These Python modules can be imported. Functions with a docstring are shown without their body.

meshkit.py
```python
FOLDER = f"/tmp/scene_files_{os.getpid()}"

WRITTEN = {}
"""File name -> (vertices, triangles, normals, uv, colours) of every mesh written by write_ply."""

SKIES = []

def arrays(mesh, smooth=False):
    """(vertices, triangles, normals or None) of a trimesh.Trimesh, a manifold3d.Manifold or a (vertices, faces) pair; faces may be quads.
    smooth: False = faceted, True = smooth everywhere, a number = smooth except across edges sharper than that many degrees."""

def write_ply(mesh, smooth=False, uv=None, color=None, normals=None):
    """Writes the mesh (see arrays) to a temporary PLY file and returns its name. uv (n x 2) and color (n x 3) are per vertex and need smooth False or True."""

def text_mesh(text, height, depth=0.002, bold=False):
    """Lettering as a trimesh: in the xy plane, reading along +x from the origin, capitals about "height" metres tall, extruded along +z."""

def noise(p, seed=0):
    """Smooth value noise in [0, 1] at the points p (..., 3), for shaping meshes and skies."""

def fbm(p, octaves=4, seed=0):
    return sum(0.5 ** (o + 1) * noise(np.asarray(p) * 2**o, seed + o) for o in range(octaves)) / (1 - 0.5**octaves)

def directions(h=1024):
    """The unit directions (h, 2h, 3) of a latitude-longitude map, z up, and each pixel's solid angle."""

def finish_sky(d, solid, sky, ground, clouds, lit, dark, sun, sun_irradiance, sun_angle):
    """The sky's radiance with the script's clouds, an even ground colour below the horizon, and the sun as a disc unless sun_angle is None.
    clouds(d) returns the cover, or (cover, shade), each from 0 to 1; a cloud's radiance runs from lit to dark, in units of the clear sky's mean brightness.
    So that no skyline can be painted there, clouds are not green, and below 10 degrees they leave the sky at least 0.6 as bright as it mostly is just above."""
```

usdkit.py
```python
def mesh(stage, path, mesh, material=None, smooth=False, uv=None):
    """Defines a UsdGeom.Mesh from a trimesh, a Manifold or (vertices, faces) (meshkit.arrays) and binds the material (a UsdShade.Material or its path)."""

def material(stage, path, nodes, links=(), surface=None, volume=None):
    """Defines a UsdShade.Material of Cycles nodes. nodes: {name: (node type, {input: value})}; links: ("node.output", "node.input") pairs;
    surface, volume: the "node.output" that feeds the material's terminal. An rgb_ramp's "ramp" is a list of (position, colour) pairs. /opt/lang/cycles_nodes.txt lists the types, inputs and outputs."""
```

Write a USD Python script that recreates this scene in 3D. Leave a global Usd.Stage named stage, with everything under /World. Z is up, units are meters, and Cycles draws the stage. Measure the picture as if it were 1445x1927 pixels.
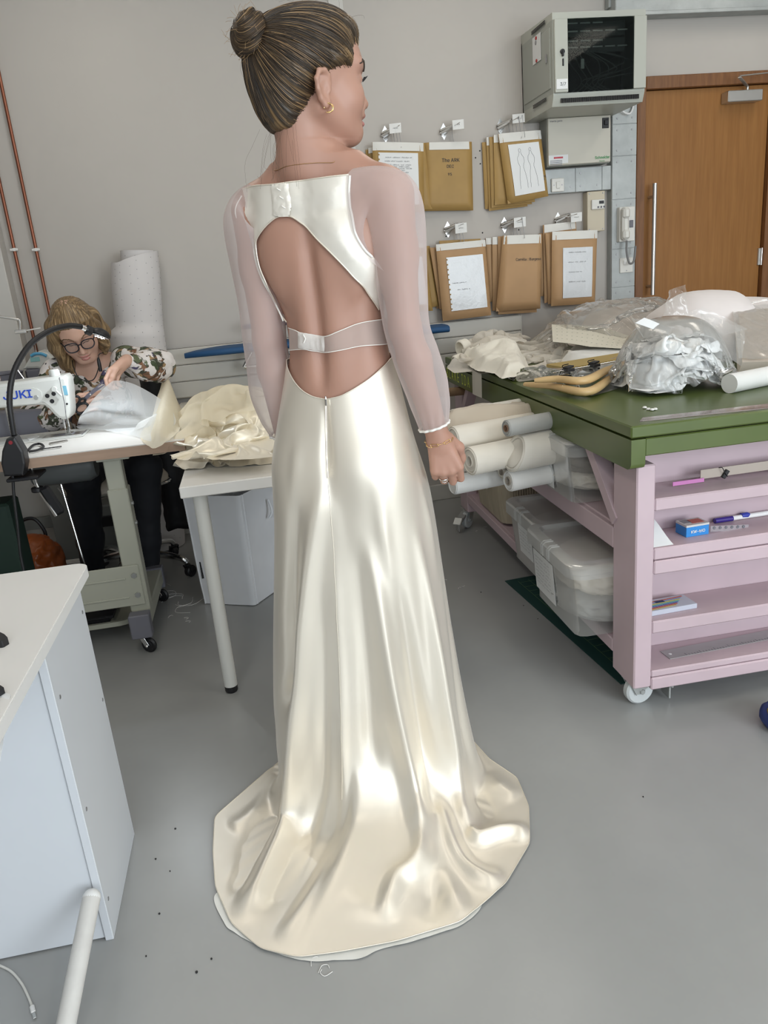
import math, random
import numpy as np, trimesh, manifold3d, shapely
from shapely.geometry import Polygon, Point
from scipy.spatial import Delaunay, cKDTree
from scipy.ndimage import gaussian_filter
import usdkit, meshkit
from meshkit import noise, fbm
from pxr import Usd, UsdGeom, UsdLux, UsdShade, Gf, Sdf, Vt
PI = math.pi
stage = Usd.Stage.CreateInMemory()
UsdGeom.SetStageUpAxis(stage, UsdGeom.Tokens.z)
UsdGeom.SetStageMetersPerUnit(stage, 1.0)
UsdGeom.Xform.Define(stage, '/World')
stage.SetDefaultPrim(stage.GetPrimAtPath('/World'))
UsdGeom.Scope.Define(stage, '/World/Looks')
# ---------------------------------------------------------------- camera
IW, IH, FPX = 1445, 1927, 1420.0
PITCH, ROLL, YAW, CAMZ = 0.30312, -0.088983, 0.152806, 1.36
EXPOSURE = -0.70
_f = np.array([math.sin(YAW)*math.cos(PITCH), math.cos(YAW)*math.cos(PITCH), -math.sin(PITCH)])
_r0 = np.array([math.cos(YAW), -math.sin(YAW), 0.0]); _u0 = np.cross(_r0, _f)
RIGHT = math.cos(ROLL)*_r0 + math.sin(ROLL)*_u0
UP = -math.sin(ROLL)*_r0 + math.cos(ROLL)*_u0
FWD = _f
EYE = np.array([0, 0, CAMZ])
cam = UsdGeom.Camera.Define(stage, '/World/camera')
cam.CreateHorizontalApertureAttr(36.0); cam.CreateVerticalApertureAttr(36.0*IH/IW)
cam.CreateFocalLengthAttr(36.0*FPX/IW)
cam.CreateClippingRangeAttr(Gf.Vec2f(0.05, 200.0))
cam.CreateExposureAttr(EXPOSURE)
cam.AddTransformOp().Set(Gf.Matrix4d(*RIGHT, 0, *UP, 0, *(-FWD), 0, *EYE, 1))
def ray(px, py): return FWD + RIGHT*(px-IW/2)/FPX - UP*(py-IH/2)/FPX
def atz(px, py, z): d = ray(px, py); return EYE + d*(z-CAMZ)/d[2]
def aty(px, py, y): d = ray(px, py); return EYE + d*y/d[1]
def atx(px, py, x): d = ray(px, py); return EYE + d*x/d[0]
def proj(p):
    v = np.atleast_2d(p) - EYE
    return np.stack([IW/2+FPX*(v@RIGHT)/(v@FWD), IH/2-FPX*(v@UP)/(v@FWD)], -1)
# ---------------------------------------------------------------- lights
def rect_light(name, pos, target, w, h, power, color=(1, 1, 1)):
    L = UsdLux.RectLight.Define(stage, '/World/'+name)
    L.CreateWidthAttr(w); L.CreateHeightAttr(h); L.CreateIntensityAttr(power); L.CreateColorAttr(Gf.Vec3f(*color))
    d = np.array(target, float)-np.array(pos, float); d /= np.linalg.norm(d)
    up = np.array([0, 0, 1.0]) if abs(d[2]) < .95 else np.array([0, 1.0, 0])
    x = np.cross(d, up); x /= np.linalg.norm(x); y = np.cross(x, d)
    L.AddTransformOp().Set(Gf.Matrix4d(*x, 0, *y, 0, *(-d), 0, *pos, 1))
    return L
dome = UsdLux.DomeLight.Define(stage, '/World/sky')
dome.CreateIntensityAttr(0.25); dome.CreateColorAttr(Gf.Vec3f(.8, .9, 1.0))
WIN = (.86, .94, 1.0)
# daylight through the two tall windows in the wall behind the camera
rect_light('window_daylight', (-.3, -2.42, 1.65), (-.3, 5, 1.65), 2.5, 2.3, 5.0, WIN)
rect_light('window_daylight_001', (2.8, -2.42, 1.65), (2.8, 5, 1.65), 2.5, 2.3, 14.5, WIN)
# ceiling lamps
CEIL = 3.1
LAMPS = [(-.6, 1.0), (1.2, 1.0), (3.0, 1.0), (-.6, 3.2), (1.2, 3.2), (3.0, 3.2), (-.6, -1.2), (1.6, -1.2)]
for i, (x, y) in enumerate(LAMPS):
    rect_light('ceiling_lamp_light_%03d' % i, (x, y, CEIL-.075), (x, y, 0),   .25, 1.3, 8.0, (1.0, .93, .82))
# ---------------------------------------------------------------- materials
MATS = {}
def mat(name, color=(.8, .8, .8), rough=.5, metal=0.0, var=0.0, scale=12.0, bump=0.0, bscale=60.0, stretch=None, detail=3.0, coord='object', color2=None, ramp=None, **kw):
    """principled; optional object-space noise that varies the colour and a fine bump"""
    if name in MATS: return MATS[name]
    n = {'p': ('principled_bsdf', dict(base_color=color, roughness=rough, metallic=metal, **kw))}
    l = []
    if var or color2 is not None or bump or ramp:
        n['tc'] = ('texture_coordinate', {})
        src = 'tc.'+coord
        if stretch:
            n['mp'] = ('mapping', {'scale': stretch}); l.append((src, 'mp.vector')); src = 'mp.vector'
    if var or color2 is not None or ramp:
        n['n'] = ('noise_texture', {'scale': scale, 'detail': detail, 'roughness': .6}); l.append((src, 'n.vector'))
        if ramp:
            n['rp'] = ('rgb_ramp', {'ramp': ramp}); l += [('n.fac', 'rp.fac'), ('rp.color', 'p.base_color')]
        else:
            c2 = color2 if color2 is not None else tuple(max(0, c*(1-var)) for c in color)
            c1 = color if color2 is not None else tuple(min(1, c*(1+var*.6)) for c in color)
            n['rp'] = ('rgb_ramp', {'ramp': [(.3, c2), (.7, c1)]}); l += [('n.fac', 'rp.fac'), ('rp.color', 'p.base_color')]
    if bump:
        n['bn'] = ('noise_texture', {'scale': bscale, 'detail': 4.0, 'roughness': .6}); l.append((src, 'bn.vector'))
        n['b'] = ('bump', {'strength': bump, 'distance': .004}); l += [('bn.fac', 'b.height'), ('b.normal', 'p.normal')]
    MATS[name] = usdkit.material(stage, '/World/Looks/'+name, n, l, surface='p.BSDF')
    return MATS[name]
def sheer(name, color, fac, rough=.5, trans=(1, 1, 1), glossy=0.0, wscale=0, translucent=.5):
    """thin see-through cloth or film: fac = how much of it covers what lies behind"""
    if name in MATS: return MATS[name]
    n = {'t': ('transparent_bsdf', {'color': trans}), 'd': ('diffuse_bsdf', {'color': color}), 'tl': ('translucent_bsdf', {'color': color}),
         'a': ('mix_closure', {'fac': translucent}), 'lw': ('layer_weight', {'blend': .35}), 'm': ('math', {'math_type': 'multiply_add', 'value2': .45, 'value3': fac, 'use_clamp': True}),
         's': ('mix_closure', {})}
    l = [('d.BSDF', 'a.closure1'), ('tl.BSDF', 'a.closure2'), ('lw.facing', 'm.value1'), ('m.value', 's.fac'), ('t.BSDF', 's.closure1'), ('a.closure', 's.closure2')]
    out = 's.closure'
    if glossy:
        n['g'] = ('glossy_bsdf', {'color': (1, 1, 1), 'roughness': rough}); n['fr'] = ('fresnel', {'IOR': 1.45}); n['gm'] = ('math', {'math_type': 'multiply', 'value2': glossy, 'use_clamp': True}); n['o'] = ('mix_closure', {})
        l += [('fr.fac', 'gm.value1'), ('gm.value', 'o.fac'), (out, 'o.closure1'), ('g.BSDF', 'o.closure2')]; out = 'o.closure'
    MATS[name] = usdkit.material(stage, '/World/Looks/'+name, n, l, surface=out)
    return MATS[name]
# ---------------------------------------------------------------- scene tree helpers
USED = {}
def numbered(path):
    k = USED.get(path, 0); USED[path] = k+1
    return path if k == 0 else '%s_%03d' % (path, k)
class Thing:
    def __init__(s, path, M): s.path, s.M = path, M
def data(prim, label=None, cat=None, group=None, kind=None):
    for k, v in (('label', label), ('category', cat), ('group', group), ('kind', kind)):
        if v: prim.SetCustomDataByKey(k, v)
def thing(name, label, cat, loc=(0, 0, 0), rotz=0.0, group=None, kind=None):
    p = numbered('/World/'+name)
    x = UsdGeom.Xform.Define(stage, p); x.AddTranslateOp().Set(Gf.Vec3d(*map(float, loc))); x.AddRotateZOp().Set(math.degrees(rotz))
    data(x.GetPrim(), label, cat, group, kind)
    M = np.eye(4); c, s = math.cos(rotz), math.sin(rotz); M[:2, :2] = [[c, -s], [s, c]]; M[:3, 3] = loc
    return Thing(p, M)
def tri(mesh):
    if isinstance(mesh, (list,)): return trimesh.util.concatenate([tri(m) for m in mesh])
    if hasattr(mesh, 'to_mesh'):
        m = mesh.to_mesh(); return trimesh.Trimesh(m.vert_properties[:, :3], m.tri_verts, process=False)
    if isinstance(mesh, tuple):
        f = np.asarray(mesh[1], int)
        if f.shape[1] == 4: f = np.vstack([f[:, [0, 1, 2]], f[:, [0, 2, 3]]])
        return trimesh.Trimesh(np.asarray(mesh[0], float), f, process=False)
    return mesh
def obj(name, mesh, m, parent=None, smooth=30, world=True, label=None, cat=None, group=None, kind=None):
    """one Mesh prim; under a parent thing the mesh may be given in world coordinates (world=True) or in the thing's own"""
    mesh = tri(mesh).copy()
    if parent is None:
        p = numbered('/World/'+name)
        c = (mesh.bounds[0]+mesh.bounds[1])/2; c[2] = mesh.bounds[0][2]
        mesh.apply_translation(-c)
    else:
        p = numbered(parent.path+'/'+name)
        if world: mesh.apply_transform(np.linalg.inv(parent.M))
    g = usdkit.mesh(stage, p, mesh, m, smooth=smooth)
    if parent is None: g.AddTranslateOp().Set(Gf.Vec3d(*map(float, c)))
    data(g.GetPrim(), label, cat, group, kind)
    return Thing(p, np.eye(4) if parent is None and False else (parent.M if parent is not None else np.block([[np.eye(3), c.reshape(3, 1)], [np.zeros((1, 3)), np.ones((1, 1))]])))
def struct(name, mesh, m, smooth=30, parent=None): return obj(name, mesh, m, parent, smooth, kind='structure' if parent is None else None)
# ---------------------------------------------------------------- shapes
def box(x0, x1, y0, y1, z0, z1, r=.002):
    """a box with chamfered edges"""
    d = np.array([x1-x0, y1-y0, z1-z0], float); c = np.array([x0+x1, y0+y1, z0+z1], float)/2
    r = min(r, .45*d.min())
    if r <= 0:
        b = trimesh.creation.box(d); b.apply_translation(c); return b
    h = d/2; pts = []
    for sx in (-1, 1):
        for sy in (-1, 1):
            for sz in (-1, 1):
                s = np.array([sx, sy, sz])
                for k in range(3):
                    q = h-r; q[k] = h[k]; pts.append(s*q)
    m = trimesh.convex.convex_hull(np.array(pts)); m.apply_translation(c)
    return m
def turned(m, ang, axis=(0, 0, 1), about=(0, 0, 0)):
    m = tri(m).copy(); m.apply_transform(trimesh.transformations.rotation_matrix(ang, axis, about)); return m
def moved(m, v): m = tri(m).copy(); m.apply_translation(v); return m
def bar(a, b, w, t, up=(0, 0, 1), r=.001):
    """a rectangular bar from a to b: w across, t along 'up'"""
    a, b = np.array(a, float), np.array(b, float); L = np.linalg.norm(b-a); d = (b-a)/L
    up = np.array(up, float); up -= d*(up@d); n = np.linalg.norm(up)
    up = up/n if n > 1e-6 else np.array([1.0, 0, 0]); s = np.cross(up, d)
    m = box(-w/2, w/2, -L/2, L/2, -t/2, t/2, r)
    T = np.eye(4); T[:3, 0], T[:3, 1], T[:3, 2], T[:3, 3] = s, d, up, (a+b)/2
    if np.linalg.det(T[:3, :3]) < 0: T[:3, 0] *= -1
    m.apply_transform(T); return m
def tube(pts, r, n=10, caps=True):
    p = np.asarray(pts, float); r = np.broadcast_to(np.asarray(r, float), (len(p),))
    t = np.gradient(p, axis=0); t /= np.linalg.norm(t, axis=1, keepdims=True)+1e-12
    a = np.zeros_like(p); ref = np.array([0, 0, 1.0]) if abs(t[0][2]) < .9 else np.array([1.0, 0, 0])
    for i in range(len(p)):
        ref = ref - t[i]*(ref@t[i]); ref /= np.linalg.norm(ref)+1e-12; a[i] = ref
    b = np.cross(t, a); ang = np.arange(n)*2*PI/n
    v = (p[:, None]+r[:, None, None]*(np.cos(ang)[None, :, None]*a[:, None]+np.sin(ang)[None, :, None]*b[:, None])).reshape(-1, 3)
    f = []
    for i in range(len(p)-1):
        for k in range(n):
            q0, q1 = i*n+k, i*n+(k+1) % n; f += [(q0, q1, q1+n), (q0, q1+n, q0+n)]
    if caps:
        v = np.vstack([v, p[0], p[-1]]); m0, m1 = len(v)-2, len(v)-1; e = (len(p)-1)*n
        for k in range(n): f += [(m0, (k+1) % n, k), (m1, e+k, e+(k+1) % n)]
    return trimesh.Trimesh(v, np.array(f), process=False)
def rod(a, b, r, n=14): return tube([a, b], r, n)
def spline(pts, n=40):
    """Catmull-Rom through the points"""
    p = np.asarray(pts, float); p = np.vstack([2*p[0]-p[1], p, 2*p[-1]-p[-2]]); out = []
    seg = len(p)-3; u = np.linspace(0, seg, n)
    for x in u:
        i = min(int(x), seg-1); t = x-i; a, b, c, d = p[i:i+4]
        out.append(.5*((2*b)+(-a+c)*t+(2*a-5*b+4*c-d)*t*t+(-a+3*b-3*c+d)*t**3))
    return np.array(out)
def lathe(profile, n=32, center=(0, 0, 0), axis=(0, 0, 1)):
    m = trimesh.creation.revolve(np.array(profile, float), sections=n)
    if tuple(axis) != (0, 0, 1):
        m.apply_transform(trimesh.geometry.align_vectors([0, 0, 1], axis))
    m.apply_translation(center); return m
def disc(c, axis, r, t, n=24, hole=0, ch=.0):
    """a disc or ring of thickness t centred at c"""
    ch = ch or min(t, r)*.15
    if hole: pr = [(hole, -t/2), (r-ch, -t/2), (r, -t/2+ch), (r, t/2-ch), (r-ch, t/2), (hole, t/2), (hole, -t/2)]
    else: pr = [(0, -t/2), (r-ch, -t/2), (r, -t/2+ch), (r, t/2-ch), (r-ch, t/2), (0, t/2)]
    return lathe(pr, n, c, axis)
def prism(poly, h, z0=0.0):
    m = trimesh.creation.extrude_polygon(poly if isinstance(poly, Polygon) else Polygon(poly), h, engine='earcut'); m.apply_translation([0, 0, z0]); return m
def prism_y(pts_xz, y0, y1):
    """outline in (x, z), extruded from y0 to y1"""
    m = prism(pts_xz, abs(y1-y0)); v = m.vertices.copy()
    m.vertices = np.c_[v[:, 0], max(y0, y1)-v[:, 2], v[:, 1]]
    return m
def prism_x(pts_yz, x0, x1):
    m = prism(pts_yz, abs(x1-x0)); v = m.vertices.copy()
    m.vertices = np.c_[min(x0, x1)+v[:, 2], v[:, 0], v[:, 1]]
    return m
def grid_mesh(V):
    """(n, m, 3) points to a surface"""
    n, m = V.shape[:2]; i = np.arange(n*m).reshape(n, m)
    q = np.stack([i[:-1, :-1], i[1:, :-1], i[1:, 1:], i[:-1, 1:]], -1).reshape(-1, 4)
    return tri((V.reshape(-1, 3), q))
def thick(V, t):
    """a sheet given by grid points, closed with thickness t along its normals"""
    n, m = V.shape[:2]
    du = np.gradient(V, axis=0); dv = np.gradient(V, axis=1); N = np.cross(du, dv); N /= np.linalg.norm(N, axis=2, keepdims=True)+1e-12
    A, B = V+N*t/2, V-N*t/2
    a = grid_mesh(A); b = grid_mesh(B); b.faces = b.faces[:, ::-1]; k = n*m
    i = np.arange(n*m).reshape(n, m); rim = np.r_[i[0, :], i[1:, -1], i[-1, -2::-1], i[-2:0:-1, 0]]; nx = np.roll(rim, -1)
    f = np.r_[np.c_[rim, nx, nx+k], np.c_[rim, nx+k, rim+k]]
    return trimesh.Trimesh(np.vstack([a.vertices, b.vertices]), np.vstack([a.faces, b.faces+k, f]), process=False)
def quad(tl, tr, br, bl, n=8, m=8):
    u = np.linspace(0, 1, m)[None, :, None]; v = np.linspace(0, 1, n)[:, None, None]
    tl, tr, br, bl = (np.array(x, float) for x in (tl, tr, br, bl))
    return (tl*(1-u)+tr*u)*(1-v)+(bl*(1-u)+br*u)*v
def patch(poly, h, step, seed=0, jitter=.25):
    """triangulated floor-plan polygon lifted by h(x, y): an open cloth or film surface"""
    P = Polygon(poly) if not isinstance(poly, Polygon) else poly
    rng = np.random.default_rng(seed); x0, y0, x1, y1 = P.bounds
    gx, gy = np.meshgrid(np.arange(x0, x1, step), np.arange(y0, y1, step)); g = np.c_[gx.ravel(), gy.ravel()]
    g = g+rng.uniform(-jitter, jitter, g.shape)*step
    inner = P.buffer(-step*.5); g = g[shapely.contains_xy(inner, g[:, 0], g[:, 1])]
    L = P.exterior.length; b = np.array([P.exterior.interpolate(s).coords[0] for s in np.arange(0, L, step*.8)])
    pts = np.vstack([b, g]); T = Delaunay(pts).simplices; c = pts[T].mean(1); T = T[shapely.contains_xy(P, c[:, 0], c[:, 1])]
    d = np.array([P.exterior.distance(Point(*q)) for q in pts])
    z = h(pts[:, 0], pts[:, 1], d)
    m = trimesh.Trimesh(np.c_[pts, z], T, process=False)
    if m.face_normals[:, 2].mean() < 0: m.invert()
    return m
def smoothpoly(pts, n=80):
    p = np.asarray(pts, float); q = spline(np.vstack([p[-1:], p, p[:2]]), (len(p)+2)*12)
    k = 12; return Polygon(q[k:-k]).buffer(0)
def text_at(txt, origin, u, v, h, depth=.0006, bold=False, squeeze=1.0):
    """lettering in the plane of u (reading direction) and v (up), standing proud along u x v"""
    m = meshkit.text_mesh(txt, h, depth, bold); u = np.array(u, float); u /= np.linalg.norm(u); v = np.array(v, float); v -= u*(u@v); v /= np.linalg.norm(v)
    T = np.eye(4); T[:3, 0], T[:3, 1], T[:3, 2], T[:3, 3] = u*squeeze, v, np.cross(u, v), origin
    m.apply_transform(T); return m
def scribble(origin, u, v, length, h, seed, w=.0007, dens=1.0):
    """a line of handwriting: a thin raised stroke"""
    rng = np.random.default_rng(seed); u = np.array(u, float)/np.linalg.norm(u); v = np.array(v, float)/np.linalg.norm(v); n = np.cross(u, v)
    out, x = [], 0.0
    while x < length:
        wl = min(length-x, h*rng.uniform(2.5, 6)); k = max(5, int(wl/h*5*dens)); t = np.linspace(0, 1, k)
        px = x+t*wl+rng.normal(0, h*.12, k); py = h*(.5*(np.arange(k) % 2)*rng.uniform(.5, 1.9, k)+rng.normal(0, .1, k))
        p = origin+px[:, None]*u+py[:, None]*v+n*w*.5
        tn = np.gradient(p, axis=0); s = np.cross(tn, n); s /= np.linalg.norm(s, axis=1, keepdims=True)+1e-12
        out.append(grid_mesh(np.stack([p-s*w*.5, p+s*w*.5], 1))); x += wl+h*rng.uniform(.8, 1.6)
    m = trimesh.util.concatenate(out)
    return trimesh.util.concatenate([m, trimesh.Trimesh(m.vertices, m.faces[:, ::-1], process=False)])
def objs(name, meshes, m, parent, **kw):
    """each mesh of the list as a part of its own"""
    for q in (meshes if isinstance(meshes, list) else [meshes]): r = obj(name, q, m, parent, **kw)
    return r
def crumple(corners, comp, n, seed, z0, ground=None, steps=110, iters=7, lift=.10, dmax=.07, up=2, freq=5.0, grav=.0011, aniso=(1.0, 1.0), smooth=.6):
    """cloth larger than the quadrilateral it is pushed into: it buckles into folds and settles (position-based dynamics)"""
    c = [np.array(q, float)[:2] for q in corners]; u = np.linspace(0, 1, n)[:, None, None]; v = np.linspace(0, 1, n)[None, :, None]
    B = (c[0]*(1-u)+c[1]*u)*(1-v)+(c[3]*(1-u)+c[2]*u)*v
    ru = np.linalg.norm(c[1]-c[0])*.5+np.linalg.norm(c[2]-c[3])*.5; rv = np.linalg.norm(c[3]-c[0])*.5+np.linalg.norm(c[2]-c[1])*.5
    lu, lv = ru*comp*aniso[0]/(n-1), rv*comp*aniso[1]/(n-1); ld = math.hypot(lu, lv)
    q = np.concatenate([B*freq, np.full((n, n, 1), seed*2.7)], 2)
    P = np.concatenate([B, (z0+.01+lift*fbm(q, 4, seed))[..., None]], 2); P[..., :2] += .02*(np.stack([fbm(q+9, 3, seed+1), fbm(q+5, 3, seed+2)], 2)-.5); prev = P.copy()
    sets = []
    for (du, dv, L) in ((1, 0, lu), (0, 1, lv), (1, 1, ld), (1, -1, ld)):
        for k in (0, 1):
            if du and not dv: a = (slice(k, n-1, 2), slice(None)); b = (slice(k+1, n, 2), slice(None))
            elif dv and not du: a = (slice(None), slice(k, n-1, 2)); b = (slice(None), slice(k+1, n, 2))
            elif dv == 1: a = (slice(k, n-1, 2), slice(0, n-1)); b = (slice(k+1, n, 2), slice(1, n))
            else: a = (slice(k, n-1, 2), slice(1, n)); b = (slice(k+1, n, 2), slice(0, n-1))
            m = min(P[a].shape[0], P[b].shape[0]); m2 = min(P[a].shape[1], P[b].shape[1])
            sets.append((a, b, m, m2, L, .5 if du*dv == 0 else .3))
    for st in range(steps):
        vel = (P-prev)*.93; prev = P.copy(); P = P+vel; P[..., 2] -= grav
        for it in range(iters):
            for a, b, m, m2, L, w in sets:
                A, Bq = P[a][:m, :m2], P[b][:m, :m2]; d = Bq-A; l = np.sqrt((d*d).sum(2, keepdims=True))+1e-9; d *= (l-L)/l*w*.95
                P[a][:m, :m2] += d; P[b][:m, :m2] -= d
            for ax, L in ((0, lu), (1, lv)):
                s0 = [slice(None)]*2; s1 = [slice(None)]*2; s0[ax] = slice(0, n-3); s1[ax] = slice(3, n); s0, s1 = tuple(s0), tuple(s1); d = P[s1]-P[s0]; l = np.sqrt((d*d).sum(2, keepdims=True))+1e-9; d *= np.minimum(0, l-2.35*L)/l*.10; P[s0] += d; P[s1] -= d
        off = P[..., :2]-B; r = np.linalg.norm(off, axis=2, keepdims=True); P[..., :2] = B+off*np.minimum(1, dmax/np.maximum(r, 1e-9))
        g = np.full((n, n), z0) if ground is None else np.maximum(z0, ground(P[..., 0], P[..., 1]))
        low = P[..., 2] < g; P[..., 2] = np.where(low, g, P[..., 2]); P[..., :2] = np.where(low[..., None], P[..., :2]*.35+prev[..., :2]*.65, P[..., :2])
    from scipy.ndimage import zoom
    P = np.stack([gaussian_filter(P[..., k], smooth, mode='nearest') for k in range(3)], 2)
    if up > 1: P = np.stack([zoom(P[..., k], up, order=3, mode='nearest') for k in range(3)], 2)
    P[..., 2] = np.maximum(P[..., 2], z0+.0005); return P
def height_of(P, step=.01, default=-9.0):
    """the upper surface of some points as a ground for the next cloth"""
    q = np.asarray(P).reshape(-1, 3); x0, y0 = q[:, 0].min()-.03, q[:, 1].min()-.03; nx, ny = int((np.ptp(q[:, 0])+.06)/step)+2, int((np.ptp(q[:, 1])+.06)/step)+2; H = np.full((nx, ny), default)
    np.maximum.at(H, (((q[:, 0]-x0)/step).astype(int), ((q[:, 1]-y0)/step).astype(int)), q[:, 2])
    from scipy.ndimage import grey_closing, grey_dilation
    H = grey_dilation(H, 3)
    def f(x, y):
        i, j = ((x-x0)/step).astype(int), ((y-y0)/step).astype(int); ok = (i >= 0) & (j >= 0) & (i < nx) & (j < ny)
        return np.where(ok, H[np.clip(i, 0, nx-1), np.clip(j, 0, ny-1)]+.003, default)
    return f
# ================================================================ the room
WY = 4.4            # face of the back wall
m_wall = mat('wall_paint', (.45, .42, .385), .62, var=.03, scale=1.2, bump=.05, bscale=220)
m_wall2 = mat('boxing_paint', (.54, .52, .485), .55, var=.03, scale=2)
m_floor = mat('floor_paint', (.34, .345, .34), .3, var=.1, scale=1.6, bump=.035, bscale=8, specular_ior_level=.55, detail=8)
m_ceil = mat('ceiling_paint', (.62, .61, .59), .7)
m_white = mat('white_metal', (.78, .78, .77), .4)
m_galv = mat('galvanised_steel', (.40, .42, .415), .5, metal=.35, var=.16, scale=9, detail=5)
m_dark = mat('dark_gap', (.015, .015, .016), .7)
m_dado = mat('dado_plastic', (.50, .485, .445), .45)
m_steel = mat('brushed_steel', (.62, .61, .59), .3, metal=.9)
m_chrome = mat('chrome', (.75, .76, .77), .12, metal=1.0)
m_screw = mat('screw_metal', (.35, .35, .36), .4, metal=.7)
struct('floor', box(-3.2, 4.6, -2.7, 4.6, -.06, 0, 0), m_floor, False)
DX0, DX1, DZ = 2.40, 3.30, 2.18           # door opening
wb = [box(-3.2, DX0-.07, WY, WY+.12, 0, CEIL, 0), box(DX1+.07, 4.6, WY, WY+.12, 0, CEIL, 0), box(DX0-.07, DX1+.07, WY, WY+.12, DZ+.06, CEIL, 0)]
struct('wall_back', wb, m_wall, False)
struct('wall_left', box(-3.2, -3.0, -2.6, WY, 0, CEIL, 0), m_wall, False)
struct('wall_right', box(4.4, 4.6, -2.6, WY, 0, CEIL, 0), m_wall, False)
struct('ceiling', box(-3.2, 4.6, -2.7, 4.6, CEIL, CEIL+.1, 0), m_ceil, False)
ww = [(-1.55, .95), (1.55, 4.05)]
front = [box(-3.2, 4.6, -2.7, -2.5, 0, .45, 0), box(-3.2, 4.6, -2.7, -2.5, 2.85, CEIL, 0)]
for a, b in ((-3.2, -1.55), (.95, 1.55), (4.05, 4.6)): front.append(box(a, b, -2.7, -2.5, .45, 2.85, 0))
struct('wall_front', front, m_wall, False)
m_pane = sheer('window_glass', (.9, .95, 1), .0, glossy=1.0, rough=.02)
for i, (a, b) in enumerate(ww):
    w = obj('window_%d' % (i+1), [box(a, b, -2.62, -2.56, .45, .51), box(a, b, -2.62, -2.56, 2.79, 2.85), box(a, a+.06, -2.62, -2.56, .51, 2.79), box(b-.06, b, -2.62, -2.56, .51, 2.79), box((a+b)/2-.03, (a+b)/2+.03, -2.62, -2.56, .51, 2.79)], m_white, kind='structure')
    objs('pane', [box(a+.05, (a+b)/2-.02, -2.595, -2.585, .5, 2.8, 0), box((a+b)/2+.02, b-.05, -2.595, -2.585, .5, 2.8, 0)], m_pane, w)
m_lamp = usdkit.material(stage, '/World/Looks/lamp_diffuser', {'e': ('emission', {'color': (1, .94, .84), 'strength': 4.0})}, [], surface='e.emission')
LAMPLAB = ['long white ceiling lamp %s' % w for w in ('above the white cabinet desk', 'above the standing figure', 'above the right end of the green table', 'above the sewing machine', 'in front of the network cabinet', 'in front of the wooden door', 'by the left window', 'by the right window')]
for i, (x, y) in enumerate(LAMPS):
    t = thing('ceiling_lamp', LAMPLAB[i], 'lamp', (x, y, CEIL-.07), group='ceiling lamps')
    obj('housing', box(x-.15, x+.15, y-.7, y+.7, CEIL-.06, CEIL+.002), m_white, t)
    obj('diffuser', box(x-.13, x+.13, y-.67, y+.67, CEIL-.07, CEIL-.058, .004), m_lamp, t)
# boxed-in corner at the far left and the flat strip behind the standing figure
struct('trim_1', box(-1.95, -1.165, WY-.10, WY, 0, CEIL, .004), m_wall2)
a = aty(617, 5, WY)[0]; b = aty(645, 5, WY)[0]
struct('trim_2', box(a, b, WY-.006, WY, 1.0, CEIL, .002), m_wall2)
struct('baseboard_back', box(-1.16, DX0-.1, WY-.015, WY, 0, .1, .004), m_dado)
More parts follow.
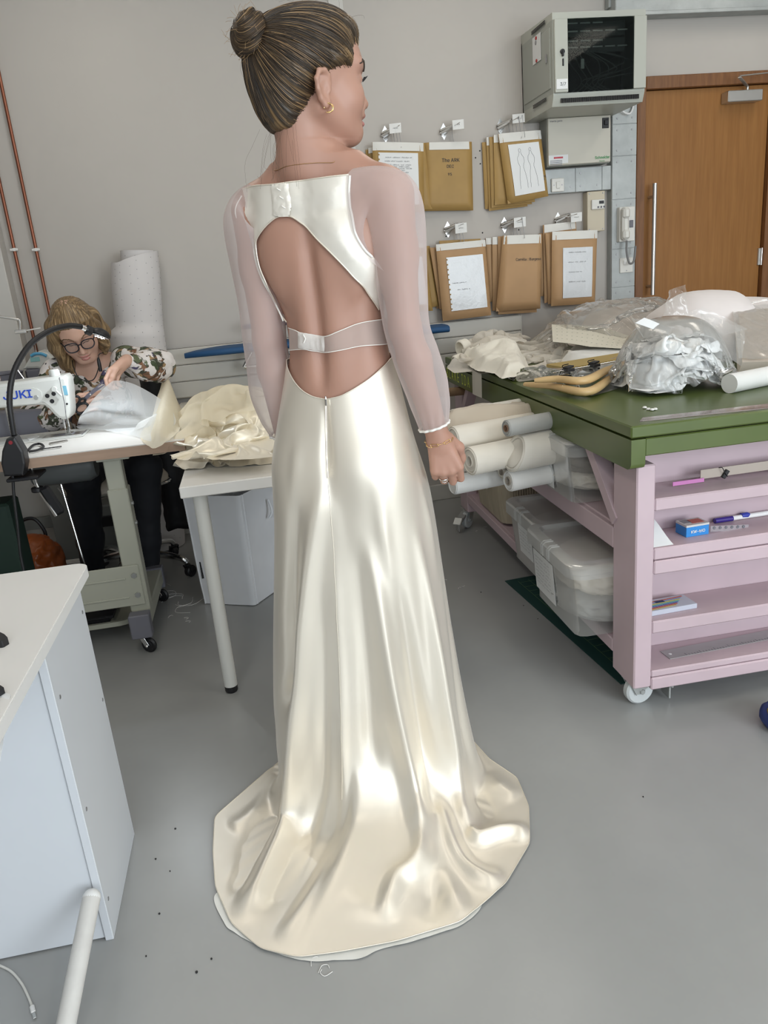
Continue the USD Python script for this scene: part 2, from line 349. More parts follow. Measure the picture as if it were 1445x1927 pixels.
# copper pipes in the corner
m_copper = mat('copper_pipe', (.27, .105, .065), .42, metal=.85, var=.35, scale=7, stretch=(1, 1, .2))
m_clip = mat('pipe_clip_white', (.7, .69, .66), .5)
for k, (pa, pb, lab) in enumerate([((34, 340), (68, 470), 'bare copper heating pipe, the right one of two in the left corner'), ((6, 380), (27, 470), 'bare copper heating pipe, the left one of two in the left corner')]):
    A = aty(*pb, WY-.035); x = A[0]
    t = thing('copper_pipe', lab, 'pipe', (x, WY-.035, 0))
    obj('pipe', rod((x, WY-.035, .02), (x, WY-.035, CEIL-.01), .0085, 16), m_copper, t, smooth=50)
    z = A[2]
    for zz in (z, z-.95, z+.95): obj('clip', [disc((x, WY-.035, zz), (0, 0, 1), .0125, .016, 20), box(x-.008, x+.008, WY-.03, WY, zz-.007, zz+.007), box(x-.02, x+.02, WY-.047, WY-.038, zz-.006, zz+.006)], m_clip, t)
# three-compartment dado trunking along the back wall
z1 = aty(340, 655, WY)[2]; xa = -.62; xb = aty(974, 598, WY)[0]
t = thing('cable_trunking', 'beige three-compartment cable trunking running low along the back wall', 'trunking', ((xa+xb)/2, WY, z1-.27))
obj('back_channel', box(xa, xb, WY-.03, WY-.0015, z1-.27, z1, .003), m_dark, t)
for i in range(3): obj('lid', box(xa-.002, xb+.002, WY-.06, WY-.02, z1-.088-.09*i, z1-.09*i, .006), m_dado, t)
obj('end_cap', box(xb-.003, xb+.004, WY-.06, WY-.0015, z1-.268, z1-.001), m_dado, t)
# ---------------------------------------------------------------- galvanised trunking round the door
def trunk(name, px0, px1, z0, z1, dep, lab, joints=(), horiz=False):
    t = thing(name, lab, 'trunking', ((px0+px1)/2, WY, z0))
    obj('body', box(px0, px1, WY-dep+.004, WY, z0, z1, .003), m_galv, t)
    js = sorted(joints); lims = [z0]+list(js)+[z1] if not horiz else [px0]+list(js)+[px1]
    for a, b in zip(lims[:-1], lims[1:]):
        g = .0015
        c = box(px0+g, px1-g, WY-dep, WY-dep+.006, a+g, b-g, .001) if not horiz else box(a+g, b-g, WY-dep, WY-dep+.006, z0+g, z1-g, .001)
        cov = obj('cover', c, m_galv, t)
        qs = [(px0+.03, b-.03), (px1-.03, b-.03), (px0+.03, a+.03), (px1-.03, a+.03)] if not horiz else [(a+.03, z0+.03), (a+.03, z1-.03), (b-.03, z0+.03)]
        if (b-a) > .1: objs('screw', [disc((x, WY-dep, z), (0, 1, 0), .005, .004, 10) for x, z in qs], m_screw, cov)
    return t
vx0 = aty(1150, 300, WY-.05)[0]; vx1 = aty(1196, 300, WY-.05)[0]
jz = [aty(1170, y, WY-.05)[2] for y in (234, 294, 375, 468, 540)]
trunk('metal_trunking', vx0, vx1, .02, aty(1175, 192, WY-.05)[2], .06, 'upright galvanised trunking between the wall boxes and the door frame', jz)
hx0 = aty(1018, 340, WY-.05)[0]; hz1 = aty(1080, 316, WY-.05)[2]; hz0 = aty(1080, 362, WY-.05)[2]
trunk('metal_trunking', hx0, vx0-.002, hz0, hz1, .055, 'level galvanised trunking carrying the light switch under the wall box', [aty(1082, 340, WY-.05)[0], aty(1132, 340, WY-.05)[0]], True)
tx0 = aty(1158, 10, WY-.1)[0]; tz0 = aty(1330, 22, WY-.1)[2]
t = thing('metal_trunking', 'wide galvanised trunking high on the wall above the wooden door', 'trunking', ((tx0+4.4)/2, WY, tz0))
obj('body', box(tx0, 4.39, WY-.1, WY-.0015, tz0, tz0+.3, .004), m_galv, t)
obj('lip', box(tx0, 4.39, WY-.112, WY-.1, tz0-.006, tz0+.012, .002), m_galv, t)
cx = aty(1149, 3, WY-.03)[0]
obj('metal_conduit', box(cx-.02, cx+.02, WY-.05, WY, aty(1149, 8, WY-.03)[2]-.02, CEIL-.002, .003), m_galv, label='short upright galvanised conduit behind the network cabinet top', cat='conduit')
# ---------------------------------------------------------------- door
m_oak = mat('oak_veneer', (.30, .135, .035), .42, color2=(.235, .098, .022), scale=5, stretch=(9, 9, .55), detail=6, bump=.03, bscale=30, specular_ior_level=.4)
m_oakf = mat('oak_frame', (.22, .095, .032), .45, color2=(.14, .055, .018), scale=8, stretch=(7, 7, .8), detail=6)
DX0 = aty(1210, 350, WY)[0]; DX1 = aty(1440, 350, WY)[0]; DZ = aty(1300, 165, WY)[2]
fx = aty(1196, 420, WY-.02)[0]; fz = aty(1300, 155, WY-.02)[2]
d = struct('door_1', box(DX0+.003, DX1-.003, WY+.01, WY+.055, .006, DZ-.003, .002), m_oak)
fr = struct('trim_3', box(fx, DX0, WY-.022, WY+.1, 0, DZ+.065, .003), m_oakf)
struct('trim_4', box(DX0, DX1+.12, WY-.022, WY+.1, DZ, DZ+.065, .003), m_oakf)
struct('trim_5', box(DX1, DX1+.12, WY-.022, WY+.1, 0, DZ, .003), m_oakf)
struct('wall_back_001', box(DX0-.2, 4.6, WY+.1, WY+.2, 0, CEIL, 0), m_wall, False)
ha = aty(1231.5, 345, WY-.05); hb = aty(1227, 555, WY-.05); hx = (ha[0]+hb[0])/2
h = obj('pull_handle', rod((hx, WY-.055, hb[2]), (hx, WY-.055, ha[2]), .0125, 20), m_steel, d, smooth=50)
objs('handle_post', [rod((hx, WY-.055, z), (hx, WY+.012, z), .009) for z in (ha[2]-.07, hb[2]+.05)], m_steel, h)
c0 = aty(1367, 172, WY-.04); c1 = aty(1428, 190, WY-.04)
cl = obj('door_closer', box(c0[0], c1[0]+.01, WY-.06, WY+.01, c1[2], c0[2], .004), m_steel, d)
obj('closer_arm', [rod((c1[0]-.07, WY-.03, c0[2]), (c1[0]-.07, WY-.03, c0[2]+.02), .008), bar((c1[0]-.07, WY-.03, c0[2]+.02), (c1[0]-.19, WY-.13, c0[2]+.05), .018, .006), bar((c1[0]-.19, WY-.13, c0[2]+.056), (c1[0]+.12, WY-.10, c0[2]+.075), .016, .006)], m_steel, cl)
hg = aty(1437, 482, WY)
obj('hinge', [rod((DX1-.001, WY-.006, hg[2]-.05), (DX1-.001, WY-.006, hg[2]+.05), .007), box(DX1-.02, DX1+.02, WY-.002, WY+.012, hg[2]-.05, hg[2]+.05)], m_steel, d)
# ---------------------------------------------------------------- network cabinet on the wall
m_cab = mat('cabinet_grey', (.335, .35, .315), .42)
m_cab2 = mat('cabinet_light', (.42, .43, .38), .4)
m_smoke = sheer('smoked_glass', (.01, .012, .012), .22, trans=(.62, .66, .64), glossy=.16, rough=.04, translucent=0)
m_black = mat('black_plastic', (.012, .012, .014), .45)
m_paper = mat('paper', (.72, .73, .73), .75)
m_ink = mat('grey_ink', (.16, .16, .18), .7)
m_black_ink = mat('black_ink', (.02, .02, .025), .6)
FY = 3.97
x0 = aty(1040, 100, FY)[0]; x1 = aty(1214, 90, FY)[0]; z0 = aty(1130, 176, FY)[2]; z1 = aty(1130, 20, FY)[2]
t = thing('network_cabinet', 'grey wall-mounted network cabinet with a smoked glass door marked 3/7', 'cabinet', ((x0+x1)/2, WY, z0))
zl = z0-.05; zt = z1+.02
sh = .012
obj('top_panel', prism_x([(WY, zt), (FY, z1), (FY, z1-.03), (WY, z1-.03)], x0, x1), m_cab2, t)
obj('bottom_panel', prism_x([(WY, z0-.045), (FY+.02, z0-.045), (FY, z0), (FY, z0+.012), (WY, z0+.012)], x0, x1), m_cab2, t)
obj('side_panel', box(x0, x0+sh, FY, WY, z0+.01, z1-.028, .002), m_cab, t)
obj('side_panel', box(x1-sh, x1, FY, WY, z0+.01, z1-.028, .002), m_cab, t)
obj('side_door', box(x0-.004, x0+.002, FY+.03, WY-.03, z0+.04, z1-.055, .002), m_cab, t)
obj('back_plate', box(x0, x1, WY-.01, WY, z0, z1-.02, 0), m_black, t)
gx0 = aty(1066, 100, FY)[0]; gx1 = aty(1190, 95, FY)[0]
zd0, zd1 = z0+.012, z1-.032
dr = objs('door_frame', [box(x0+.004, gx0, FY-.018, FY, zd0, zd1, .002), box(gx1, x1-.002, FY-.018, FY, zd0, zd1, .002)], m_cab2, t)
obj('glass', box(gx0-.005, gx1+.005, FY-.016, FY-.011, zd0, zd1, 0), m_smoke, dr)
lk = aty(1058, 97, FY-.02); obj('lock', [disc((lk[0], FY-.022, lk[2]), (0, 1, 0), .011, .012), box(lk[0]-.004, lk[0]+.004, FY-.034, FY-.02, lk[2]-.022, lk[2]+.004), box(lk[0], lk[0]+.008, FY-.022, FY-.017, lk[2]-.062, lk[2]-.03)], m_black, dr)
lb = [aty(*p, FY-.02) for p in ((1047, 149), (1068, 148), (1068, 167), (1047, 168))]
lab = obj('label_plate', box(lb[0][0], lb[1][0], FY-.021, FY-.0175, lb[2][2], lb[0][2], .0005), m_paper, t)
obj('lettering', text_at('3/7', (lb[0][0]+.018, FY-.0212, (lb[0][2]+lb[2][2])/2-.007), (1, 0, 0), (0, 0, 1), .014), m_black_ink, lab)
sp = [aty(1000+4, 90, FY+.25)]
sx = x0-.006
p0 = atx(1002, 73, sx); p1_ = atx(1018, 112, sx)
nt = obj('note', box(sx-.0015, sx, p1_[1], p0[1], p1_[2], p0[2], 0), m_paper, t)
objs('magnet', [disc((sx-.003, (p0[1]+p1_[1])/2, z), (1, 0, 0), .008, .006, 14) for z in (p0[2]-.012, p1_[2]+.008)], mat('red_magnet', (.35, .03, .03), .4), nt)
for py, dz in ((55, 0), (198, 0)):
    c = atx(1010, py, sx)
    obj('vent', [box(sx-.0015, sx+.001, FY+.08, FY+.26, c[2]+.006*k, c[2]+.006*k+.003, 0) for k in range(-1, 2)], m_dark, t)
obj('vent', [box(x0+.04+.0075*k, x0+.044+.0075*k, FY-.002, FY+.004, z0-.032, z0-.012, 0) for k in range(56)], m_dark, t, kind='stuff')
objs('side_latch', [disc((sx, FY+.2, z1-.075), (1, 0, 0), .01, .008), box(sx-.004, sx, FY+.06, FY+.075, (z0+z1)/2-.02, (z0+z1)/2+.02)], m_screw, t)
objs('rack_rail', [box(gx0+.01, gx0+.03, FY+.06, FY+.075, z0+.02, z1-.04), box(gx1-.03, gx1-.01, FY+.06, FY+.075, z0+.02, z1-.04)], m_black, t)
m_dev = mat('rack_unit', (.12, .125, .13), .4)
m_lite = mat('patch_grey', (.85, .86, .85), .4)
for k, (py, c) in enumerate([(47, m_dev), (62, m_dev), (80, m_dev), (92, m_dev)]):
    zz = aty(1128, py, FY+.07)[2]; u = obj('rack_unit', box(gx0+.012, gx1-.012, FY+.055, FY+.25, zz-.018, zz+.016), c, t)
    objs('port', [box(gx0+.03+i*.066, gx0+.03+i*.066+.052, FY+.052, FY+.056, zz+.004, zz+.010, 0) for i in range(5 if k % 2 else 3)], m_lite, u)
cab = [tube(spline([(gx0+.04+.022*i, FY+.05, z0+.20), (gx0+.03+.05*i, FY+.03, z0+.15-.02*(i % 3)), (gx0+.1+.03*(i % 5), FY+.05, z0+.07), (gx0+.05+.03*i, FY+.08, z0+.02)], 14), .003, 6) for i in range(9)]
obj('patch_cable', cab, mat('patch_cable_grey', (.14, .15, .15), .5), t, kind='stuff')
tg = aty(1096, 120, FY+.03); obj('cable_tag', box(tg[0]-.009, tg[0]+.009, FY+.028, FY+.031, tg[2]-.022, tg[2]+.022), m_lite, t)
# ---------------------------------------------------------------- distribution board
m_board = mat('board_cream', (.52, .495, .425), .4)
by = WY-.12
B = [aty(*p, by) for p in ((1030, 222), (1150, 214), (1150, 305), (1031, 315))]
bx0, bx1, bz0, bz1 = B[0][0], B[1][0], B[3][2]+.004, B[0][2]
t = thing('distribution_board', 'cream steel electrical distribution board below the network cabinet', 'electrical box', ((bx0+bx1)/2, WY, bz0))
obj('case', box(bx0, bx1, by+.014, WY, bz0, bz1, .003), m_cab, t)
dd = obj('door', box(bx0+.002, bx1-.002, by, by+.013, bz0+.003, bz1-.003, .003), m_board, t)
q = aty(1133, 222, by); q2 = aty(1144, 232, by)
obj('catch', [box(q[0], q[0]+.038, by-.004, by, q[2]-.052, q[2], .001), box(q[0]+.009, q[0]+.03, by-.012, by-.004, q[2]-.036, q[2]-.012)], m_black, dd)
l0 = aty(1032, 293, by); lw = aty(1069, 310, by)
ww_ = obj('warning_label', box(l0[0], lw[0], by-.001, by, bz0+.012, l0[2], 0), m_paper, dd)
objs('print', [box(l0[0]+.008, lw[0]-.035, by-.0015, by-.0009, l0[2]-.03-.008*k, l0[2]-.027-.008*k, 0) for k in range(4)], m_ink, ww_)
objs('print', box(l0[0]+.03, lw[0]-.03, by-.0015, by-.0009, l0[2]-.018, l0[2]-.009, 0), mat('red_ink', (.5, .08, .1), .6), ww_)
s0 = aty(1121, 300, by)
obj('lettering', text_at('Schneider', (s0[0]-.006, by-.0005, s0[2]+.002), (1, 0, 0), (0, 0, 1), .0135, bold=True), mat('green_ink', (.03, .24, .07), .5), dd)
obj('lettering', text_at('Electric', (s0[0]+.02, by-.0005, s0[2]-.013), (1, 0, 0), (0, 0, 1), .007), MATS['green_ink'], dd)
s0 = aty(1035, 228, by)
obj('lettering', text_at('merlin gerin', (s0[0], by-.0005, s0[2]-.006), (1, 0, 0), (0, 0, 1), .009), m_ink, dd)
# light switch, programmer, entry phone, socket
m_plastic = mat('white_plastic', (.66, .65, .61), .35)
def wallbox(name, lab, cat, px, dep, m, back=WY, mk=None):
    (ax, ay), (bx, by_) = px; A = aty(ax, ay, back-dep); Bq = aty(bx, by_, back-dep)
    t = thing(name, lab, cat, ((A[0]+Bq[0])/2, back, Bq[2]))
    obj('plate', box(A[0], Bq[0], back-dep, back, Bq[2], A[2], .003), m, t)
    return t, A[0], Bq[0], Bq[2], A[2], back-dep
t, a, b, c, e, y = wallbox('light_switch', 'square white light switch on the level metal trunking', 'switch', ((1038, 336), (1062, 360)), .012, m_plastic, WY-.056)
obj('rocker', box((a+b)/2-.011, (a+b)/2+.011, y-.005, y, (c+e)/2-.018, (c+e)/2+.018, .002), m_plastic, t)
objs('screw', [disc((x, y, (c+e)/2), (0, 1, 0), .004, .003, 10) for x in (a+.014, b-.014)], m_screw, t)
m_cream = mat('cream_plastic', (.52, .46, .35), .45)
t, a, b, c, e, y = wallbox('heating_programmer', 'tall cream heating programmer box with a small display', 'control box', ((1105, 361), (1138, 434)), .06, m_cream)
v = obj('display_unit', box(a+.022, b-.006, y-.012, y, c+.118, c+.170, .003), m_plastic, t)
obj('screen', box(a+.066, b-.012, y-.0135, y-.011, c+.146, c+.162, 0), m_black, v)
objs('button', [box(a+.055+.018*k, a+.066+.018*k, y-.0145, y-.011, c+.124, c+.134) for k in range(3)], m_ink, v)
objs('screw', [disc((x, y, z), (0, 1, 0), .004, .004, 10) for x in (a+.012, b-.012) for z in (c+.012, e-.012)], m_screw, t)
t, a, b, c, e, y = wallbox('entry_phone', 'white door-entry phone hanging beside the door frame', 'phone', ((1166, 390), (1194, 453)), .035, m_plastic, WY-.058)
obj('handset', [box(a+.004, a+.045, y-.035, y, c+.006, e-.004, .012), box(a+.004, a+.045, y-.048, y-.02, e-.065, e-.006, .012), box(a+.004, a+.045, y-.048, y-.02, c+.01, c+.065, .012)], m_plastic, t)
objs('button', [box(a+.06, b-.01, y-.004, y, (c+e)/2-.02, (c+e)/2+.02)], m_ink, t)
ct = aty(1180, 453, WY-.09); obj('cord', tube(spline([(a+.035, y-.02, c+.004), (a+.03, y-.03, c-.06), (a+.045, y-.035, c-.12), (a+.075, y-.03, c-.11), (a+.09, y-.02, c-.03)], 30), .006, 8), mat('grey_cord', (.16, .16, .16), .5), t)
t, a, b, c, e, y = wallbox('power_socket', 'white power socket low on the upright metal trunking', 'socket', ((1167, 486), (1191, 512)), .012, m_plastic, WY-.058)
objs('switch_rocker', [box(a+.02+.03*k, a+.035+.03*k, y-.004, y, c+.045, c+.07) for k in range(2)], m_white, t)
objs('screw', disc(((a+b)/2, y, c+.012), (0, 1, 0), .004, .003, 10), m_screw, t)
g = aty(1175, 203, WY-.07)
obj('loose_cable', tube(spline([g+[-.06, .0, .05], g+[-.02, -.02, -.02], g+[.03, -.01, -.03], g+[.05, .0, .02], g+[.0, .0, .05]], 26), .005, 8), m_white, label='short white cable looped under the network cabinet', cat='cable')
m_hole = mat('wall_hole', (.02, .02, .02), .8)
hs = [aty(660+cx*.2768, 200+cy*.2768, WY) for cx, cy in ((95, 357), (68, 405), (877, 303), (848, 350), (880, 391), (895, 860), (648, 884), (1142, 840))]
obj('wall_plug', [disc((h_[0], WY, h_[2]), (0, 1, 0), .004, .004, 8) for h_ in hs], m_hole, kind='stuff', label='black screw holes scattered over the wall between the envelopes', cat='holes')
# ================================================================ green cutting table
m_green = mat('green_gloss_paint', (.085, .117, .028), .3, var=.1, scale=5, bump=.03, bscale=30)
m_pink = mat('pink_paint', (.53, .41, .445), .5, var=.06, scale=5, bump=.03, bscale=40)
m_pinkd = m_pink
TX, TY, TROT, TL, TW, TZ = .968, 1.843, -.018, 2.10, 1.22, .92
gt = thing('cutting_table', 'large cutting table on casters with a green top and pink painted legs', 'table', (TX, TY, 0), TROT)
def gp(name, m, mt=None, **kw): return objs(name, m, mt or m_pink, gt, world=False, **kw)
def tw(x, y, z=TZ):      # table frame to world
    return (gt.M @ np.array([x, y, z, 1.0]))[:3]
gp('tabletop', box(0, TW, 0, TL, .886, TZ, .004), m_green)
def apron(x0, x1, s):
    pts = [(0, .882), (0, .815), (.006, .803), (.02, .797), (TL, .797), (TL, .882)]
    return prism_x(pts, x0, x1)
gp('apron', [apron(.001, .042, 1), apron(TW-.042, TW-.001, 1)], m_green)
gp('apron', [box(.044, TW-.044, .006, .04, .832, .882, .003), box(.044, TW-.044, TL-.04, TL-.006, .832, .882, .003)], m_green)
for x in (.034, TW-.09):
    for y in (.03, TL-.175):
        gp('leg', box(x, x+.056, y, y+.145, .10, .80, .004))
gp('back_panel', box(.09, TW-.09, .185, .197, .085, .88))
for a, b in ((.659, .696), (.51, .546), (.275, .315), (.128, .15)): gp('shelf', box(.092, TW-.092, .035, .186, a, b, .004))
for a, b in ((.466, .508), (.086, .127)): gp('shelf_rail', box(.092, TW-.092, .032, .06, a, b, .004))
gp('shelf', [box(.05, TW-.05, .2, TL-.05, .546, .58, .003), box(.05, TW-.05, .2, TL-.05, .170, .201, .003)])
for x in (.034, TW-.064):
    gp('side_rail', [box(x, x+.03, .177, TL-.177, .508, .575, .003), box(x, x+.03, .177, TL-.177, .155, .200, .003)])
    gp('brace', [bar((x+.02, .40, .84), (x+.02, .16, .60), .04, .05, (1, 0, 0)), bar((x+.02, TL-.36, .84), (x+.02, TL-.15, .62), .04, .05, (1, 0, 0))])
bl_ = text_at('B L A K E   I D A', (.0006, 2.085, .817), (0, -1, 0), (0, 0, 1), .050); bl_.vertices[:, 1] = 2.085+(bl_.vertices[:, 1]-2.085)*(.455/(2.085-bl_.vertices[:, 1].min()))
gp('roller_bar', rod((-.17, TL-.21, .765), (.6, TL-.21, .765), .022, 20), mat('worn_wood', (.24, .15, .08), .6, var=.2, scale=10, stretch=(.3, 3, 3)))
gp('board_lettering', bl_, mat('yellow_lettering', (.55, .62, .08), .5))
m_nylon = mat('nylon_wheel', (.55, .57, .57), .35)
m_zinc = mat('zinc_plate', (.50, .51, .50), .35, metal=.7)
def caster(par, c, ang, r=.048, w=.03, brake=True, wheel=m_nylon, h=.10, axle_off=.022, world=False, fork=m_zinc, tire=None):
    """a swivel caster under the point c (floor height 0)"""
    dx, dy = math.cos(ang), math.sin(ang); ax = np.array([c[0]+dx*axle_off, c[1]+dy*axle_off, r]); s = np.array([-dy, dx, 0])
    w_ = obj('wheel', disc(ax, s, r, w, 36, ch=.006), tire or wheel, par, world=world)
    obj('hub', [disc(ax+s*(w/2+.001), s, r*.62, .003, 24), disc(ax-s*(w/2+.001), s, r*.62, .003, 24)] if tire else [disc(ax+s*(w/2), s, r*.3, .006, 20), disc(ax-s*(w/2), s, r*.3, .006, 20)], wheel, w_, world=world)
    pl = []
    for k in (-1, 1):
        b = s*(w/2+.006)*k
        pl.append(bar(np.array([c[0], c[1], h-.006])+b, ax+b, .045 if r > .04 else .02, .003, s))
    fk = obj('fork', pl+[bar(np.array([c[0], c[1], h-.008])-s*(w/2+.008), np.array([c[0], c[1], h-.008])+s*(w/2+.008), .05 if r > .04 else .022, .006, (0, 0, 1)), disc((c[0], c[1], h-.003), (0, 0, 1), .03 if r > .04 else .014, .008)], fork, par, world=world)
    obj('axle_nut', [disc(ax+s*(w/2+.009)*k, s, .009 if r > .04 else .005, .006, 6) for k in (-1, 1)]+[rod(ax-s*(w/2+.009), ax+s*(w/2+.009), .004)], fork, fk, world=world)
    if brake:
        e = np.array([c[0], c[1], r*1.55])+np.array([dx, dy, 0])*(r*1.35)-s*.010
        obj('brake_pedal', [bar(e-np.array([dx, dy, -.3])*.045, e+np.array([dx, dy, -.35])*.045, .046, .014, r=.004), bar(e+np.array([dx, dy, .1])*.03, e+np.array([dx, dy, -.5])*.062, .050, .012, r=.004), bar(e+np.array([dx, dy, -.5])*.05, e+np.array([dx, dy, -1.3])*.05, .05, .006)], fork, par, world=world)
for x, y, a in ((.07, .11, .1), (TW-.07, .11, .3), (.055, TL-.11, -2.3), (TW-.07, TL-.11, 1.0)):
    caster(gt, (x, y), a)
    gp('mounting_plate', box(x-.03, x+.03, y-.045, y+.045, .0985, .102, .001), m_zinc)
# ---------------------------------------------------------------- things on the end shelves
SY = .04
def tq(px, py, z): return atz(px, py, z)
m_alu = mat('aluminium', (.42, .42, .42), .4, metal=.6)
a = tw(.19, .075, .1515); b = tw(.95, .165, .1515)
r1 = obj('metal_ruler', turned(box(.16, 1.0, .085, .145, 0, .003, .0008), 0), m_alu) if False else None
def shelf_obj(name, lab, cat, z, x, y, rot=0, group=None):
    p = tw(x, y, z); return thing(name, lab, cat, p, TROT+rot, group)
t = shelf_obj('metal_ruler', 'long steel ruler on the lowest pink shelf', 'ruler', .1502, .21, .085, .06)
obj('blade', box(-.03, .85, 0, .055, 0, .002, .0006), m_alu, t, world=False)
obj('graduation', [box(.03+.01*k, .0312+.01*k, .002, .010 if k % 5 else .016, .0019, .0024, 0) for k in range(80)], m_ink, t, world=False, kind='stuff')
obj('hole', disc((-.012, .028, .0021), (0, 0, 1), .005, .0012), m_white, t, world=False)
t = shelf_obj('pencil_packet', 'flat card packet printed with coloured pencils on the third pink shelf', 'pencil packet', .3152, .13, .07, .05)
obj('carton', box(-.03, .13, 0, .075, 0, .016, .0015), mat('packet_white', (.5, .52, .6), .4), t, world=False)
for k, c in enumerate([(.5, .35, .08), (.45, .06, .05), (.06, .12, .4), (.12, .4, .35), (.55, .5, .1), (.2, .25, .5), (.5, .12, .08)]):
    obj('printed_pencil', bar((-.02+.004*k, .010+.008*k, .0163), (.07+.008*k, .016+.008*k, .0163), .0055, .0008), mat('pencil_print_%d' % k, c, .5), t, world=False)
obj('printed_panel', [box(.02, .05, .045, .06, .016, .0167, 0)], mat('packet_blue', (.10, .15, .42), .4), t, world=False)
t = shelf_obj('staple_box', 'small blue and white box of staples on the second pink shelf', 'box', .5462, .22, .085, .06)
m_sb = mat('staple_blue', (.03, .24, .62), .4)
obj('carton', box(0, .075, 0, .055, 0, .036, .001), m_sb, t, world=False)
obj('top_label', box(-.0005, .0755, -.0005, .056, .030, .0366, .0008), mat('staple_label', (.6, .58, .56), .4), t, world=False)
obj('printed_patch', [box(.028, .068, .012, .045, .0364, .0371, 0)], mat('patch_red', (.50, .13, .10), .5), t, world=False)
obj('printed_patch', [box(.006, .03, .02, .05, .0364, .0371, 0)], mat('patch_grey2', (.25, .25, .27), .5), t, world=False)
obj('lettering', text_at('KW-triO', (.014, -.0012, .011), (1, 0, 0), (0, 0, 1), .0085, bold=True), m_white, t, world=False)
t = shelf_obj('button_strip', 'clear strip of round press studs beside the blue staple box', 'strip', .5462, .30, .09, .07)
obj('film', thick(quad((0, .0, .018), (.13, .0, .002), (.13, 0, .002+.018), (0, 0, .036), 3, 8)+np.array([0, 0, -.012])*1.0, .0006), sheer('clear_film', (.7, .68, .7), .25, glossy=1.0, rough=.1), t, world=False)
for k in range(6): obj('stud', disc((.012+.02*k, -.0012, .0165-.0024*k), (0, 1, 0), .0045, .002, 12), m_ink, t, world=False)
t = shelf_obj('marker_pen', 'white marker pen with a purple grip at the back of the second pink shelf', 'pen', .5545, .36, .165, .03)
obj('barrel', rod((.06, 0, 0), (.3, 0, 0), .0075, 14), m_white, t, world=False); obj('grip', rod((0, 0, 0), (.06, 0, 0), .0082, 14), mat('purple_grip', (.04, .02, .22), .4), t, world=False)
obj('cap', lathe([(0, 0), (.008, 0), (.009, .02), (.005, .028), (0, .028)], 16, (.09, 0, .004), (1, 0, 0)), mat('blue_cap', (.03, .05, .35), .4), t, world=False)
t = shelf_obj('paper_packet', 'crumpled white paper packet at the left end of the second pink shelf', 'packet', .5462, .105, .06, 0)
V = quad((-.008, .105, .065), (.02, .095, .075), (.055, -.01, .004), (-.008, -.012, .004), 9, 7); V[..., 2] += .006*np.sin(np.linspace(0, 5, 9))[:, None]; 
obj('sleeve', thick(V, .004), m_paper, t, world=False)
obj('print', [bar((.0+.01*k, .07, .061), (.002+.01*k, .045, .049), .004, .006) for k in range(2)], mat('blue_print', (.08, .1, .3), .6), t, world=False)
t = shelf_obj('wooden_ruler', 'pale wooden ruler with a pink end lying on the top pink shelf', 'ruler', .6965, .22, .12, .02)
obj('blade', box(.06, .9, 0, .003, .012, .04, .0005), mat('pale_wood', (.42, .36, .31), .5), t, world=False)
obj('pink_end', box(-.03, .07, -.004, -.001, .004, .016, .0005), mat('pink_plastic', (.55, .20, .45), .4), t, world=False)
obj('binder_clip', [bar((.13, -.002, .008), (.145, -.002, .03), .012, .012, (0, 1, 0)), tube(spline([(.142, -.008, .012), (.128, -.012, .03), (.122, -.01, .042), (.118, 0, .04)], 10), .0012, 6)], m_black, t, world=False)
obj('end_cap', box(.30, .34, -.004, .008, .008, .026), m_black, t, world=False)
# ---------------------------------------------------------------- cutting mat on the floor under the table
m_mat = mat('mat_green', (.012, .055, .05), .55)
P0 = atz(950, 1093, .003); P1 = atz(1168, 1287, .003)
t = thing('cutting_mat', 'dark green cutting mat lying on the floor under the table', 'mat', ((P0[0]+P1[0])/2, (P0[1]+P1[1])/2, 0))
d = (P1-P0)[:2]; L = np.linalg.norm(d); d /= L; nrm = np.array([-d[1], d[0]])
if nrm[0] < 0: nrm = -nrm
c = [P0[:2], P1[:2], P1[:2]+nrm*.62, P0[:2]+nrm*.62]
obj('sheet', prism(c, .003, .0005), m_mat, t)
ln = []
for k in range(2, 12):
    a = P0[:2]+nrm*.05*(k-1)+d*.03; ln.append(bar((*a, .0035), (*(a+d*(L-.06)), .0035), .0012, .0006))
for k in range(18):
    a = P0[:2]+nrm*.05+d*(.05+.05*k); ln.append(bar((*a, .0035), (*(a+nrm*.5), .0035), .0012, .0006))
obj('grid_line', ln, mat('mat_lines', (.16, .25, .10), .6), t, kind='stuff')
# ---------------------------------------------------------------- plastic storage boxes
m_tub = sheer('tub_plastic', (.74, .74, .72), .18, glossy=.55, rough=.25)
m_lid = sheer('lid_plastic', (.76, .77, .76), .38, glossy=.4, rough=.3)
def cloth_mat(name, c, rough=.7, var=.05, sheen=.2, bs=300, b=.08): return mat(name, c, rough, var=var, scale=6, bump=b, bscale=bs, sheen_weight=sheen)
m_linen = cloth_mat('linen_cloth', (.68, .645, .575)); m_calico = cloth_mat('calico_cloth', (.75, .70, .61)); m_whitecloth = cloth_mat('white_cloth', (.74, .735, .71)); m_beige = cloth_mat('beige_cloth', (.55, .475, .38)); m_greycloth = cloth_mat('grey_cloth', (.40, .40, .38))
def rrect(x0, x1, y0, y1, r): return shapely.box(x0+r, y0+r, x1-r, y1-r).buffer(r, quad_segs=5)
def loop3(P, z, n=64):
    L = P.exterior.length; return np.array([[*P.exterior.interpolate(L*k/n).coords[0], z] for k in range(n)])
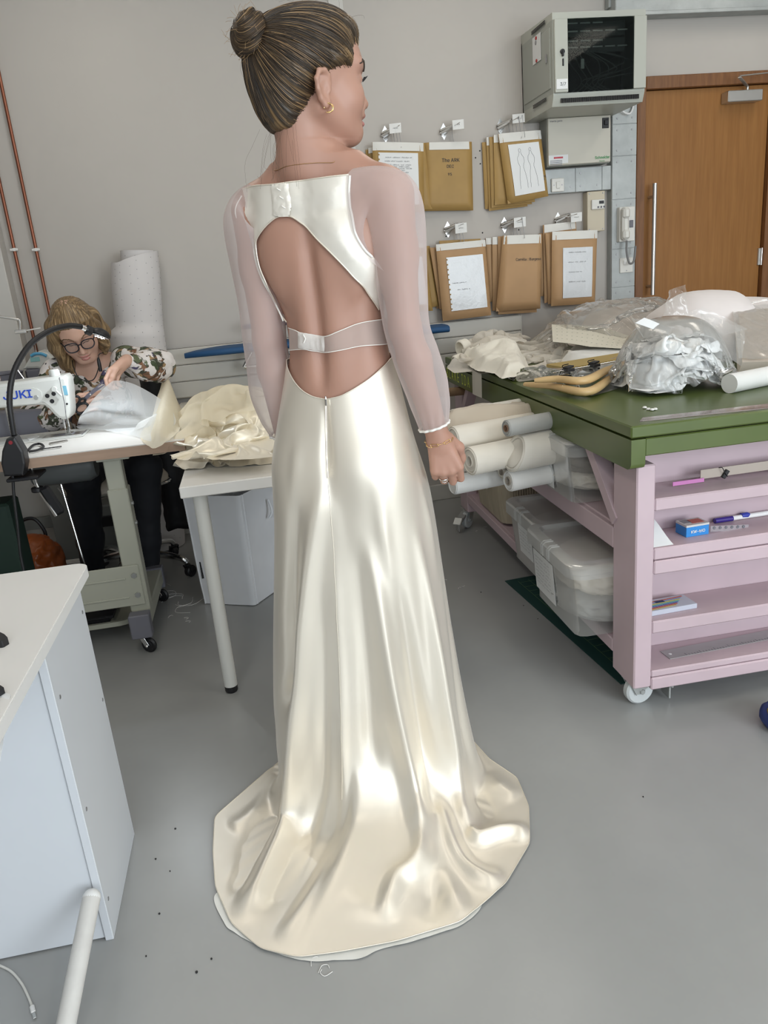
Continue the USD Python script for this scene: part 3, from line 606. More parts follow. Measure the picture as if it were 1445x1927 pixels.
def loft(loops, cap0=False, cap1=False):
    n = len(loops[0]); v = np.vstack(loops); f = []
    for i in range(len(loops)-1):
        for k in range(n):
            a, b = i*n+k, i*n+(k+1) % n; f += [(a, b, b+n), (a, b+n, a+n)]
    for i, on in ((0, cap0), (len(loops)-1, cap1)):
        if on:
            v = np.vstack([v, loops[i].mean(0)]); m = len(v)-1
            for k in range(n):
                a, b = i*n+k, i*n+(k+1) % n; f.append((m, b, a) if i == 0 else (m, a, b))
    return trimesh.Trimesh(v, np.array(f), process=False)
def lump(c, size, seed, n=3, amp=.25, freq=3.0, flat=True):
    """a crumpled ball of cloth"""
    m = trimesh.creation.icosphere(n, 1.0); v = m.vertices
    w = v*freq+seed*7.3; q = fbm(w+1.2*fbm(w[:, [1, 2, 0]]+5, 3)[:, None], 4, seed)
    rdg = 1-np.abs(2*q-1); v = v*(1+amp*(2*rdg-1.2)[:, None])
    v = np.sign(v)*np.abs(v)**.85
    v = v*np.array(size)
    if flat: v[:, 2] = np.maximum(v[:, 2], -size[2]*.8)
    m.vertices = v+np.array(c); return m
def storage_box(lab, x0, x1, y0, y1, z0, h, contents, label_px=None, seed=0, lidm=True):
    t = thing('storage_box', lab, 'storage box', tw((x0+x1)/2, (y0+y1)/2, z0), TROT)
    X, Y = (x1-x0)/2, (y1-y0)/2
    tp = .018
    outer = [loop3(rrect(-X+tp, X-tp, -Y+tp, Y-tp, .03), .002), loop3(rrect(-X+tp, X-tp, -Y+tp, Y-tp, .035), .02), loop3(rrect(-X, X, -Y, Y, .04), h-.02), loop3(rrect(-X-.008, X+.008, -Y-.008, Y+.008, .045), h-.018), loop3(rrect(-X-.008, X+.008, -Y-.008, Y+.008, .045), h)]
    obj('tub', loft(outer, True), m_tub, t, world=False, smooth=40)
    e = .016
    lid = [loop3(rrect(-X-e, X+e, -Y-e, Y+e, .05), h-.028), loop3(rrect(-X-e, X+e, -Y-e, Y+e, .05), h+.012), loop3(rrect(-X-e+.008, X+e-.008, -Y-e+.008, Y+e-.008, .045), h+.02), loop3(rrect(-X+.02, X-.02, -Y+.02, Y-.02, .035), h+.02), loop3(rrect(-X+.028, X-.028, -Y+.028, Y-.028, .03), h+.006)]
    l_ = obj('lid', loft(lid, False, True), m_lid, t, world=False, smooth=40)
    obj('lid_rib', [tube([(-X-e-.001, y, h-.026), (-X-e-.002, y, h+.010), (-X-e+.009, y, h+.021), (-X+.02, y, h+.021)], .0022, 6) for y in (-.035, -.02, .02, .035)], m_lid, l_, world=False)
    rng = np.random.default_rng(seed)
    for k, (m, zc, zh) in enumerate(contents):
        obj('packed_cloth', lump((rng.uniform(-.01, .01), rng.uniform(-.01, .01), zc*h), (X*.86, Y*.86, zh*h), seed*5+k, 4, .12, 3.5), m, t, world=False, smooth=True)
    if label_px is not None:
        ya, yb, za, zb = label_px
        s = tp*(1-(za+zb)/2/h)
        sl = lambda z: -X+tp*(1-z/h)*1.0-.004
        pp = obj('paper_label', thick(quad((sl(zb), yb, zb), (sl(zb), ya, zb), (sl(za), ya, za), (sl(za), yb, za), 3, 3), .0008), m_paper, t, world=False)
        sc = [scribble(np.array([sl(zb-.022-.014*k)-.0014, yb-.015-.004*(k % 2), zb-.022-.014*k]), (0, -1, 0), (0, 0, 1), (yb-ya)*.75, .007, seed*31+k) for k in range(int((zb-za-.03)/.014))]
        obj('handwriting', sc, m_ink, pp, world=False, kind='stuff')
    return t
storage_box('clear lidded storage box of folded cloth, front one on the bottom shelf', -.085, .33, .19, .60, .203, .24, [(m_greycloth, .3, .28), (m_calico, .66, .30)], (-.02, .165, .04, .19), 3)
storage_box('clear lidded storage box behind the front one on the bottom shelf', -.035, .38, .645, 1.00, .203, .225, [(m_greycloth, .3, .28), (m_linen, .62, .25)], (-.10, .05, .06, .18), 5)
storage_box('tall clear storage box of dark cloth close under the green top', -.005, .41, .40, .77, .581, .195, [(m_linen, .3, .25), (mat('brown_grey_cloth', (.22, .20, .18), .8), .62, .3)], (.0, .19, .012, .165), 8)
# woven basket at the back of the bottom shelf
m_basket = mat('woven_basket', (.46, .40, .30), .7, bump=.25, bscale=120, stretch=(1, 1, .12), color2=(.36, .31, .23), scale=60)
t = thing('woven_basket', 'beige woven basket with rounded corners on the bottom shelf beneath the fabric rolls', 'basket', tw(.24, 1.55, .203), TROT)
L_ = [loop3(rrect(-.19+s, .19-s, -.22+s, .22-s, .05), z) for s, z in ((.02, .002), (.0, .012), (-.01, .12), (-.012, .22), (-.006, .245), (.004, .235), (.006, .1))]
obj('body', loft(L_, True), m_basket, t, world=False, smooth=40)
obj('weave_rib', [tube([(x, -.225-.008, .01), (x, -.23-.008, .12), (x, -.228-.006, .24)], .0028, 5) for x in np.linspace(-.15, .15, 26)], m_basket, t, world=False, kind='stuff')
V = quad((-.205, .06, .26), (-.205, -.14, .26), (-.212, -.04, .14), (-.212, -.035, .14), 6, 6)
obj('cloth_corner', thick(V, .002), m_linen, t, world=False)
# ---------------------------------------------------------------- rolls of cloth on the middle shelf
def roll(lab, px, py, z, r, L, m, ang=.26, core=None, tilt=0.0, seed=0, lean=0.0):
    c = atz(px, py, z); ax = np.array([math.cos(ang), math.sin(ang), tilt]); ax /= np.linalg.norm(ax)
    t = thing('fabric_roll', lab, 'fabric roll', (c[0], c[1], z-r), 0, 'rolls of cloth on the middle shelf' if False else None)
    s = np.cross(ax, [0, 0, 1]); s /= np.linalg.norm(s); u = np.cross(s, ax)
    n, k = 30, 40; ph = np.linspace(0, 2*PI, n, endpoint=False); rows = []
    prof = [(.0, .40), (.0, .72), (.001, .75), (.004, .78), (-.003, .82), (-.002, .88), (.002, .93), (.0, .965), (.006, 1.0)]+[(q, 1.0) for q in np.linspace(.03, L, k)]
    for q, f in prof:
        rr = r*f*(1+(.05*(fbm(np.c_[np.cos(ph)*1.1, np.sin(ph)*1.1, np.full(n, q*6+seed)], 3, seed)-.5)*2 if f > .9 else 0))
        off = lean*r*np.cos(ph)*(1 if q < .02 else max(0, 1-q/.1))
        rows.append(c+(q+off)[:, None]*ax+(rr*np.cos(ph))[:, None]*u+(rr*np.sin(ph))[:, None]*s)
    obj('wound_cloth', loft(rows, core is None, True), m, t, smooth=50)
    if core is not None: obj('cardboard_tube', loft([c+q*ax+r*f*(np.cos(ph)[:, None]*u+np.sin(ph)[:, None]*s) for q, f in ((.03, .33), (-.004, .33), (-.005, .42), (.01, .42))]), core, t, smooth=50)
    return t
m_card = mat('cardboard_tube', (.22, .13, .08), .7); m_cardg = mat('cardboard_grey', (.36, .32, .27), .7)
roll('white roll of cloth lying lowest, reaching to the hand of the standing figure', 852, 913, .615, .036, .5, m_whitecloth, .22, None, seed=1)
roll('small roll of gauze with a narrow tube end squeezed between two low rolls', 944, 889, .650, .026, .35, m_linen, .26, m_cardg, seed=2)
roll('white roll of cloth with an open cardboard end lying nearest the storage boxes', 957, 905, .640, .038, .40, m_whitecloth, .2, m_cardg, seed=3)
roll('thick cream roll of cloth in the middle of the pile, frayed at its end', 884, 868, .728, .050, .36, m_calico, .26, m_calico, seed=4)
roll('loosely wound linen roll standing proud of the cream roll', 968, 853, .742, .062, .32, m_linen, .2, None, seed=5, lean=.35)
roll('wide grey linen roll lying behind the cream roll', 856, 864, .690, .062, .62, m_linen, .24, None, seed=6)
roll('cream roll of cloth second from the top of the pile', 853, 827, .79, .046, .5, m_calico, .24, None, seed=7)
roll('short roll with a brown cardboard tube at the right of the pile', 953, 806, .835, .029, .3, m_greycloth, .25, m_card, seed=8)
roll('folded linen roll on top of the pile', 850, 787, .835, .032, .5, m_linen, .22, None, seed=9)
c = atz(900, 786, .83)
def h_crump(x, y, d): return .79+.05*np.clip(d/.05, 0, 1)**.6+.035*(1-np.abs(2*fbm(np.c_[x*3, y*14, x*0], 3, 3)-1))
obj('crumpled_cloth', patch(smoothpoly([c[:2]+q for q in ((-.12, -.04), (.1, -.06), (.42, .0), (.45, .2), (.1, .16), (-.1, .08))]), h_crump, .014, 1), m_beige, smooth=True, label='crumpled beige cloth stuffed over the top of the fabric rolls', cat='cloth')
# ---------------------------------------------------------------- on the green top
m_sheerc = sheer('sheer_cream', (.84, .80, .73), .64, translucent=.35)
m_cream = cloth_mat('cream_cloth', (.83, .79, .69), .6); m_ivory = cloth_mat('ivory_cloth', (.74, .69, .61), .55)
def ridged(x, y, s, seed, ax=1.0, ay=1.0, warp=.8):
    q = np.c_[x*s*ax, y*s*ay, np.full(len(x), seed*3.1)]; w = fbm(q+3, 3, seed)
    return 1-np.abs(2*fbm(q+warp*np.c_[w, -w, w*0], 4, seed+9)-1)
def heap(lab, cat, name, poly, hmax, amp, s, m, seed, edge=.05, step=.012, z=TZ+.002, ax=1.0, ay=1.0, smooth=True, bumps=(), par=None, **kw):
    def h(x, y, d):
        e = np.clip(d/edge, 0, 1); e = e*e*(3-2*e)
        base = e*hmax
        for bx, by, br, bh in bumps: base = base+e*bh*np.exp(-((x-bx)**2+(y-by)**2)/br**2)
        return z+.003+base+e*amp*(ridged(x, y, s, seed, ax, ay)-.35)+.006*(1-e)*fbm(np.c_[x*40, y*40, x*0], 2, seed)
    mm = patch(poly, h, step, seed); mm.vertices[:, 2] = np.maximum(mm.vertices[:, 2], z)
    return obj(name, mm, m, par, smooth=smooth, label=lab, cat=cat, **kw)
def tp(pts, z=TZ): return [atz(*p, z)[:2] for p in pts]
# sheer blouse lying at the far left, with thick folded cuffs
t = thing('sheer_blouse', 'sheer cream blouse heaped at the far left corner of the green table', 'garment', (*atz(950, 665, TZ)[:2], TZ))
Q = tp([(872, 690), (1040, 668), (1050, 640), (895, 652)], TZ+.02); Pb = crumple(Q, 1.75, 54, 4, TZ+.004, lift=.10, dmax=.09, freq=6); obj('gathered_body', grid_mesh(Pb), m_sheerc, t, smooth=True)
Q = tp([(876, 668), (960, 655), (985, 625), (885, 640)], TZ+.06); Pc = crumple(Q, 1.9, 44, 9, TZ+.03, ground=height_of(Pb), lift=.10, dmax=.08, freq=7); obj('gathered_sleeve', grid_mesh(Pc), m_sheerc, t, smooth=True)
ca = atz(872, 655, TZ+.05); cb = atz(864, 680, TZ+.02)
obj('cuff', disc(ca, (1, .4, .1), .045, .05, 24, .035), m_cream, t, smooth=50); obj('cuff', disc(cb, (1, .2, .2), .035, .05, 24, .027), m_cream, t, smooth=50)
def hang_strip(px, w, z0, drop, m, lab):
    p = atz(*px, TZ); x = gt.M[0, 3]-.006
    V = np.array([[(p[0]+.12-.12*min(1, q*2), p[1]+(k-.5)*w, TZ+.004) if q < .5 else (x-.008-.002*k, p[1]+(k-.5)*w+.02*(q-.5), TZ+.004-drop*(q-.5)*2) for k in np.linspace(0, 1, 6)] for q in np.linspace(0, 1, 15)])
    return obj('hanging_strip', thick(V, .0012), m, smooth=60, label=lab, cat='fabric strip')
hang_strip((899, 702), .13, 0, .105, m_sheerc, 'sheer cream strip hanging over the edge of the green table')
jag = [(858, 690), (874, 690), (898, 706), (930, 711), (945, 722), (975, 716), (1003, 713), (992, 690), (985, 672), (950, 655), (915, 660)]
jj = tp(jag); jit = np.random.default_rng(2)
heap('cream bodice piece with a ragged lower edge at the left end of the green table', 'garment piece', 'bodice_piece', Polygon(jj).buffer(.02).buffer(-.02), .03, .05, 8, m_cream, 12, .05, .010, z=TZ+.012, bumps=[(1.15, 3.35, .13, .05)])
Q = tp([(985, 706), (1075, 690), (1085, 655), (1005, 655)], TZ+.02); Pd = crumple(Q, 1.7, 44, 21, TZ+.004, lift=.08, dmax=.07, freq=6)
obj('cream_cloth', grid_mesh(Pd), m_sheerc, smooth=True, label='sheer cream cloth lying beside the ragged bodice piece', cat='cloth')
heap('folded white tissue in clear film behind the coat hangers', 'tissue', 'folded_tissue', smoothpoly(tp([(1060, 690), (1075, 668), (1180, 660), (1200, 672), (1150, 688)])), .035, .02, 5, m_whitecloth, 31, .04, .02)
# dotted pattern paper folded flat over a card
P_ = [aty(px, py, y) for px, py, y in ((1038, 611, 3.72), (1190, 624, 3.5), (1178, 668, 3.05), (1040, 643, 3.25))]
m_dot = mat('dotted_paper', (.70, .67, .57), .7)
V = quad(*P_, 12, 16); V[..., 2] = np.maximum(V[..., 2], TZ+.06)+.008*np.sin(np.linspace(0, 4, 16))[None, :]
t = thing('pattern_paper', 'cream dotted pattern paper folded over the cloth at the back of the green table', 'paper', (*V.reshape(-1, 3).mean(0)[:2], TZ))
obj('sheet', thick(V, .002), m_dot, t, smooth=60)
dots = [disc(V[i, j]+[0, 0, .0014], np.cross(V[6, 8]-V[6, 7], V[7, 8]-V[6, 8])*-1, .0035, .0008, 6) for i in range(1, 11, 2) for j in range(1, 15, 1)]
obj('printed_dot', dots, mat('dot_ink', (.35, .36, .30), .7), t, kind='stuff')
obj('under_fold', thick(quad(P_[1], P_[1]+[.10, -.02, -.03], P_[2]+[.09, .03, -.03], P_[2], 6, 6)+[0, 0, .0], .002), m_dot, t)
# brown card folder
F = [atz(px, py, TZ+.05) for px, py in ((1028, 689), (1205, 661), (1216, 671), (1068, 696))]
obj('card_folder', thick(quad(*F, 4, 4), .014), mat('mustard_card', (.42, .30, .09), .5), label='mustard card folder wedged above the coat hangers', cat='folder')
# coat hangers in a clear bag
m_hang = mat('hanger_wood', (.58, .40, .19), .4, var=.1, scale=8, stretch=(1, 1, 1))
for k, (pa, pb, pc, zz, lab) in enumerate([((988, 723), (1106, 737), (1198, 690), TZ+.022, 'pale wooden coat hanger with black clips, front one on the green table'), ((1006, 716), (1100, 716), (1190, 682), TZ+.05, 'pale wooden coat hanger lying behind the front one')]):
    A, Bm, Cc = (atz(*p, zz) for p in (pa, pb, pc))
    t = thing('coat_hanger', lab, 'coat hanger', (*Bm[:2], TZ))
    path = spline([A, A*.5+Bm*.5+[0, .02, .004], Bm, Bm*.5+Cc*.5+[0, .01, .006], Cc], 26)
    ws = np.interp(np.linspace(0, 1, 26), [0, .1, .5, .9, 1], [.010, .014, .019, .014, .010])
    sm = tube(path, ws, 12); sm.vertices[:, 2] = zz+(sm.vertices[:, 2]-zz)*.75; obj('shoulder_bar', sm, m_hang, t, smooth=60)
    up = (Cc-A); up /= np.linalg.norm(up); sd = np.array([-up[1], up[0], 0])
    hk = spline([Bm+sd*.0, Bm+sd*.05+[0, 0, .01], Bm+sd*.09+up*.02+[0, 0, .012], Bm+sd*.12+[0, 0, .012], Bm+sd*.10-up*.025+[0, 0, .012]], 24)
    obj('hook', tube(hk, .002, 8), m_chrome, t)
    q0, q1 = path[5]+[0, -.01, .022], path[21]+[0, -.02, .022]
    obj('clip_bar', rod(q0, q1, .0025), m_chrome, t)
    for f in (.22, .6):
        q = q0*(1-f)+q1*f; obj('clip', [bar(q-up*.016, q+up*.016, .03, .010), bar(q-up*.014+[0, 0, .008], q+up*.014+[0, 0, .012], .026, .006), tube(spline([q+sd*.015, q+sd*.03+[0, 0, .012], q+[0, 0, .02]], 8), .0016, 6)], m_black, t)
m_film = sheer('clear_polythene', (.88, .88, .87), .08, glossy=1.2, rough=.16, translucent=.4)
def film(lab, poly, hmax, amp, s, seed, **kw): return heap(lab, 'plastic bag', 'polythene_bag', poly, hmax, amp, s, m_film, seed, .05, .011, **kw)
hgr = [atz(p[0], p[1], TZ) for p in ((1000, 722), (1060, 722), (1110, 728), (1150, 706), (1190, 690))]
hsp = spline(hgr, 40)
def hang_h(x, y):
    d, _ = cKDTree(hsp[:, :2]).query(np.c_[np.ravel(x), np.ravel(y)]); return (TZ+.055*np.exp(-(d/.075)**4)).reshape(np.shape(x))
Pf = crumple(tp([(980, 714), (1112, 752), (1216, 700), (1035, 690)]), 1.25, 56, 41, TZ+.003, ground=hang_h, lift=.10, dmax=.05, freq=10, up=2, smooth=.35)
obj('polythene_bag', grid_mesh(Pf), m_film, smooth=True, label='clear polythene bag round the coat hangers', cat='plastic bag')
heap('pinkish white cloth packed in film at the back of the green table', 'cloth', 'packed_cloth', smoothpoly(tp([(1070, 652), (1090, 634), (1150, 628), (1250, 632), (1270, 648), (1230, 658), (1150, 660)])), .09, .05, 4, mat('pinkish_tissue', (.60, .54, .49), .6), 51, .12, .022, bumps=[(1.9, 3.75, .25, .07)])
pkc = tp([(1180, 640)])[0]
def pack_h(x, y): return TZ+.21*np.exp(-(np.hypot((x-1.9)/.42, (y-3.72)/.36))**4)
Pf = crumple([(1.42, 3.36), (2.38, 3.36), (2.42, 4.0), (1.45, 4.02)], 1.22, 60, 52, TZ+.003, ground=pack_h, lift=.22, dmax=.06, freq=7, up=2, smooth=.35)
obj('polythene_bag', grid_mesh(Pf), m_film, smooth=True, label='clear polythene bag of cloth lying behind the dotted paper', cat='plastic bag')
p = aty(1150, 574, 3.95); q = aty(1240, 583, 3.9)
obj('white_card', thick(quad(p, q, q+[0, -.05, -.035], p+[0, -.05, -.035], 3, 6), .004), m_whitecloth, label='white fabric fold standing on edge at the back of the green table', cat='cloth')
# big white folds of cloth at the right
def bolt(lab, tops, y0, y1, z0, m, seed, name='folded_cloth'):
    """cloth folded over itself: a wavy arch from the near to the far side"""
    n = 40; u = np.linspace(0, 1, n); X = np.interp(u, np.linspace(0, 1, len(tops)), [q[0] for q in tops]); Zt = np.interp(u, np.linspace(0, 1, len(tops)), [q[1] for q in tops])
    Zt = gaussian_filter(Zt, 1.0); k = 22; v = np.linspace(0, 1, k); V = np.zeros((k, n, 3))
    for i, a in enumerate(v):
        prof = (math.sin(PI*min(1, a*1.0+.0)))**.55 if 0 < a < 1 else 0
        V[i, :, 0] = X+.02*np.sin(9*u+4*a+seed)*prof; V[i, :, 1] = y0+(y1-y0)*a+.03*np.sin(6*u+seed); V[i, :, 2] = z0+(Zt-z0)*prof+.012*(ridged(X*1.0, np.full(n, a), 5, seed)-.5)*prof
    return obj(name, thick(V, .003), m, smooth=True, label=lab, cat='cloth')
m_pw = cloth_mat('pinkish_white_cloth', (.74, .69, .68), .6)
T_ = lambda pts, y: [(aty(*p, y)[0], aty(*p, y)[2]) for p in pts]
bolt('large white cloth folded in a high arch behind the plastic bag', T_([(1248, 640), (1262, 590), (1300, 552), (1345, 549), (1384, 550), (1386, 560), (1380, 600), (1372, 640)], 2.95), 2.75, 3.3, TZ+.004, m_pw, 2)
bolt('white cloth in a lower fold at the right edge behind the plastic bag', T_([(1378, 640), (1384, 575), (1396, 553), (1420, 562), (1445, 562), (1500, 566), (1560, 600)], 3.0), 2.85, 3.4, TZ+.004, m_pw, 5)
t = thing('packed_garment', 'ivory garment folded flat in shiny clear film at the right edge of the green table', 'garment', (1.85, 2.62, TZ+.06))
G = [aty(1386, 594, 2.85), aty(1520, 588, 2.85), aty(1520, 690, 2.42), aty(1392, 694, 2.42)]
V = quad(*G, 14, 16); obj('folded_garment', thick(V, .05), cloth_mat('ivory_garment', (.66, .58, .50), .6), t, smooth=60)
W_ = quad(G[0]+[-.01, .02, .03], G[1]+[0, .02, .03], G[2]+[0, -.02, .03], G[3]+[-.02, -.02, .03], 40, 46); W_[..., 2] += .018*(ridged(W_[..., 0].ravel()*1.0, W_[..., 1].ravel(), 9, 6).reshape(40, 46)-.4)
obj('film', W_ if False else grid_mesh(W_), m_film, t, smooth=True)
obj('film_fold', tube(spline([G[0]+[.03, -.05, .05], G[0]+[.10, -.06, .055], G[0]+[.18, -.12, .05], G[0]+[.3, -.12, .052]], 20), .003, 6), m_film, t)
ra = atz(1372, 722, TZ+.03); rb = atz(1470, 702, TZ+.03)
obj('white_roll', tube(np.linspace(ra, rb+(rb-ra)*.8, 12), .030, 20), m_whitecloth, smooth=60, label='white rolled cloth lying under the film-wrapped garment', cat='fabric roll')
# the big clear bag full of white cloth
bc = atz(1300, 735, TZ); bc[1] += .12
t = thing('plastic_bag', 'large clear plastic bag stuffed with white cloth on the green table', 'plastic bag', (bc[0], bc[1], TZ))
rng = np.random.default_rng(5)
def bag_surface(inset, zs, cut=None, n=90, wr=.012, seed=3):
    rows = []
    for z, rx, ry, ox, oy in zs:
        ph = np.linspace(0, 2*PI, n, endpoint=False)
        c_, s_ = np.cos(ph), np.sin(ph)
        w = wr*1.3*(ridged(c_*1.0+z*6, s_-z*7, 2.6, seed, 1, 1)-.5)*2+wr*.8*(ridged(c_*1.2-z*9, s_+z*8, 4.0, seed+2)-.5)
        rows.append(np.c_[bc[0]+ox+(rx-inset+w)*np.sign(c_)*np.abs(c_)**.85, bc[1]+oy+(ry-inset+w)*np.sign(s_)*np.abs(s_)**.85, np.full(n, TZ+z)+.012*(ridged(c_+3, s_, 3, seed+5)-.5)*(1 if z > .01 else 0)])
    return rows
def interp_rows(keys, n):
    k = np.array(keys, float); u = np.linspace(0, 1, n); t0 = np.linspace(0, 1, len(k)); return [tuple(np.interp(x, t0, k[:, j]) for j in range(5)) for x in u]
zs = interp_rows([(.002, .11, .10, -.01, -.01), (.012, .155, .145, 0, 0), (.05, .185, .175, 0, 0), (.11, .190, .18, .0, 0), (.16, .180, .165, .012, .01), (.20, .155, .135, .025, .02), (.235, .11, .08, .03, .02), (.262, .05, .03, .03, .02), (.268, .008, .006, .03, .02)], 46)
def bag_h(x, y):
    r = np.hypot((x-bc[0])/.195, (y-bc[1])/.185); a = np.arctan2(y-bc[1], x-bc[0]); return TZ+np.where(r < 1, .225*np.clip(1-r**3.2, 0, 1)**.62*(1+.10*np.cos(a-1.2)*r), 0)
def mound(x, y):
    r = np.hypot((x-bc[0])/.165, (y-bc[1])/.155); return TZ+.012+.10*np.clip(1-r**2.6, 0, 1)
e_ = .21
Pf = crumple([(bc[0]-e_, bc[1]-e_), (bc[0]+e_, bc[1]-e_), (bc[0]+e_, bc[1]+e_), (bc[0]-e_, bc[1]+e_)], 1.34, 70, 77, TZ+.003, ground=bag_h, lift=.26, dmax=.07, freq=11, up=2, smooth=.3)
bm_ = grid_mesh(Pf); cc_ = bm_.triangles_center; bm_.update_faces((cc_[:, 2] > TZ+.012) | (np.hypot(cc_[:, 0]-bc[0], cc_[:, 1]-bc[1]) < .19)); bm_.remove_unreferenced_vertices(); obj('bag_film', bm_, m_film, t, smooth=True)
m_bagw = cloth_mat('bagged_white', (.86, .87, .86), .65)
e_ = .125
Pw = crumple([(bc[0]-e_, bc[1]-e_), (bc[0]+e_, bc[1]-e_), (bc[0]+e_, bc[1]+e_), (bc[0]-e_, bc[1]+e_)], 1.9, 46, 31, TZ+.012, ground=mound, lift=.14, dmax=.05, freq=9); obj('white_cloth', grid_mesh(Pw), m_bagw, t, smooth=True)
hg_ = height_of(Pw)
for k, (ox, oy, e2, zz) in enumerate(((-.05, -.03, .095, .05), (.05, -.03, .095, .05), (.0, .05, .10, .06), (-.02, -.01, .10, .09), (.045, .01, .085, .09))):
    Pw = crumple([(bc[0]+ox-e2, bc[1]+oy-e2), (bc[0]+ox+e2, bc[1]+oy-e2), (bc[0]+ox+e2, bc[1]+oy+e2), (bc[0]+ox-e2, bc[1]+oy+e2)], 2.0, 40, 33+k, TZ+.02, ground=hg_, lift=.12+zz, dmax=.05, freq=10); obj('white_cloth', grid_mesh(Pw), m_bagw, t, smooth=True); hg_ = height_of(Pw)
pk = [aty(1328, 578, bc[1]), aty(1405, 622, bc[1]-.02), aty(1398, 690, bc[1]-.04), aty(1205, 640, bc[1]), aty(1195, 600, bc[1]+.05), aty(1265, 602, bc[1]+.03)]
Vf = quad(pk[4]+[0, .02, 0], pk[5], aty(1262, 660, bc[1]-.1), aty(1212, 635, bc[1]-.05), 20, 24); Vf[..., 1] += .03*(ridged(Vf[..., 0].ravel()*2, Vf[..., 2].ravel()*2, 5, 8).reshape(20, 24)-.5)
obj('bag_mouth', grid_mesh(Vf), m_film, t, smooth=True)
Vp = quad(pk[5]+[-.02, .03, -.005], pk[0], aty(1412, 620, bc[1]-.01), aty(1240, 660, bc[1]-.12), 26, 30); Vp[..., 1] += .035*(ridged(Vp[..., 0].ravel()*2, Vp[..., 2].ravel()*2, 4, 18).reshape(26, 30)-.5)
obj('bag_mouth', grid_mesh(Vp), m_film, t, smooth=True)
Vr = quad(pk[0]+[.0, .02, -.01], pk[1], pk[2], aty(1330, 640, bc[1]-.15), 22, 22); Vr[..., 1] += .03*(ridged(Vr[..., 0].ravel()*2, Vr[..., 2].ravel()*2, 5, 28).reshape(22, 22)-.5)
obj('bag_mouth', grid_mesh(Vr), m_film, t, smooth=True)
Vl = quad(aty(1212, 598, bc[1]-.02), aty(1263, 618, bc[1]-.04), aty(1258, 630, bc[1]-.05), aty(1195, 608, bc[1]-.03), 6, 10); Vl[..., 1] -= .004*np.sin(np.linspace(0, 6, 10))[None]
obj('white_label', thick(Vl, .0015), m_paper, t, smooth=60)
vn = aty(1285, 555, 2.7); 
Vt_ = quad(vn+[-.06, 0, .02], vn+[.02, .02, .035], aty(1300, 640, 2.68), aty(1236, 640, 2.72), 26, 16); Vt_[..., 1] += .05*(ridged(Vt_[..., 0].ravel()*2, Vt_[..., 2].ravel()*2, 8, 44).reshape(26, 16)-.5); Vt_[..., 0] += .03*(ridged(Vt_[..., 2].ravel()*2, Vt_[..., 1].ravel()*2, 6, 45).reshape(26, 16)-.5)
obj('polythene_twist', grid_mesh(Vt_), m_film, smooth=True, label='crumpled twist of clear polythene standing behind the large plastic bag', cat='plastic bag')
# covered buttons and the clear ruler
for k, (px, py) in enumerate([(1213, 769), (1220, 772), (1227, 773), (1233, 772)]):
    c = atz(px, py, TZ); tt = obj('covered_button', lathe([(0, 0), (.004, 0), (.0065, .002), (.006, .0045), (.004, .0065), (0, .007)], 16, c+[0, 0, .0005]), m_whitecloth, smooth=60, label='white covered button, %s of the cluster on the green table' % ('leftmost', 'second from the left', 'second from the right', 'rightmost')[k], cat='button')
R = [atz(*p, TZ) for p in ((1204, 794), (1209, 788), (1460, 760), (1460, 768))]
t = thing('clear_ruler', 'long clear pinkish ruler lying along the near edge of the green table', 'ruler', (*np.mean(R, 0)[:2], TZ))
obj('blade', prism([r_[:2] for r_ in R], .003, TZ+.0005), sheer('ruler_plastic', (.50, .38, .36), .45, glossy=1.2, rough=.08), t)
obj('graduation', [bar((*(R[0]*(1-f)+R[3]*f+(R[1]-R[0])*.15)[:2], TZ+.0038), (*(R[0]*(1-f)+R[3]*f+(R[1]-R[0])*(.35 if k % 5 else .5))[:2], TZ+.0038), .0008, .0004) for k, f in enumerate(np.linspace(.02, .98, 70))], m_ink, t, kind='stuff')
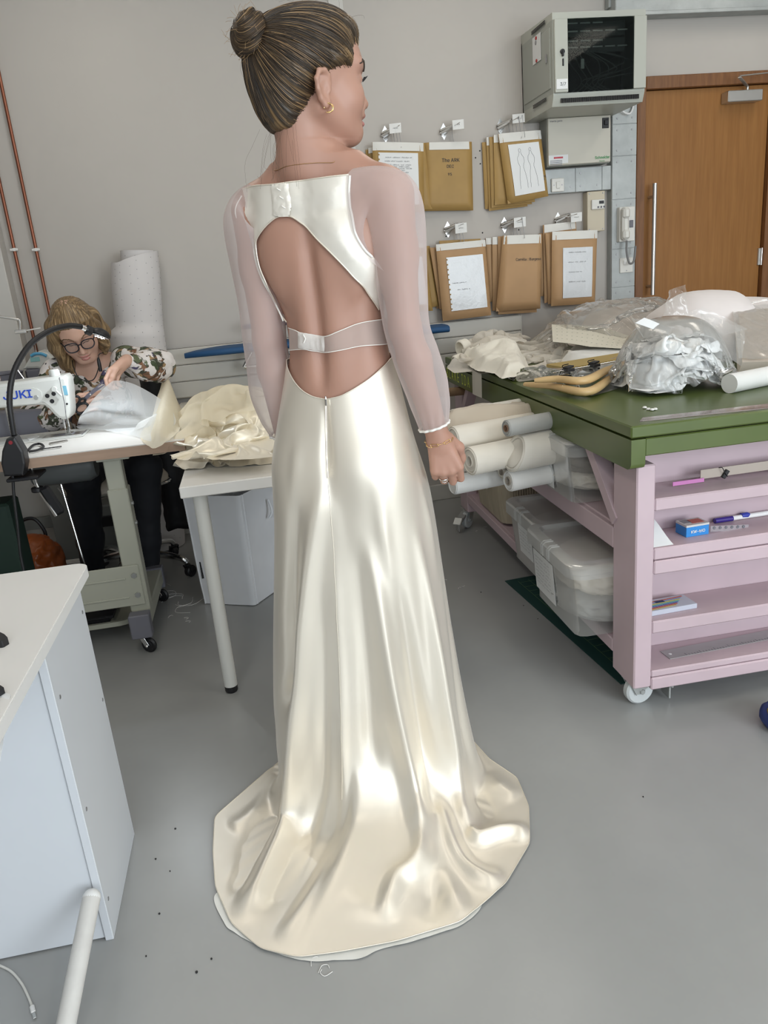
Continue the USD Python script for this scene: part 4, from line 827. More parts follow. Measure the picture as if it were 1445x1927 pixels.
# ================================================================ pattern envelopes hanging on the wall
m_env = mat('manila_brown', (.36, .225, .075), .55, var=.08, scale=9, bump=.06, bscale=35, specular_ior_level=.35)
m_env2 = mat('kraft_brown', (.41, .25, .125), .6, var=.06, scale=9, bump=.05, bscale=35, specular_ior_level=.35)
m_flap = mat('flap_white', (.66, .65, .61), .5)
m_sleeve = mat('plastic_sleeve', (.62, .64, .66), .25, bump=.5, bscale=22)
def z4(cx, cy): return 660+cx*.2768, 200+cy*.2768
def z5(cx, cy): return 960+cx*.33564, cy*.33573
def envelope(lab, q, dep, m, flap=None, paper=None, bulge=.016, seed=0, lines=0, holes=False, notes=(), tk=.018, sleeve=False, sketch=False):
    """q: corners tl tr br bl in the picture, dep: how far its back stands off the wall"""
    C = [aty(*p, WY-dep) for p in q]; t = thing('pattern_envelope', lab, 'envelope', (*np.mean(C, 0)[:1], WY-dep, np.min([c[2] for c in C])))
    n, k = 18, 14; V = quad(*C, n, k); uu = np.linspace(0, 1, k)[None]; vv = np.linspace(0, 1, n)[:, None]
    prof = (np.clip(np.minimum(uu, 1-uu)/.08, 0, 1)**.5)*np.clip(np.minimum(vv*1.0+.05, 1-vv)/.08, 0, 1)**.5*np.minimum(1, .45+vv*.8)
    wr = .006*(fbm(np.stack([V[..., 0]*9, V[..., 2]*7, np.full(V.shape[:2], seed*1.7)], -1), 3, seed)-.5)
    f = V.copy(); f[..., 1] -= tk*.4+bulge*prof+wr*prof; b = V.copy(); b[..., 1] += 0
    A = grid_mesh(f); B = grid_mesh(b); B.faces = B.faces[:, ::-1]; i = np.arange(n*k).reshape(n, k); rim = np.r_[i[0], i[1:, -1], i[-1, -2::-1], i[-2:0:-1, 0]]; nx = np.roll(rim, -1); K = n*k
    body = trimesh.Trimesh(np.vstack([A.vertices, B.vertices]), np.vstack([A.faces, B.faces+K, np.c_[rim, nx, nx+K], np.c_[rim, nx+K, rim+K]]), process=False); body.fix_normals()
    obj('pouch', body, m, t, smooth=50)
    def on(u, v, off=.0012):
        fi, fj = np.clip(v, 0, 1)*(n-1), np.clip(u, 0, 1)*(k-1); i0, j0 = min(int(fi), n-2), min(int(fj), k-2); a, b_ = fi-i0, fj-j0
        p = (f[i0, j0]*(1-a)*(1-b_)+f[i0+1, j0]*a*(1-b_)+f[i0, j0+1]*(1-a)*b_+f[i0+1, j0+1]*a*b_)
        return p-np.array([0, off, 0])
    if flap: 
        h, u0, u1 = flap; Vf = np.array([[on(u, v, .002) for u in np.linspace(u0, u1, 10)] for v in np.linspace(-.0, h, 5)]); obj('flap', thick(Vf, .0015), m_flap, t, smooth=60)
    if paper:
        u0, u1, v0, v1 = paper; Vp = np.array([[on(u, v, .004) for u in np.linspace(u0, u1, 12)] for v in np.linspace(v0, v1, 12)])
        pp = obj('paper_sheet', thick(Vp, .001), m_sleeve if sleeve else m_paper, t, smooth=60)
        eu = Vp[0, -1]-Vp[0, 0]; ev = Vp[0, 0]-Vp[-1, 0]; wl = np.linalg.norm(eu); hl = np.linalg.norm(ev); rg = np.random.default_rng(seed)
        sc = []
        for j in range(lines):
            v = .10+.78*j/max(1, lines); 
            if rg.random() < .3: continue
            st = rg.uniform(.10, .25); a = on(u0+(u1-u0)*st, v0+(v1-v0)*v, .0056); sc.append(scribble(a, eu, ev, wl*rg.uniform(.3, .85-st), .0065, seed*77+j, .0011))
        if sketch:
            for sgn, cx in ((1, .34), (1, .68)):
                for side in (-1, 1):
                    pts = [(cx+side*w_, v) for w_, v in ((.03, .17), (.05, .22), (.10, .27), (.10, .36), (.055, .45), (.09, .58), (.115, .72), (.12, .88))]
                    sc.append(tube(spline([on(u0+(u1-u0)*a, v0+(v1-v0)*b_, .0056) for a, b_ in pts], 26), .0006, 4))
                sc.append(tube([on(u0+(u1-u0)*(cx+.035*math.cos(a)), v0+(v1-v0)*(.13+.035*math.sin(a)), .0056) for a in np.linspace(0, 2*PI, 14)], .0006, 4))
        if sc: obj('handwriting', sc, m_ink, pp, kind='stuff')
        if holes: obj('punched_edge', [box(c_[0]-.003, c_[0]+.003, c_[1]-.001, c_[1]+.001, c_[2]-.004, c_[2]+.004, 0) for c_ in [on(u0+.012, v0+(v1-v0)*s_, .0055) for s_ in np.linspace(.04, .96, 11)]], m_env, pp, kind='stuff')
    for (tx, u, v, h) in notes:
        a = on(u, v, .0022); obj('writing', text_at(tx, a, C[1]-C[0], C[0]-C[3], h, .0006), m_black_ink, t)
    return t
K4 = lambda *p: [z4(*x) for x in p]; K5 = lambda *p: [z5(*x) for x in p]
# top row, left bundle
envelope('manila envelope edge hindmost at the left of the top left bundle', K4((100, 297), (300, 290), (310, 690), (118, 690)), .012, m_env, tk=.012, bulge=.01, seed=1)
envelope('manila envelope with a white tab, second from the back in the top left bundle', K4((118, 285), (330, 250), (340, 700), (132, 700)), .03, m_env, (.09, 0, .3), tk=.012, bulge=.008, seed=2)
envelope('manila envelope tilted behind the handwritten one in the top left bundle', K4((300, 262), (500, 250), (553, 700), (330, 715)), .045, m_env, tk=.012, bulge=.01, seed=3, notes=())
envelope('manila envelope with a handwritten order sheet at the front of the top left bundle', K4((145, 245), (490, 252), (498, 722), (160, 722)), .075, m_env, (.12, 0, 1), (.10, .88, .15, .89), .02, 4, 22, True, notes=())
envelope('small brown envelope corner hanging below the top left bundle', K4((330, 730), (425, 735), (441, 815), (390, 830)), .02, m_env, tk=.01, bulge=.006, seed=5)
# top row, middle
envelope('manila envelope marked in capitals with a ringed number, alone on the middle hook', K4((502, 250), (820, 243), (830, 708), (498, 712)), .03, m_env, (.11, .08, .93), None, .022, 6, notes=[('The ARK', .34, .29, .018), ('DEC', .44, .375, .015), ('95', .46, .49, .014)])
e = aty(*z4(700, 452), WY-.085); obj('ringed_mark', [tube([e+[.022*math.cos(a), .012, .017*math.sin(a)] for a in np.linspace(0, 2*PI, 24)], .0008, 4), text_at('2', e+[-.005, .012, -.006], (1, 0, 0), (0, 0, 1), .012)], m_black_ink, Thing('/World/pattern_envelope_005', np.eye(4)) if False else None, label='handwritten number two in a ring on the middle top envelope', cat='writing') if False else None
# top row, right bundle
for k, (q, lab) in enumerate([(((890, 247), (1080, 235), (1130, 690), (912, 700)), 'hindmost manila envelope of the top right bundle'), (((919, 212), (1110, 205), (1200, 680), (938, 712)), 'manila envelope fourth from the front in the top right bundle'), (((940, 210), (1150, 200), (1230, 665), (955, 690)), 'manila envelope third from the front in the top right bundle'), (((968, 196), (1200, 190), (1250, 650), (978, 672)), 'manila envelope right behind the sketched one in the top right bundle')]):
    envelope(lab, K4(*q), .012+.018*k, m_env, (.11, 0, 1) if k in (1, 3) else None, tk=.012, bulge=.01, seed=10+k)
envelope('manila envelope with a pencil dress sketch at the front of the top right bundle', K4((1000, 190), (1285, 165), (1340, 612), (1065, 665)), .095, m_env, (.13, 0, 1), (.165, .90, .17, .91), .02, 15, 0, False, sketch=True, notes=[('The', .79, .64, .010), ('Ruby', .79, .70, .013), ('31/8', .81, .75, .009)])
# bottom row
envelope('tilted manila envelope behind the one half hidden by the sleeve', K4((420, 950), (535, 950), (602, 1358), (450, 1380)), .02, m_env, tk=.012, bulge=.01, seed=20)
envelope('manila envelope half hidden behind the sheer sleeve, plastic sheet on its front', K4((300, 940), (500, 932), (556, 1390), (330, 1396)), .05, m_env, (.06, .4, 1), (.2, .84, .19, .90), .018, 21, 10, False, sleeve=True)
envelope('brown envelope edge hindmost in the second bundle of the lower row', K4((518, 965), (700, 955), (760, 1360), (582, 1375)), .012, m_env2, tk=.012, bulge=.01, seed=22)
envelope('curled brown folder standing above the second bundle of the lower row', K4((600, 915), (880, 900), (890, 1200), (620, 1250)), .035, m_env, tk=.012, bulge=.006, seed=23)
envelope('brown envelope behind the one with the perforated sheet in the lower row', K4((536, 962), (720, 950), (800, 1370), (604, 1380)), .05, m_env2, tk=.012, bulge=.01, seed=24)
envelope('kraft envelope with a perforated plastic sheet on it, second bundle of the lower row', K4((575, 940), (910, 908), (952, 1420), (625, 1460)), .08, m_env2, (.085, 0, 1), (.17, .91, .18, .88), .02, 25, 6, True, sleeve=True)
for k, (q, lab) in enumerate([(((915, 897), (1080, 890), (1090, 1320), (940, 1330)), 'hindmost brown envelope of the third bundle in the lower row'), (((960, 890), (1150, 884), (1160, 1380), (962, 1390)), 'brown envelope in the middle of the third bundle in the lower row'), (((1000, 885), (1240, 880), (1262, 1400), (1000, 1415)), 'brown envelope right behind the named one in the third bundle of the lower row')]):
    envelope(lab, K4(*q), .014+.02*k, m_env2, (.1, 0, .5) if k < 2 else None, tk=.012, bulge=.01, seed=30+k)
envelope('kraft envelope with a handwritten name across it, third bundle of the lower row', K4((1032, 880), (1298, 872), (1285, 1375), (985, 1395)), .085, m_env2, (.115, .02, .95), None, .03, 34, notes=[('Camilla : Burgess', .33, .335, .0135)])
for k, (q, lab) in enumerate([(((160, 1310), (250, 1300), (260, 1660), (165, 1660)), 'hindmost brown envelope of the right bundle in the lower row'), (((182, 1262), (365, 1240), (400, 1640), (190, 1700)), 'tall brown envelope with a white strip in the right bundle of the lower row'), (((195, 1310), (330, 1300), (340, 1690), (212, 1705)), 'brown envelope right behind the front one of the right bundle in the lower row')]):
    envelope(lab, K5(*q), .012+.022*k, m_env2, (.10, .03, .97) if k == 1 else None, tk=.012, bulge=.01, seed=40+k)
envelope('kraft envelope with a crumpled white sheet, front of the right bundle in the lower row', K5((232, 1300), (485, 1290), (472, 1700), (228, 1716)), .085, m_env2, (.11, 0, 1), (.22, .88, .22, .90), .02, 45, 4, False, sleeve=True)
# hooks with bulldog clips and name cards
m_card2 = mat('name_card', (.70, .70, .68), .7)
def hook(lab, plate, tag, rods, seed, kf):
    c = aty(*kf(*plate), WY-.004); t = thing('envelope_hook', lab, 'hook', (c[0], WY, c[2]-.05))
    s = .034; obj('plate', prism_y([(c[0]-s*.75, c[2]), (c[0], c[2]+s*1.25), (c[0]+s*.75, c[2]), (c[0], c[2]-s*1.25)], WY-.003, WY), m_chrome, t)
    obj('clip_jaw', [bar((c[0]-.018, WY-.018, c[2]-.012), (c[0]+.04, WY-.05, c[2]+.012), .03, .012, (0, 0, 1)), rod((c[0]-.02, WY-.014, c[2]+.004), (c[0]+.045, WY-.055, c[2]+.022), .007)], m_steel, t)
    obj('prong', rod((c[0]+.005, WY-.004, c[2]), (c[0]+.05, WY-.15, c[2]+.015), .0022, 8), m_chrome, t)
    a = [aty(*kf(*p), WY-.1) for p in tag]
    cd = obj('name_card', thick(quad(a[0], (a[1][0], a[0][1], a[0][2]+.003), (a[1][0], a[0][1], a[1][2]+.003), (a[0][0], a[0][1], a[1][2]), 3, 3), .0012), m_card2, t)
    obj('writing', scribble(np.array([a[0][0]*.7+a[1][0]*.3, a[0][1]-.0012, (a[0][2]+a[1][2])/2]), (1, 0, 0), (0, 0, 1), (a[1][0]-a[0][0])*.4, .006, seed, .0009), m_ink, cd)
    for k in range(rods):
        x = c[0]+.03+.011*k; y = WY-.03-.025*k
        obj('wire_loop', tube(spline([(x, y, c[2]+.012), (x+.004, y-.004, c[2]+.028), (x+.008, y, c[2]+.012), (x+.010, y-.004, c[2]-.03), (x+.014, y-.01, c[2]-.075), (x+.009, y-.018, c[2]-.082)], 22), .0013, 6), m_screw, t)
hook('steel clip hook of the top left envelope bundle', (235, 190), ((260, 120), (345, 182)), 3, 1, z4)
hook('steel clip hook of the single middle envelope', (632, 172), ((690, 96), (770, 156)), 1, 2, z4)
hook('steel clip hook of the top right envelope bundle', (1018, 138), ((1098, 56), (1183, 112)), 5, 3, z4)
hook('steel clip hook of the second bundle in the lower row', (660, 838), ((708, 800), (790, 860)), 3, 4, z4)
hook('steel clip hook of the third bundle in the lower row', (1045, 808), ((1108, 760), (1190, 820)), 4, 5, z4)
hook('steel clip hook of the right bundle in the lower row', (268, 1232), ((340, 1196), (402, 1242)), 2, 6, z5)
# ================================================================ white work table behind the standing figure
m_lam = mat('white_laminate', (.77, .755, .72), .35)
m_lame = mat('white_edge', (.60, .63, .66), .4)
m_legw = mat('white_leg', (.70, .70, .66), .35)
WZ = .775; WX0, WX1, WYA, WYB = -.28, .33, 2.39, 3.72
t = thing('work_table', 'white work table with round legs behind the standing figure', 'table', ((WX0+WX1)/2, (WYA+WYB)/2, 0))
obj('tabletop', box(WX0, WX1, WYA, WYB, WZ-.038, WZ, .003), m_lam, t)
for x in (WX0+.055, WX1-.055):
    for y in (WYA+.06, WYB-.06):
        l = obj('leg', lathe([(0, .025), (.0235, .025), (.0235, WZ-.06), (.026, WZ-.04), (.026, WZ-.038), (0, WZ-.038)], 28, (x, y, 0)), m_legw, t, smooth=40)
        obj('rubber_foot', lathe([(0, 0), (.019, 0), (.0225, .006), (.0225, .026), (0, .026)], 24, (x, y, 0)), m_black, l, smooth=40)
# fabric laundry bag under it
m_bag = mat('white_canvas', (.70, .71, .73), .6, var=.05, scale=6, bump=.25, bscale=14)
b0 = atz(387, 1137, 0); b1 = atz(480, 1141, 0); b2 = atz(530, 1097, 0)
cx, cy = (b0[0]+b2[0])/2+.0, (b1[1]+.17)
t = thing('laundry_bag', 'white fabric laundry bag standing under the white work table', 'laundry bag', (cx, cy, 0))
def lb_row(z, s, sd):
    c = [b0[:2], b1[:2], b2[:2]+[.06, .03], (b0+b2-b1)[:2]+[.06, .03]]; P = Polygon(c); P = shapely.affinity.scale(P, s, s); L = P.exterior.length; n = 72; ring = np.array([P.exterior.interpolate(L*k/n).coords[0] for k in range(n)])
    ctr = ring.mean(0); w = 1+.02*(fbm(np.c_[ring*6, np.full(n, z*5+sd)], 3, 3)-.5)*2
    return np.c_[ctr+(ring-ctr)*w[:, None], np.full(n, z)]
import shapely.affinity
zt_ = .52
rows = [lb_row(z, 1.0+.16*z, 0) for z in np.linspace(.004, zt_, 24)]+[lb_row(z, 1.0+.16*z-.02, 0) for z in np.linspace(zt_, .1, 10)]
obj('body', loft(rows, True), m_bag, t, smooth=40)
e = rows[0]
for k in (0, 17, 36, 54): obj('corner_piping', tube([rows[i][k] for i in range(24)], .004, 6), m_bag, t)
q0 = atz(384, 1087, .09); 
obj('care_tag', box(b0[0]+.004, b0[0]+.014, b0[1]-.012, b0[1]-.005, .13, .21, .0005), m_black, t)
obj('pull_tape', tube(spline([aty(505, 940, cy-.05), aty(512, 962, cy-.07), aty(507, 975, cy-.07)], 10), .006, 6), m_bag, t)
# ================================================================ sewing table with the machine
m_machw = mat('machine_white', (.62, .63, .60), .35)
m_edge = mat('beech_edge', (.42, .29, .21), .5, var=.08, scale=6, stretch=(1, 8, 8))
m_frame = mat('frame_putty', (.44, .445, .37), .45)
m_capg = mat('grey_plastic_cap', (.17, .17, .20), .5)
SZ, SX0, SX1, SYA, SYB = .84, -1.5, -.284, 2.868, 3.42
t = st = thing('sewing_table', 'industrial sewing table on a putty-coloured steel frame with casters', 'table', (-.9, 3.14, 0))
pl = [(SX0, SYA), (SX1-.004, SYA), (SX1+.004, SYA+.10), (SX1-.03, SYB), (SX0, SYB)]
obj('tabletop', prism(pl, .004, SZ-.004), mat('table_white', (.70, .685, .65), .4), t)
obj('wood_edge', prism(pl, .037, SZ-.0412), m_edge, t)
for x in (-.60, -1.42):
    p = obj('post', [box(x-.003, x+.062, 2.93, 2.985, .66, SZ-.042, .004)], m_frame, t)
    obj('outer_post', box(x-.008, x+.068, 2.922, 2.993, .16, .668, .004), m_frame, t)
    obj('foot', [box(x-.006, x+.066, 2.87, 3.40, .10, .165, .006)], m_frame, t)
    obj('foot_cap', [box(x-.010, x+.070, 2.845, 2.90, .072, .172, .004)], m_capg, t); obj('foot_cap', [box(x-.010, x+.070, 3.37, 3.42, .072, .172, .004)], m_capg, t)
    for yy in (2.878, 3.395): caster(t, (x+.03, yy), -.4, .032, .018, False, m_black, .075, .018, True, m_chrome, m_black)
    objs('bolt', [disc((x+.07, 2.957, z), (1, 0, 0), .008, .012, 6) for z in (.52, .60)], m_zinc, t)
    obj('top_bracket', box(x-.02, x+.10, 2.90, 3.38, SZ-.055, SZ-.0415), m_frame, t)
pn = obj('cross_panel', box(-1.40, -.545, 2.912, 2.922, .19, .36, .003), m_frame, t)
obj('panel_rib', [box(-1.35, -.60, 2.908, 2.914, .305, .312, .002)], m_frame, pn); obj('panel_rib', [box(-1.35, -.60, 2.908, 2.914, .225, .232, .002)], m_frame, pn)
objs('bolt', [disc((-.567, 2.909, z), (0, 1, 0), .012, .008, 6) for z in (.235, .318)], m_zinc, t)
obj('drip_tray', loft([loop3(rrect(-1.3, -.62, 3.0, 3.3, .06), z) for z in (.075, .095)]+[loop3(rrect(-1.285, -.635, 3.015, 3.285, .05), z) for z in (.095, .08)], True, True), m_frame, t)
obj('pedal', [box(-1.0, -.70, 3.02, 3.25, .105, .118, .004), box(-.98, -.72, 3.03, 3.07, .085, .105, .002)], m_black, t)
obj('motor', lathe([(0, -.13), (.055, -.13), (.065, -.11), (.065, .09), (.05, .12), (0, .12)], 28, (-.80, 3.18, SZ-.115), (1, 0, 0)), mat('motor_grey', (.12, .13, .13), .45), t, smooth=40)
obj('treadle_rod', rod((-.79, 3.15, .12), (-.86, 3.25, SZ-.06), .005, 8), m_chrome, t)
kl = obj('knee_lifter_rod', tube(spline([(-.86, 2.93, SZ-.04), (-.855, 2.93, .74), (-.845, 2.925, .70), (-.80, 2.90, .60)], 16), .007, 10), m_chrome, t)
obj('knee_pad', turned(box(-.825, -.785, 2.90, 2.92, .60, .72, .012), -.35, (0, 1, 0), (-.805, 2.91, .66)), m_black, kl)
obj('rod_collar', disc((-.853, 2.93, .705), (0, 0, 1), .022, .018), m_black, kl)
# the sewing machine
MYF, MYB = 3.215, 3.335; ym = MYF
t = mc = thing('sewing_machine', 'white industrial sewing machine with blue lettering, needle at its right end', 'sewing machine', (-.95, 3.27, SZ))
def mp(px, py, y=MYF): p = aty(px, py, y); return (p[0], p[2])
out = [(-1.42, mp(0, 723)[1]-.0), mp(0, 722), mp(60, 714), mp(97, 709), mp(120, 706), mp(127, 712), mp(130, 735), mp(133, 775), mp(131, 787), mp(121, 791), mp(110, 789), mp(100, 780), mp(90, 769), mp(82, 763), mp(60, 763), mp(0, 769), (-1.30, mp(0, 769)[1]), (-1.30, SZ+.05), (-1.42, SZ+.05)]
P = Polygon(out).buffer(.006).buffer(-.012).buffer(.006)
def pillow(P, y0, y1, r=.012):
    """outline in (x, z) extruded in y with rounded rims"""
    lo = [(r, 0), (r*.3, r*.3), (0, r)]; seq = [(P.buffer(-d), y0+o) for d, o in lo]+[(P.buffer(-d), y1-o) for d, o in lo[::-1]]
    k = 160; rows = []
    ref = np.array(P.exterior.coords[0])
    for Q, y in seq:
        if Q.geom_type != 'Polygon': Q = max(Q.geoms, key=lambda g: g.area)
        L = P.exterior.length; base = [P.exterior.interpolate(L*i/k) for i in range(k)]
        ring = np.array([Q.exterior.interpolate(Q.exterior.project(b)).coords[0] for b in base]); rows.append(np.c_[ring[:, 0], np.full(k, y), ring[:, 1]])
    m = loft(rows, False, False); parts = [m]
    for Q, y in (seq[0], seq[-1]):
        if Q.geom_type != 'Polygon': Q = max(Q.geoms, key=lambda g: g.area)
        c = prism_y(Q, y-.0004, y+.0004); parts.append(c)
    m = trimesh.util.concatenate(parts); m.fix_normals(); return m
obj('arm', pillow(P, MYF, MYB, .014), m_machw, t, smooth=35)
pan = Polygon([mp(-40, 732), mp(60, 729), mp(70, 731), mp(78, 737), mp(80, 750), mp(75, 757), mp(60, 760), mp(-40, 766)]).buffer(.004).buffer(-.008).buffer(.004)
pn = obj('cover_panel', prism_y(pan, MYF-.004, MYF+.004), m_machw, t, smooth=35)
j = aty(6, 752.5, MYF-.006); j2 = aty(56.5, 748, MYF-.006); ju = j2-j
obj('lettering', text_at('JUKI', (j[0]-.001, MYF-.0045, j[2]), (ju[0], 0, ju[2]), (-ju[2], 0, ju[0]), .030, .0012, True, squeeze=1.12), mat('lettering_blue', (.02, .07, .48), .4), t)
def mdot(px, py, r, m=m_black, n='hole', y=MYF): c = aty(px, py, y); return obj(n, disc((c[0], y, c[2]), (0, 1, 0), r, .004, 16), m, t)
for px, py, r in ((101, 741, .0085), (89, 745, .0085), (98, 755, .0085), (98, 731, .004), (71, 737, .0025), (75, 752, .0025), (36, 752, .0035), (114, 788, .0025), (126, 760, .004)): mdot(px, py, r)
mdot(68, 748, .009, m_zinc, 'oil_gauge', MYF-.004)
a = aty(102, 732, MYF-.012); b = aty(116, 745, MYF-.012)
obj('thread_lever', [rod(a, b, .0045, 10), disc(a, (0, 1, 0), .011, .014, 18)], m_machw, t, smooth=40)
fp = Polygon([mp(112, 711), mp(119, 710), mp(126, 745), mp(130, 785), mp(124, 787), mp(120, 760)])
obj('face_seam', tube([aty(112, 710, MYF-.0005), aty(115, 730, MYF-.0005), aty(122, 760, MYF-.0005), aty(125, 790, MYF-.0005)], .0011, 5), m_ink, t)
obj('model_plate', box(*sorted((mp(117, 724)[0], mp(124, 724)[0])), MYF-.0008, MYF+.002, mp(120, 744)[1], mp(120, 726)[1], .0003), mat('plate_blue', (.18, .42, .55), .4), t)
c = aty(104, 710, MYF+.03); obj('spool_cap', lathe([(0, 0), (.021, 0), (.021, .028), (.016, .034), (0, .034)], 24, (c[0], MYF+.03, c[2]-.002)), m_machw, t, smooth=40)
obj('hand_wheel', disc((-1.44, 3.275, SZ+.19), (1, 0, 0), .065, .03, 36, ch=.006), m_black, t, smooth=40)
obj('column', box(-1.42, -1.24, MYF+.002, MYB-.002, SZ, mp(0, 740)[1], .012), m_machw, t)
nx = aty(127, 800, 3.275)[0]
obj('needle_bar', [rod((nx-.012, 3.275, SZ+.03), (nx-.012, 3.275, SZ+.10), .0045, 10)], m_chrome, t); obj('needle', rod((nx-.012, 3.275, SZ+.002), (nx-.012, 3.275, SZ+.03), .0012, 6), m_chrome, t)
obj('presser_foot', [rod((nx, 3.295, SZ+.012), (nx, 3.295, SZ+.10), .004, 10), box(nx-.012, nx+.016, 3.255, 3.30, SZ+.004, SZ+.010, .001), bar((nx, 3.29, SZ+.03), (nx-.002, 3.265, SZ+.008), .010, .008)], m_chrome, t)
obj('bed', box(-1.42, aty(166, 812, 3.3)[0], 3.19, 3.37, SZ+.0005, SZ+.004, .0012), m_machw, t)
obj('throat_plate', [box(nx-.10, nx+.06, 3.235, 3.315, SZ+.0035, SZ+.0052, .0005)], m_steel, t)
obj('plate_seam', [box(nx+.058, nx+.061, 3.225, 3.325, SZ+.0035, SZ+.0056, 0)], m_ink, t)
obj('bobbin_slide', [box(nx-.06, nx+.02, 3.255, 3.295, SZ+.0048, SZ+.0058, 0)], m_capg, t)
# thread stand of the machine, its pole just outside the picture
pA = aty(-30, 592, 3.38); pB = aty(36, 599, 3.38); pC = aty(38, 622, 3.38)
t = thing('thread_stand', 'thin chrome thread stand reaching in over the sewing machine', 'thread stand', (pA[0], 3.38, SZ))
obj('pole', rod((pA[0], 3.38, SZ), (pA[0], 3.38, pA[2]), .006, 10), m_chrome, t)
obj('arm', tube(spline([pA, (pB[0]-.02, 3.38, pB[2]), (pB[0], 3.38, pB[2]-.012), pC], 24), .005, 10), m_steel, t)
q1 = aty(28, 626, 3.36); q2 = aty(76, 617, 3.4)
obj('thread_guide', [rod(q1, q2, .003, 8), box(pC[0]-.02, pC[0]+.025, 3.372, 3.392, pC[2]-.012, pC[2]+.004)], m_steel, t)
pp_ = aty(40, 720, 3.36); obj('thread_post', rod((-.92, 3.345, mp(40, 722)[1]-.01), (-.945, 3.345, mp(37, 700)[1]), .0028, 8), m_chrome, mc)
# scraps and snips on the table top
zt = SZ+.002
def flat_thing(name, lab, cat, px, m, th=.003, z=None):
    q = [atz(*p, z or zt)[:2] for p in px]; return obj(name, prism(Polygon(q).buffer(.004).buffer(-.004), th, (z or zt)-.001), m, label=lab, cat=cat)
flat_thing('seam_gauge', 'thin grey tool lying on the sewing table before the needle plate', 'tool', [(92, 834), (126, 828), (128, 830), (95, 837)], m_steel)
t = thing('thread_snips', 'black-handled snips lying on the sewing table next to the lamp clamp', 'snips', (*atz(80, 842, zt)[:2], zt))
obj('handle', tube(spline([atz(52, 848, zt+.006), atz(62, 838, zt+.006), atz(75, 835, zt+.006), atz(82, 841, zt+.006), atz(70, 847, zt+.006), atz(54, 850, zt+.006)], 30), .0045, 8), m_black, t)
obj('blade', bar(atz(78, 845, zt+.004), atz(116, 840, zt+.003), .009, .003), m_black, t)
flat_thing('paper_scrap', 'crumpled translucent paper scrap beside the needle plate', 'paper', [(50, 824), (70, 818), (74, 821), (55, 829)], m_paper, .002, SZ+.0045)
# ---------------------------------------------------------------- gooseneck lamp clamped to the table edge
LY = 2.845
t = thing('gooseneck_lamp', 'black gooseneck lamp clamped to the front edge of the sewing table', 'lamp', (-.87, LY, SZ))
c = aty(30, 850, LY)
def lp(px, py, y=LY): return aty(px, py, y)
hw = .048
cl_out = [mp(10, 845, LY), mp(18, 822, LY), mp(34, 818, LY), mp(50, 845, LY), mp(54, 868, LY), mp(50, 890, LY), mp(14, 892, LY), mp(8, 868, LY)]
obj('clamp_body', pillow(Polygon(cl_out), LY-.045, LY+.018, .008), m_black, t, smooth=35)
obj('clamp_lip', [box(c[0]-.05, c[0]+.06, LY-.02, LY+.10, SZ-.075, SZ-.062, .003)], m_black, t)
obj('switch', disc(lp(20, 833, LY-.046), (0, 1, 0), .007, .006, 16), mat('switch_red', (.25, .02, .03), .4), t)
yv = lambda f: LY+(.24)*f
neck = [lp(27, 820), lp(22, 790), lp(18, 755, yv(.02)), lp(22, 715, yv(.08)), lp(35, 680, yv(.2)), lp(60, 645, yv(.4)), lp(95, 622, yv(.62)), lp(128, 613, yv(.82)), lp(153, 615, yv(.97))]
nk = spline(neck, 90); rr = .0105*np.where(np.arange(90) % 2, 1.0, .955)
obj('gooseneck', tube(nk, rr, 14), m_black, t, smooth=True)
h0 = lp(153, 615, yv(.97)); h1 = lp(163, 620, yv(1.02)); h2 = lp(172, 624, yv(1.06)); h3 = lp(205, 637, yv(1.2))
obj('ferrule', rod(h0, h1, .010, 18), m_chrome, t, smooth=40); obj('joint', rod(h1, h2, .018, 20), m_black, t, smooth=40)
ax = h3-h2; ax /= np.linalg.norm(ax); L = np.linalg.norm(h3-h2)
sd = np.cross(ax, [0, 0, 1]); sd /= np.linalg.norm(sd); nn = np.cross(sd, ax)
hm = trimesh.creation.icosphere(3, 1.0); v = hm.vertices; v = np.c_[v[:, 0]*L*.56, v[:, 1]*.030, np.where(v[:, 2] > 0, v[:, 2]*.026, v[:, 2]*.004)]
hm.vertices = (h2+h3)/2+v[:, :1]*ax+v[:, 1:2]*sd+v[:, 2:3]*nn
obj('lamp_head', hm, m_black, t, smooth=True)
m_led = usdkit.material(stage, '/World/Looks/led_white', {'e': ('emission', {'color': (.86, .93, 1), 'strength': 25.0})}, [], surface='e.emission')
rim = trimesh.creation.icosphere(3, 1.0); v = rim.vertices; v = np.c_[v[:, 0]*L*.5, v[:, 1]*.025, v[:, 2]*.004]; rim.vertices = (h2+h3)/2-nn*.005+v[:, :1]*ax+v[:, 1:2]*sd+v[:, 2:3]*nn
obj('reflector', rim, m_chrome, t, smooth=True)
objs('led', [disc((h2+h3)/2+ax*.012*k-nn*.0095+sd*.010*s, nn, .0035, .002, 10) for k in (-1, 0, 1) for s in (-1, 1)], m_led, t)
hp = (h2+h3)/2-nn*.02
lt = UsdLux.DiskLight.Define(stage, '/World/lamp_beam'); lt.CreateRadiusAttr(.018); lt.CreateIntensityAttr(850.0); lt.CreateColorAttr(Gf.Vec3f(.84, .92, 1))
d_ = -nn+np.array([.12, .05, 0]); d_ /= np.linalg.norm(d_); x_ = np.cross([0, 1, 0], d_); x_ /= np.linalg.norm(x_); y_ = np.cross(d_, x_)
lt.AddTransformOp().Set(Gf.Matrix4d(*x_, 0, *y_, 0, *(-d_) * -1 if False else Gf.Vec3d(*(-d_)), 0, *hp, 1)) if False else lt.AddTransformOp().Set(Gf.Matrix4d(x_[0], x_[1], x_[2], 0, -y_[0], -y_[1], -y_[2], 0, -d_[0], -d_[1], -d_[2], 0, hp[0], hp[1], hp[2], 1))
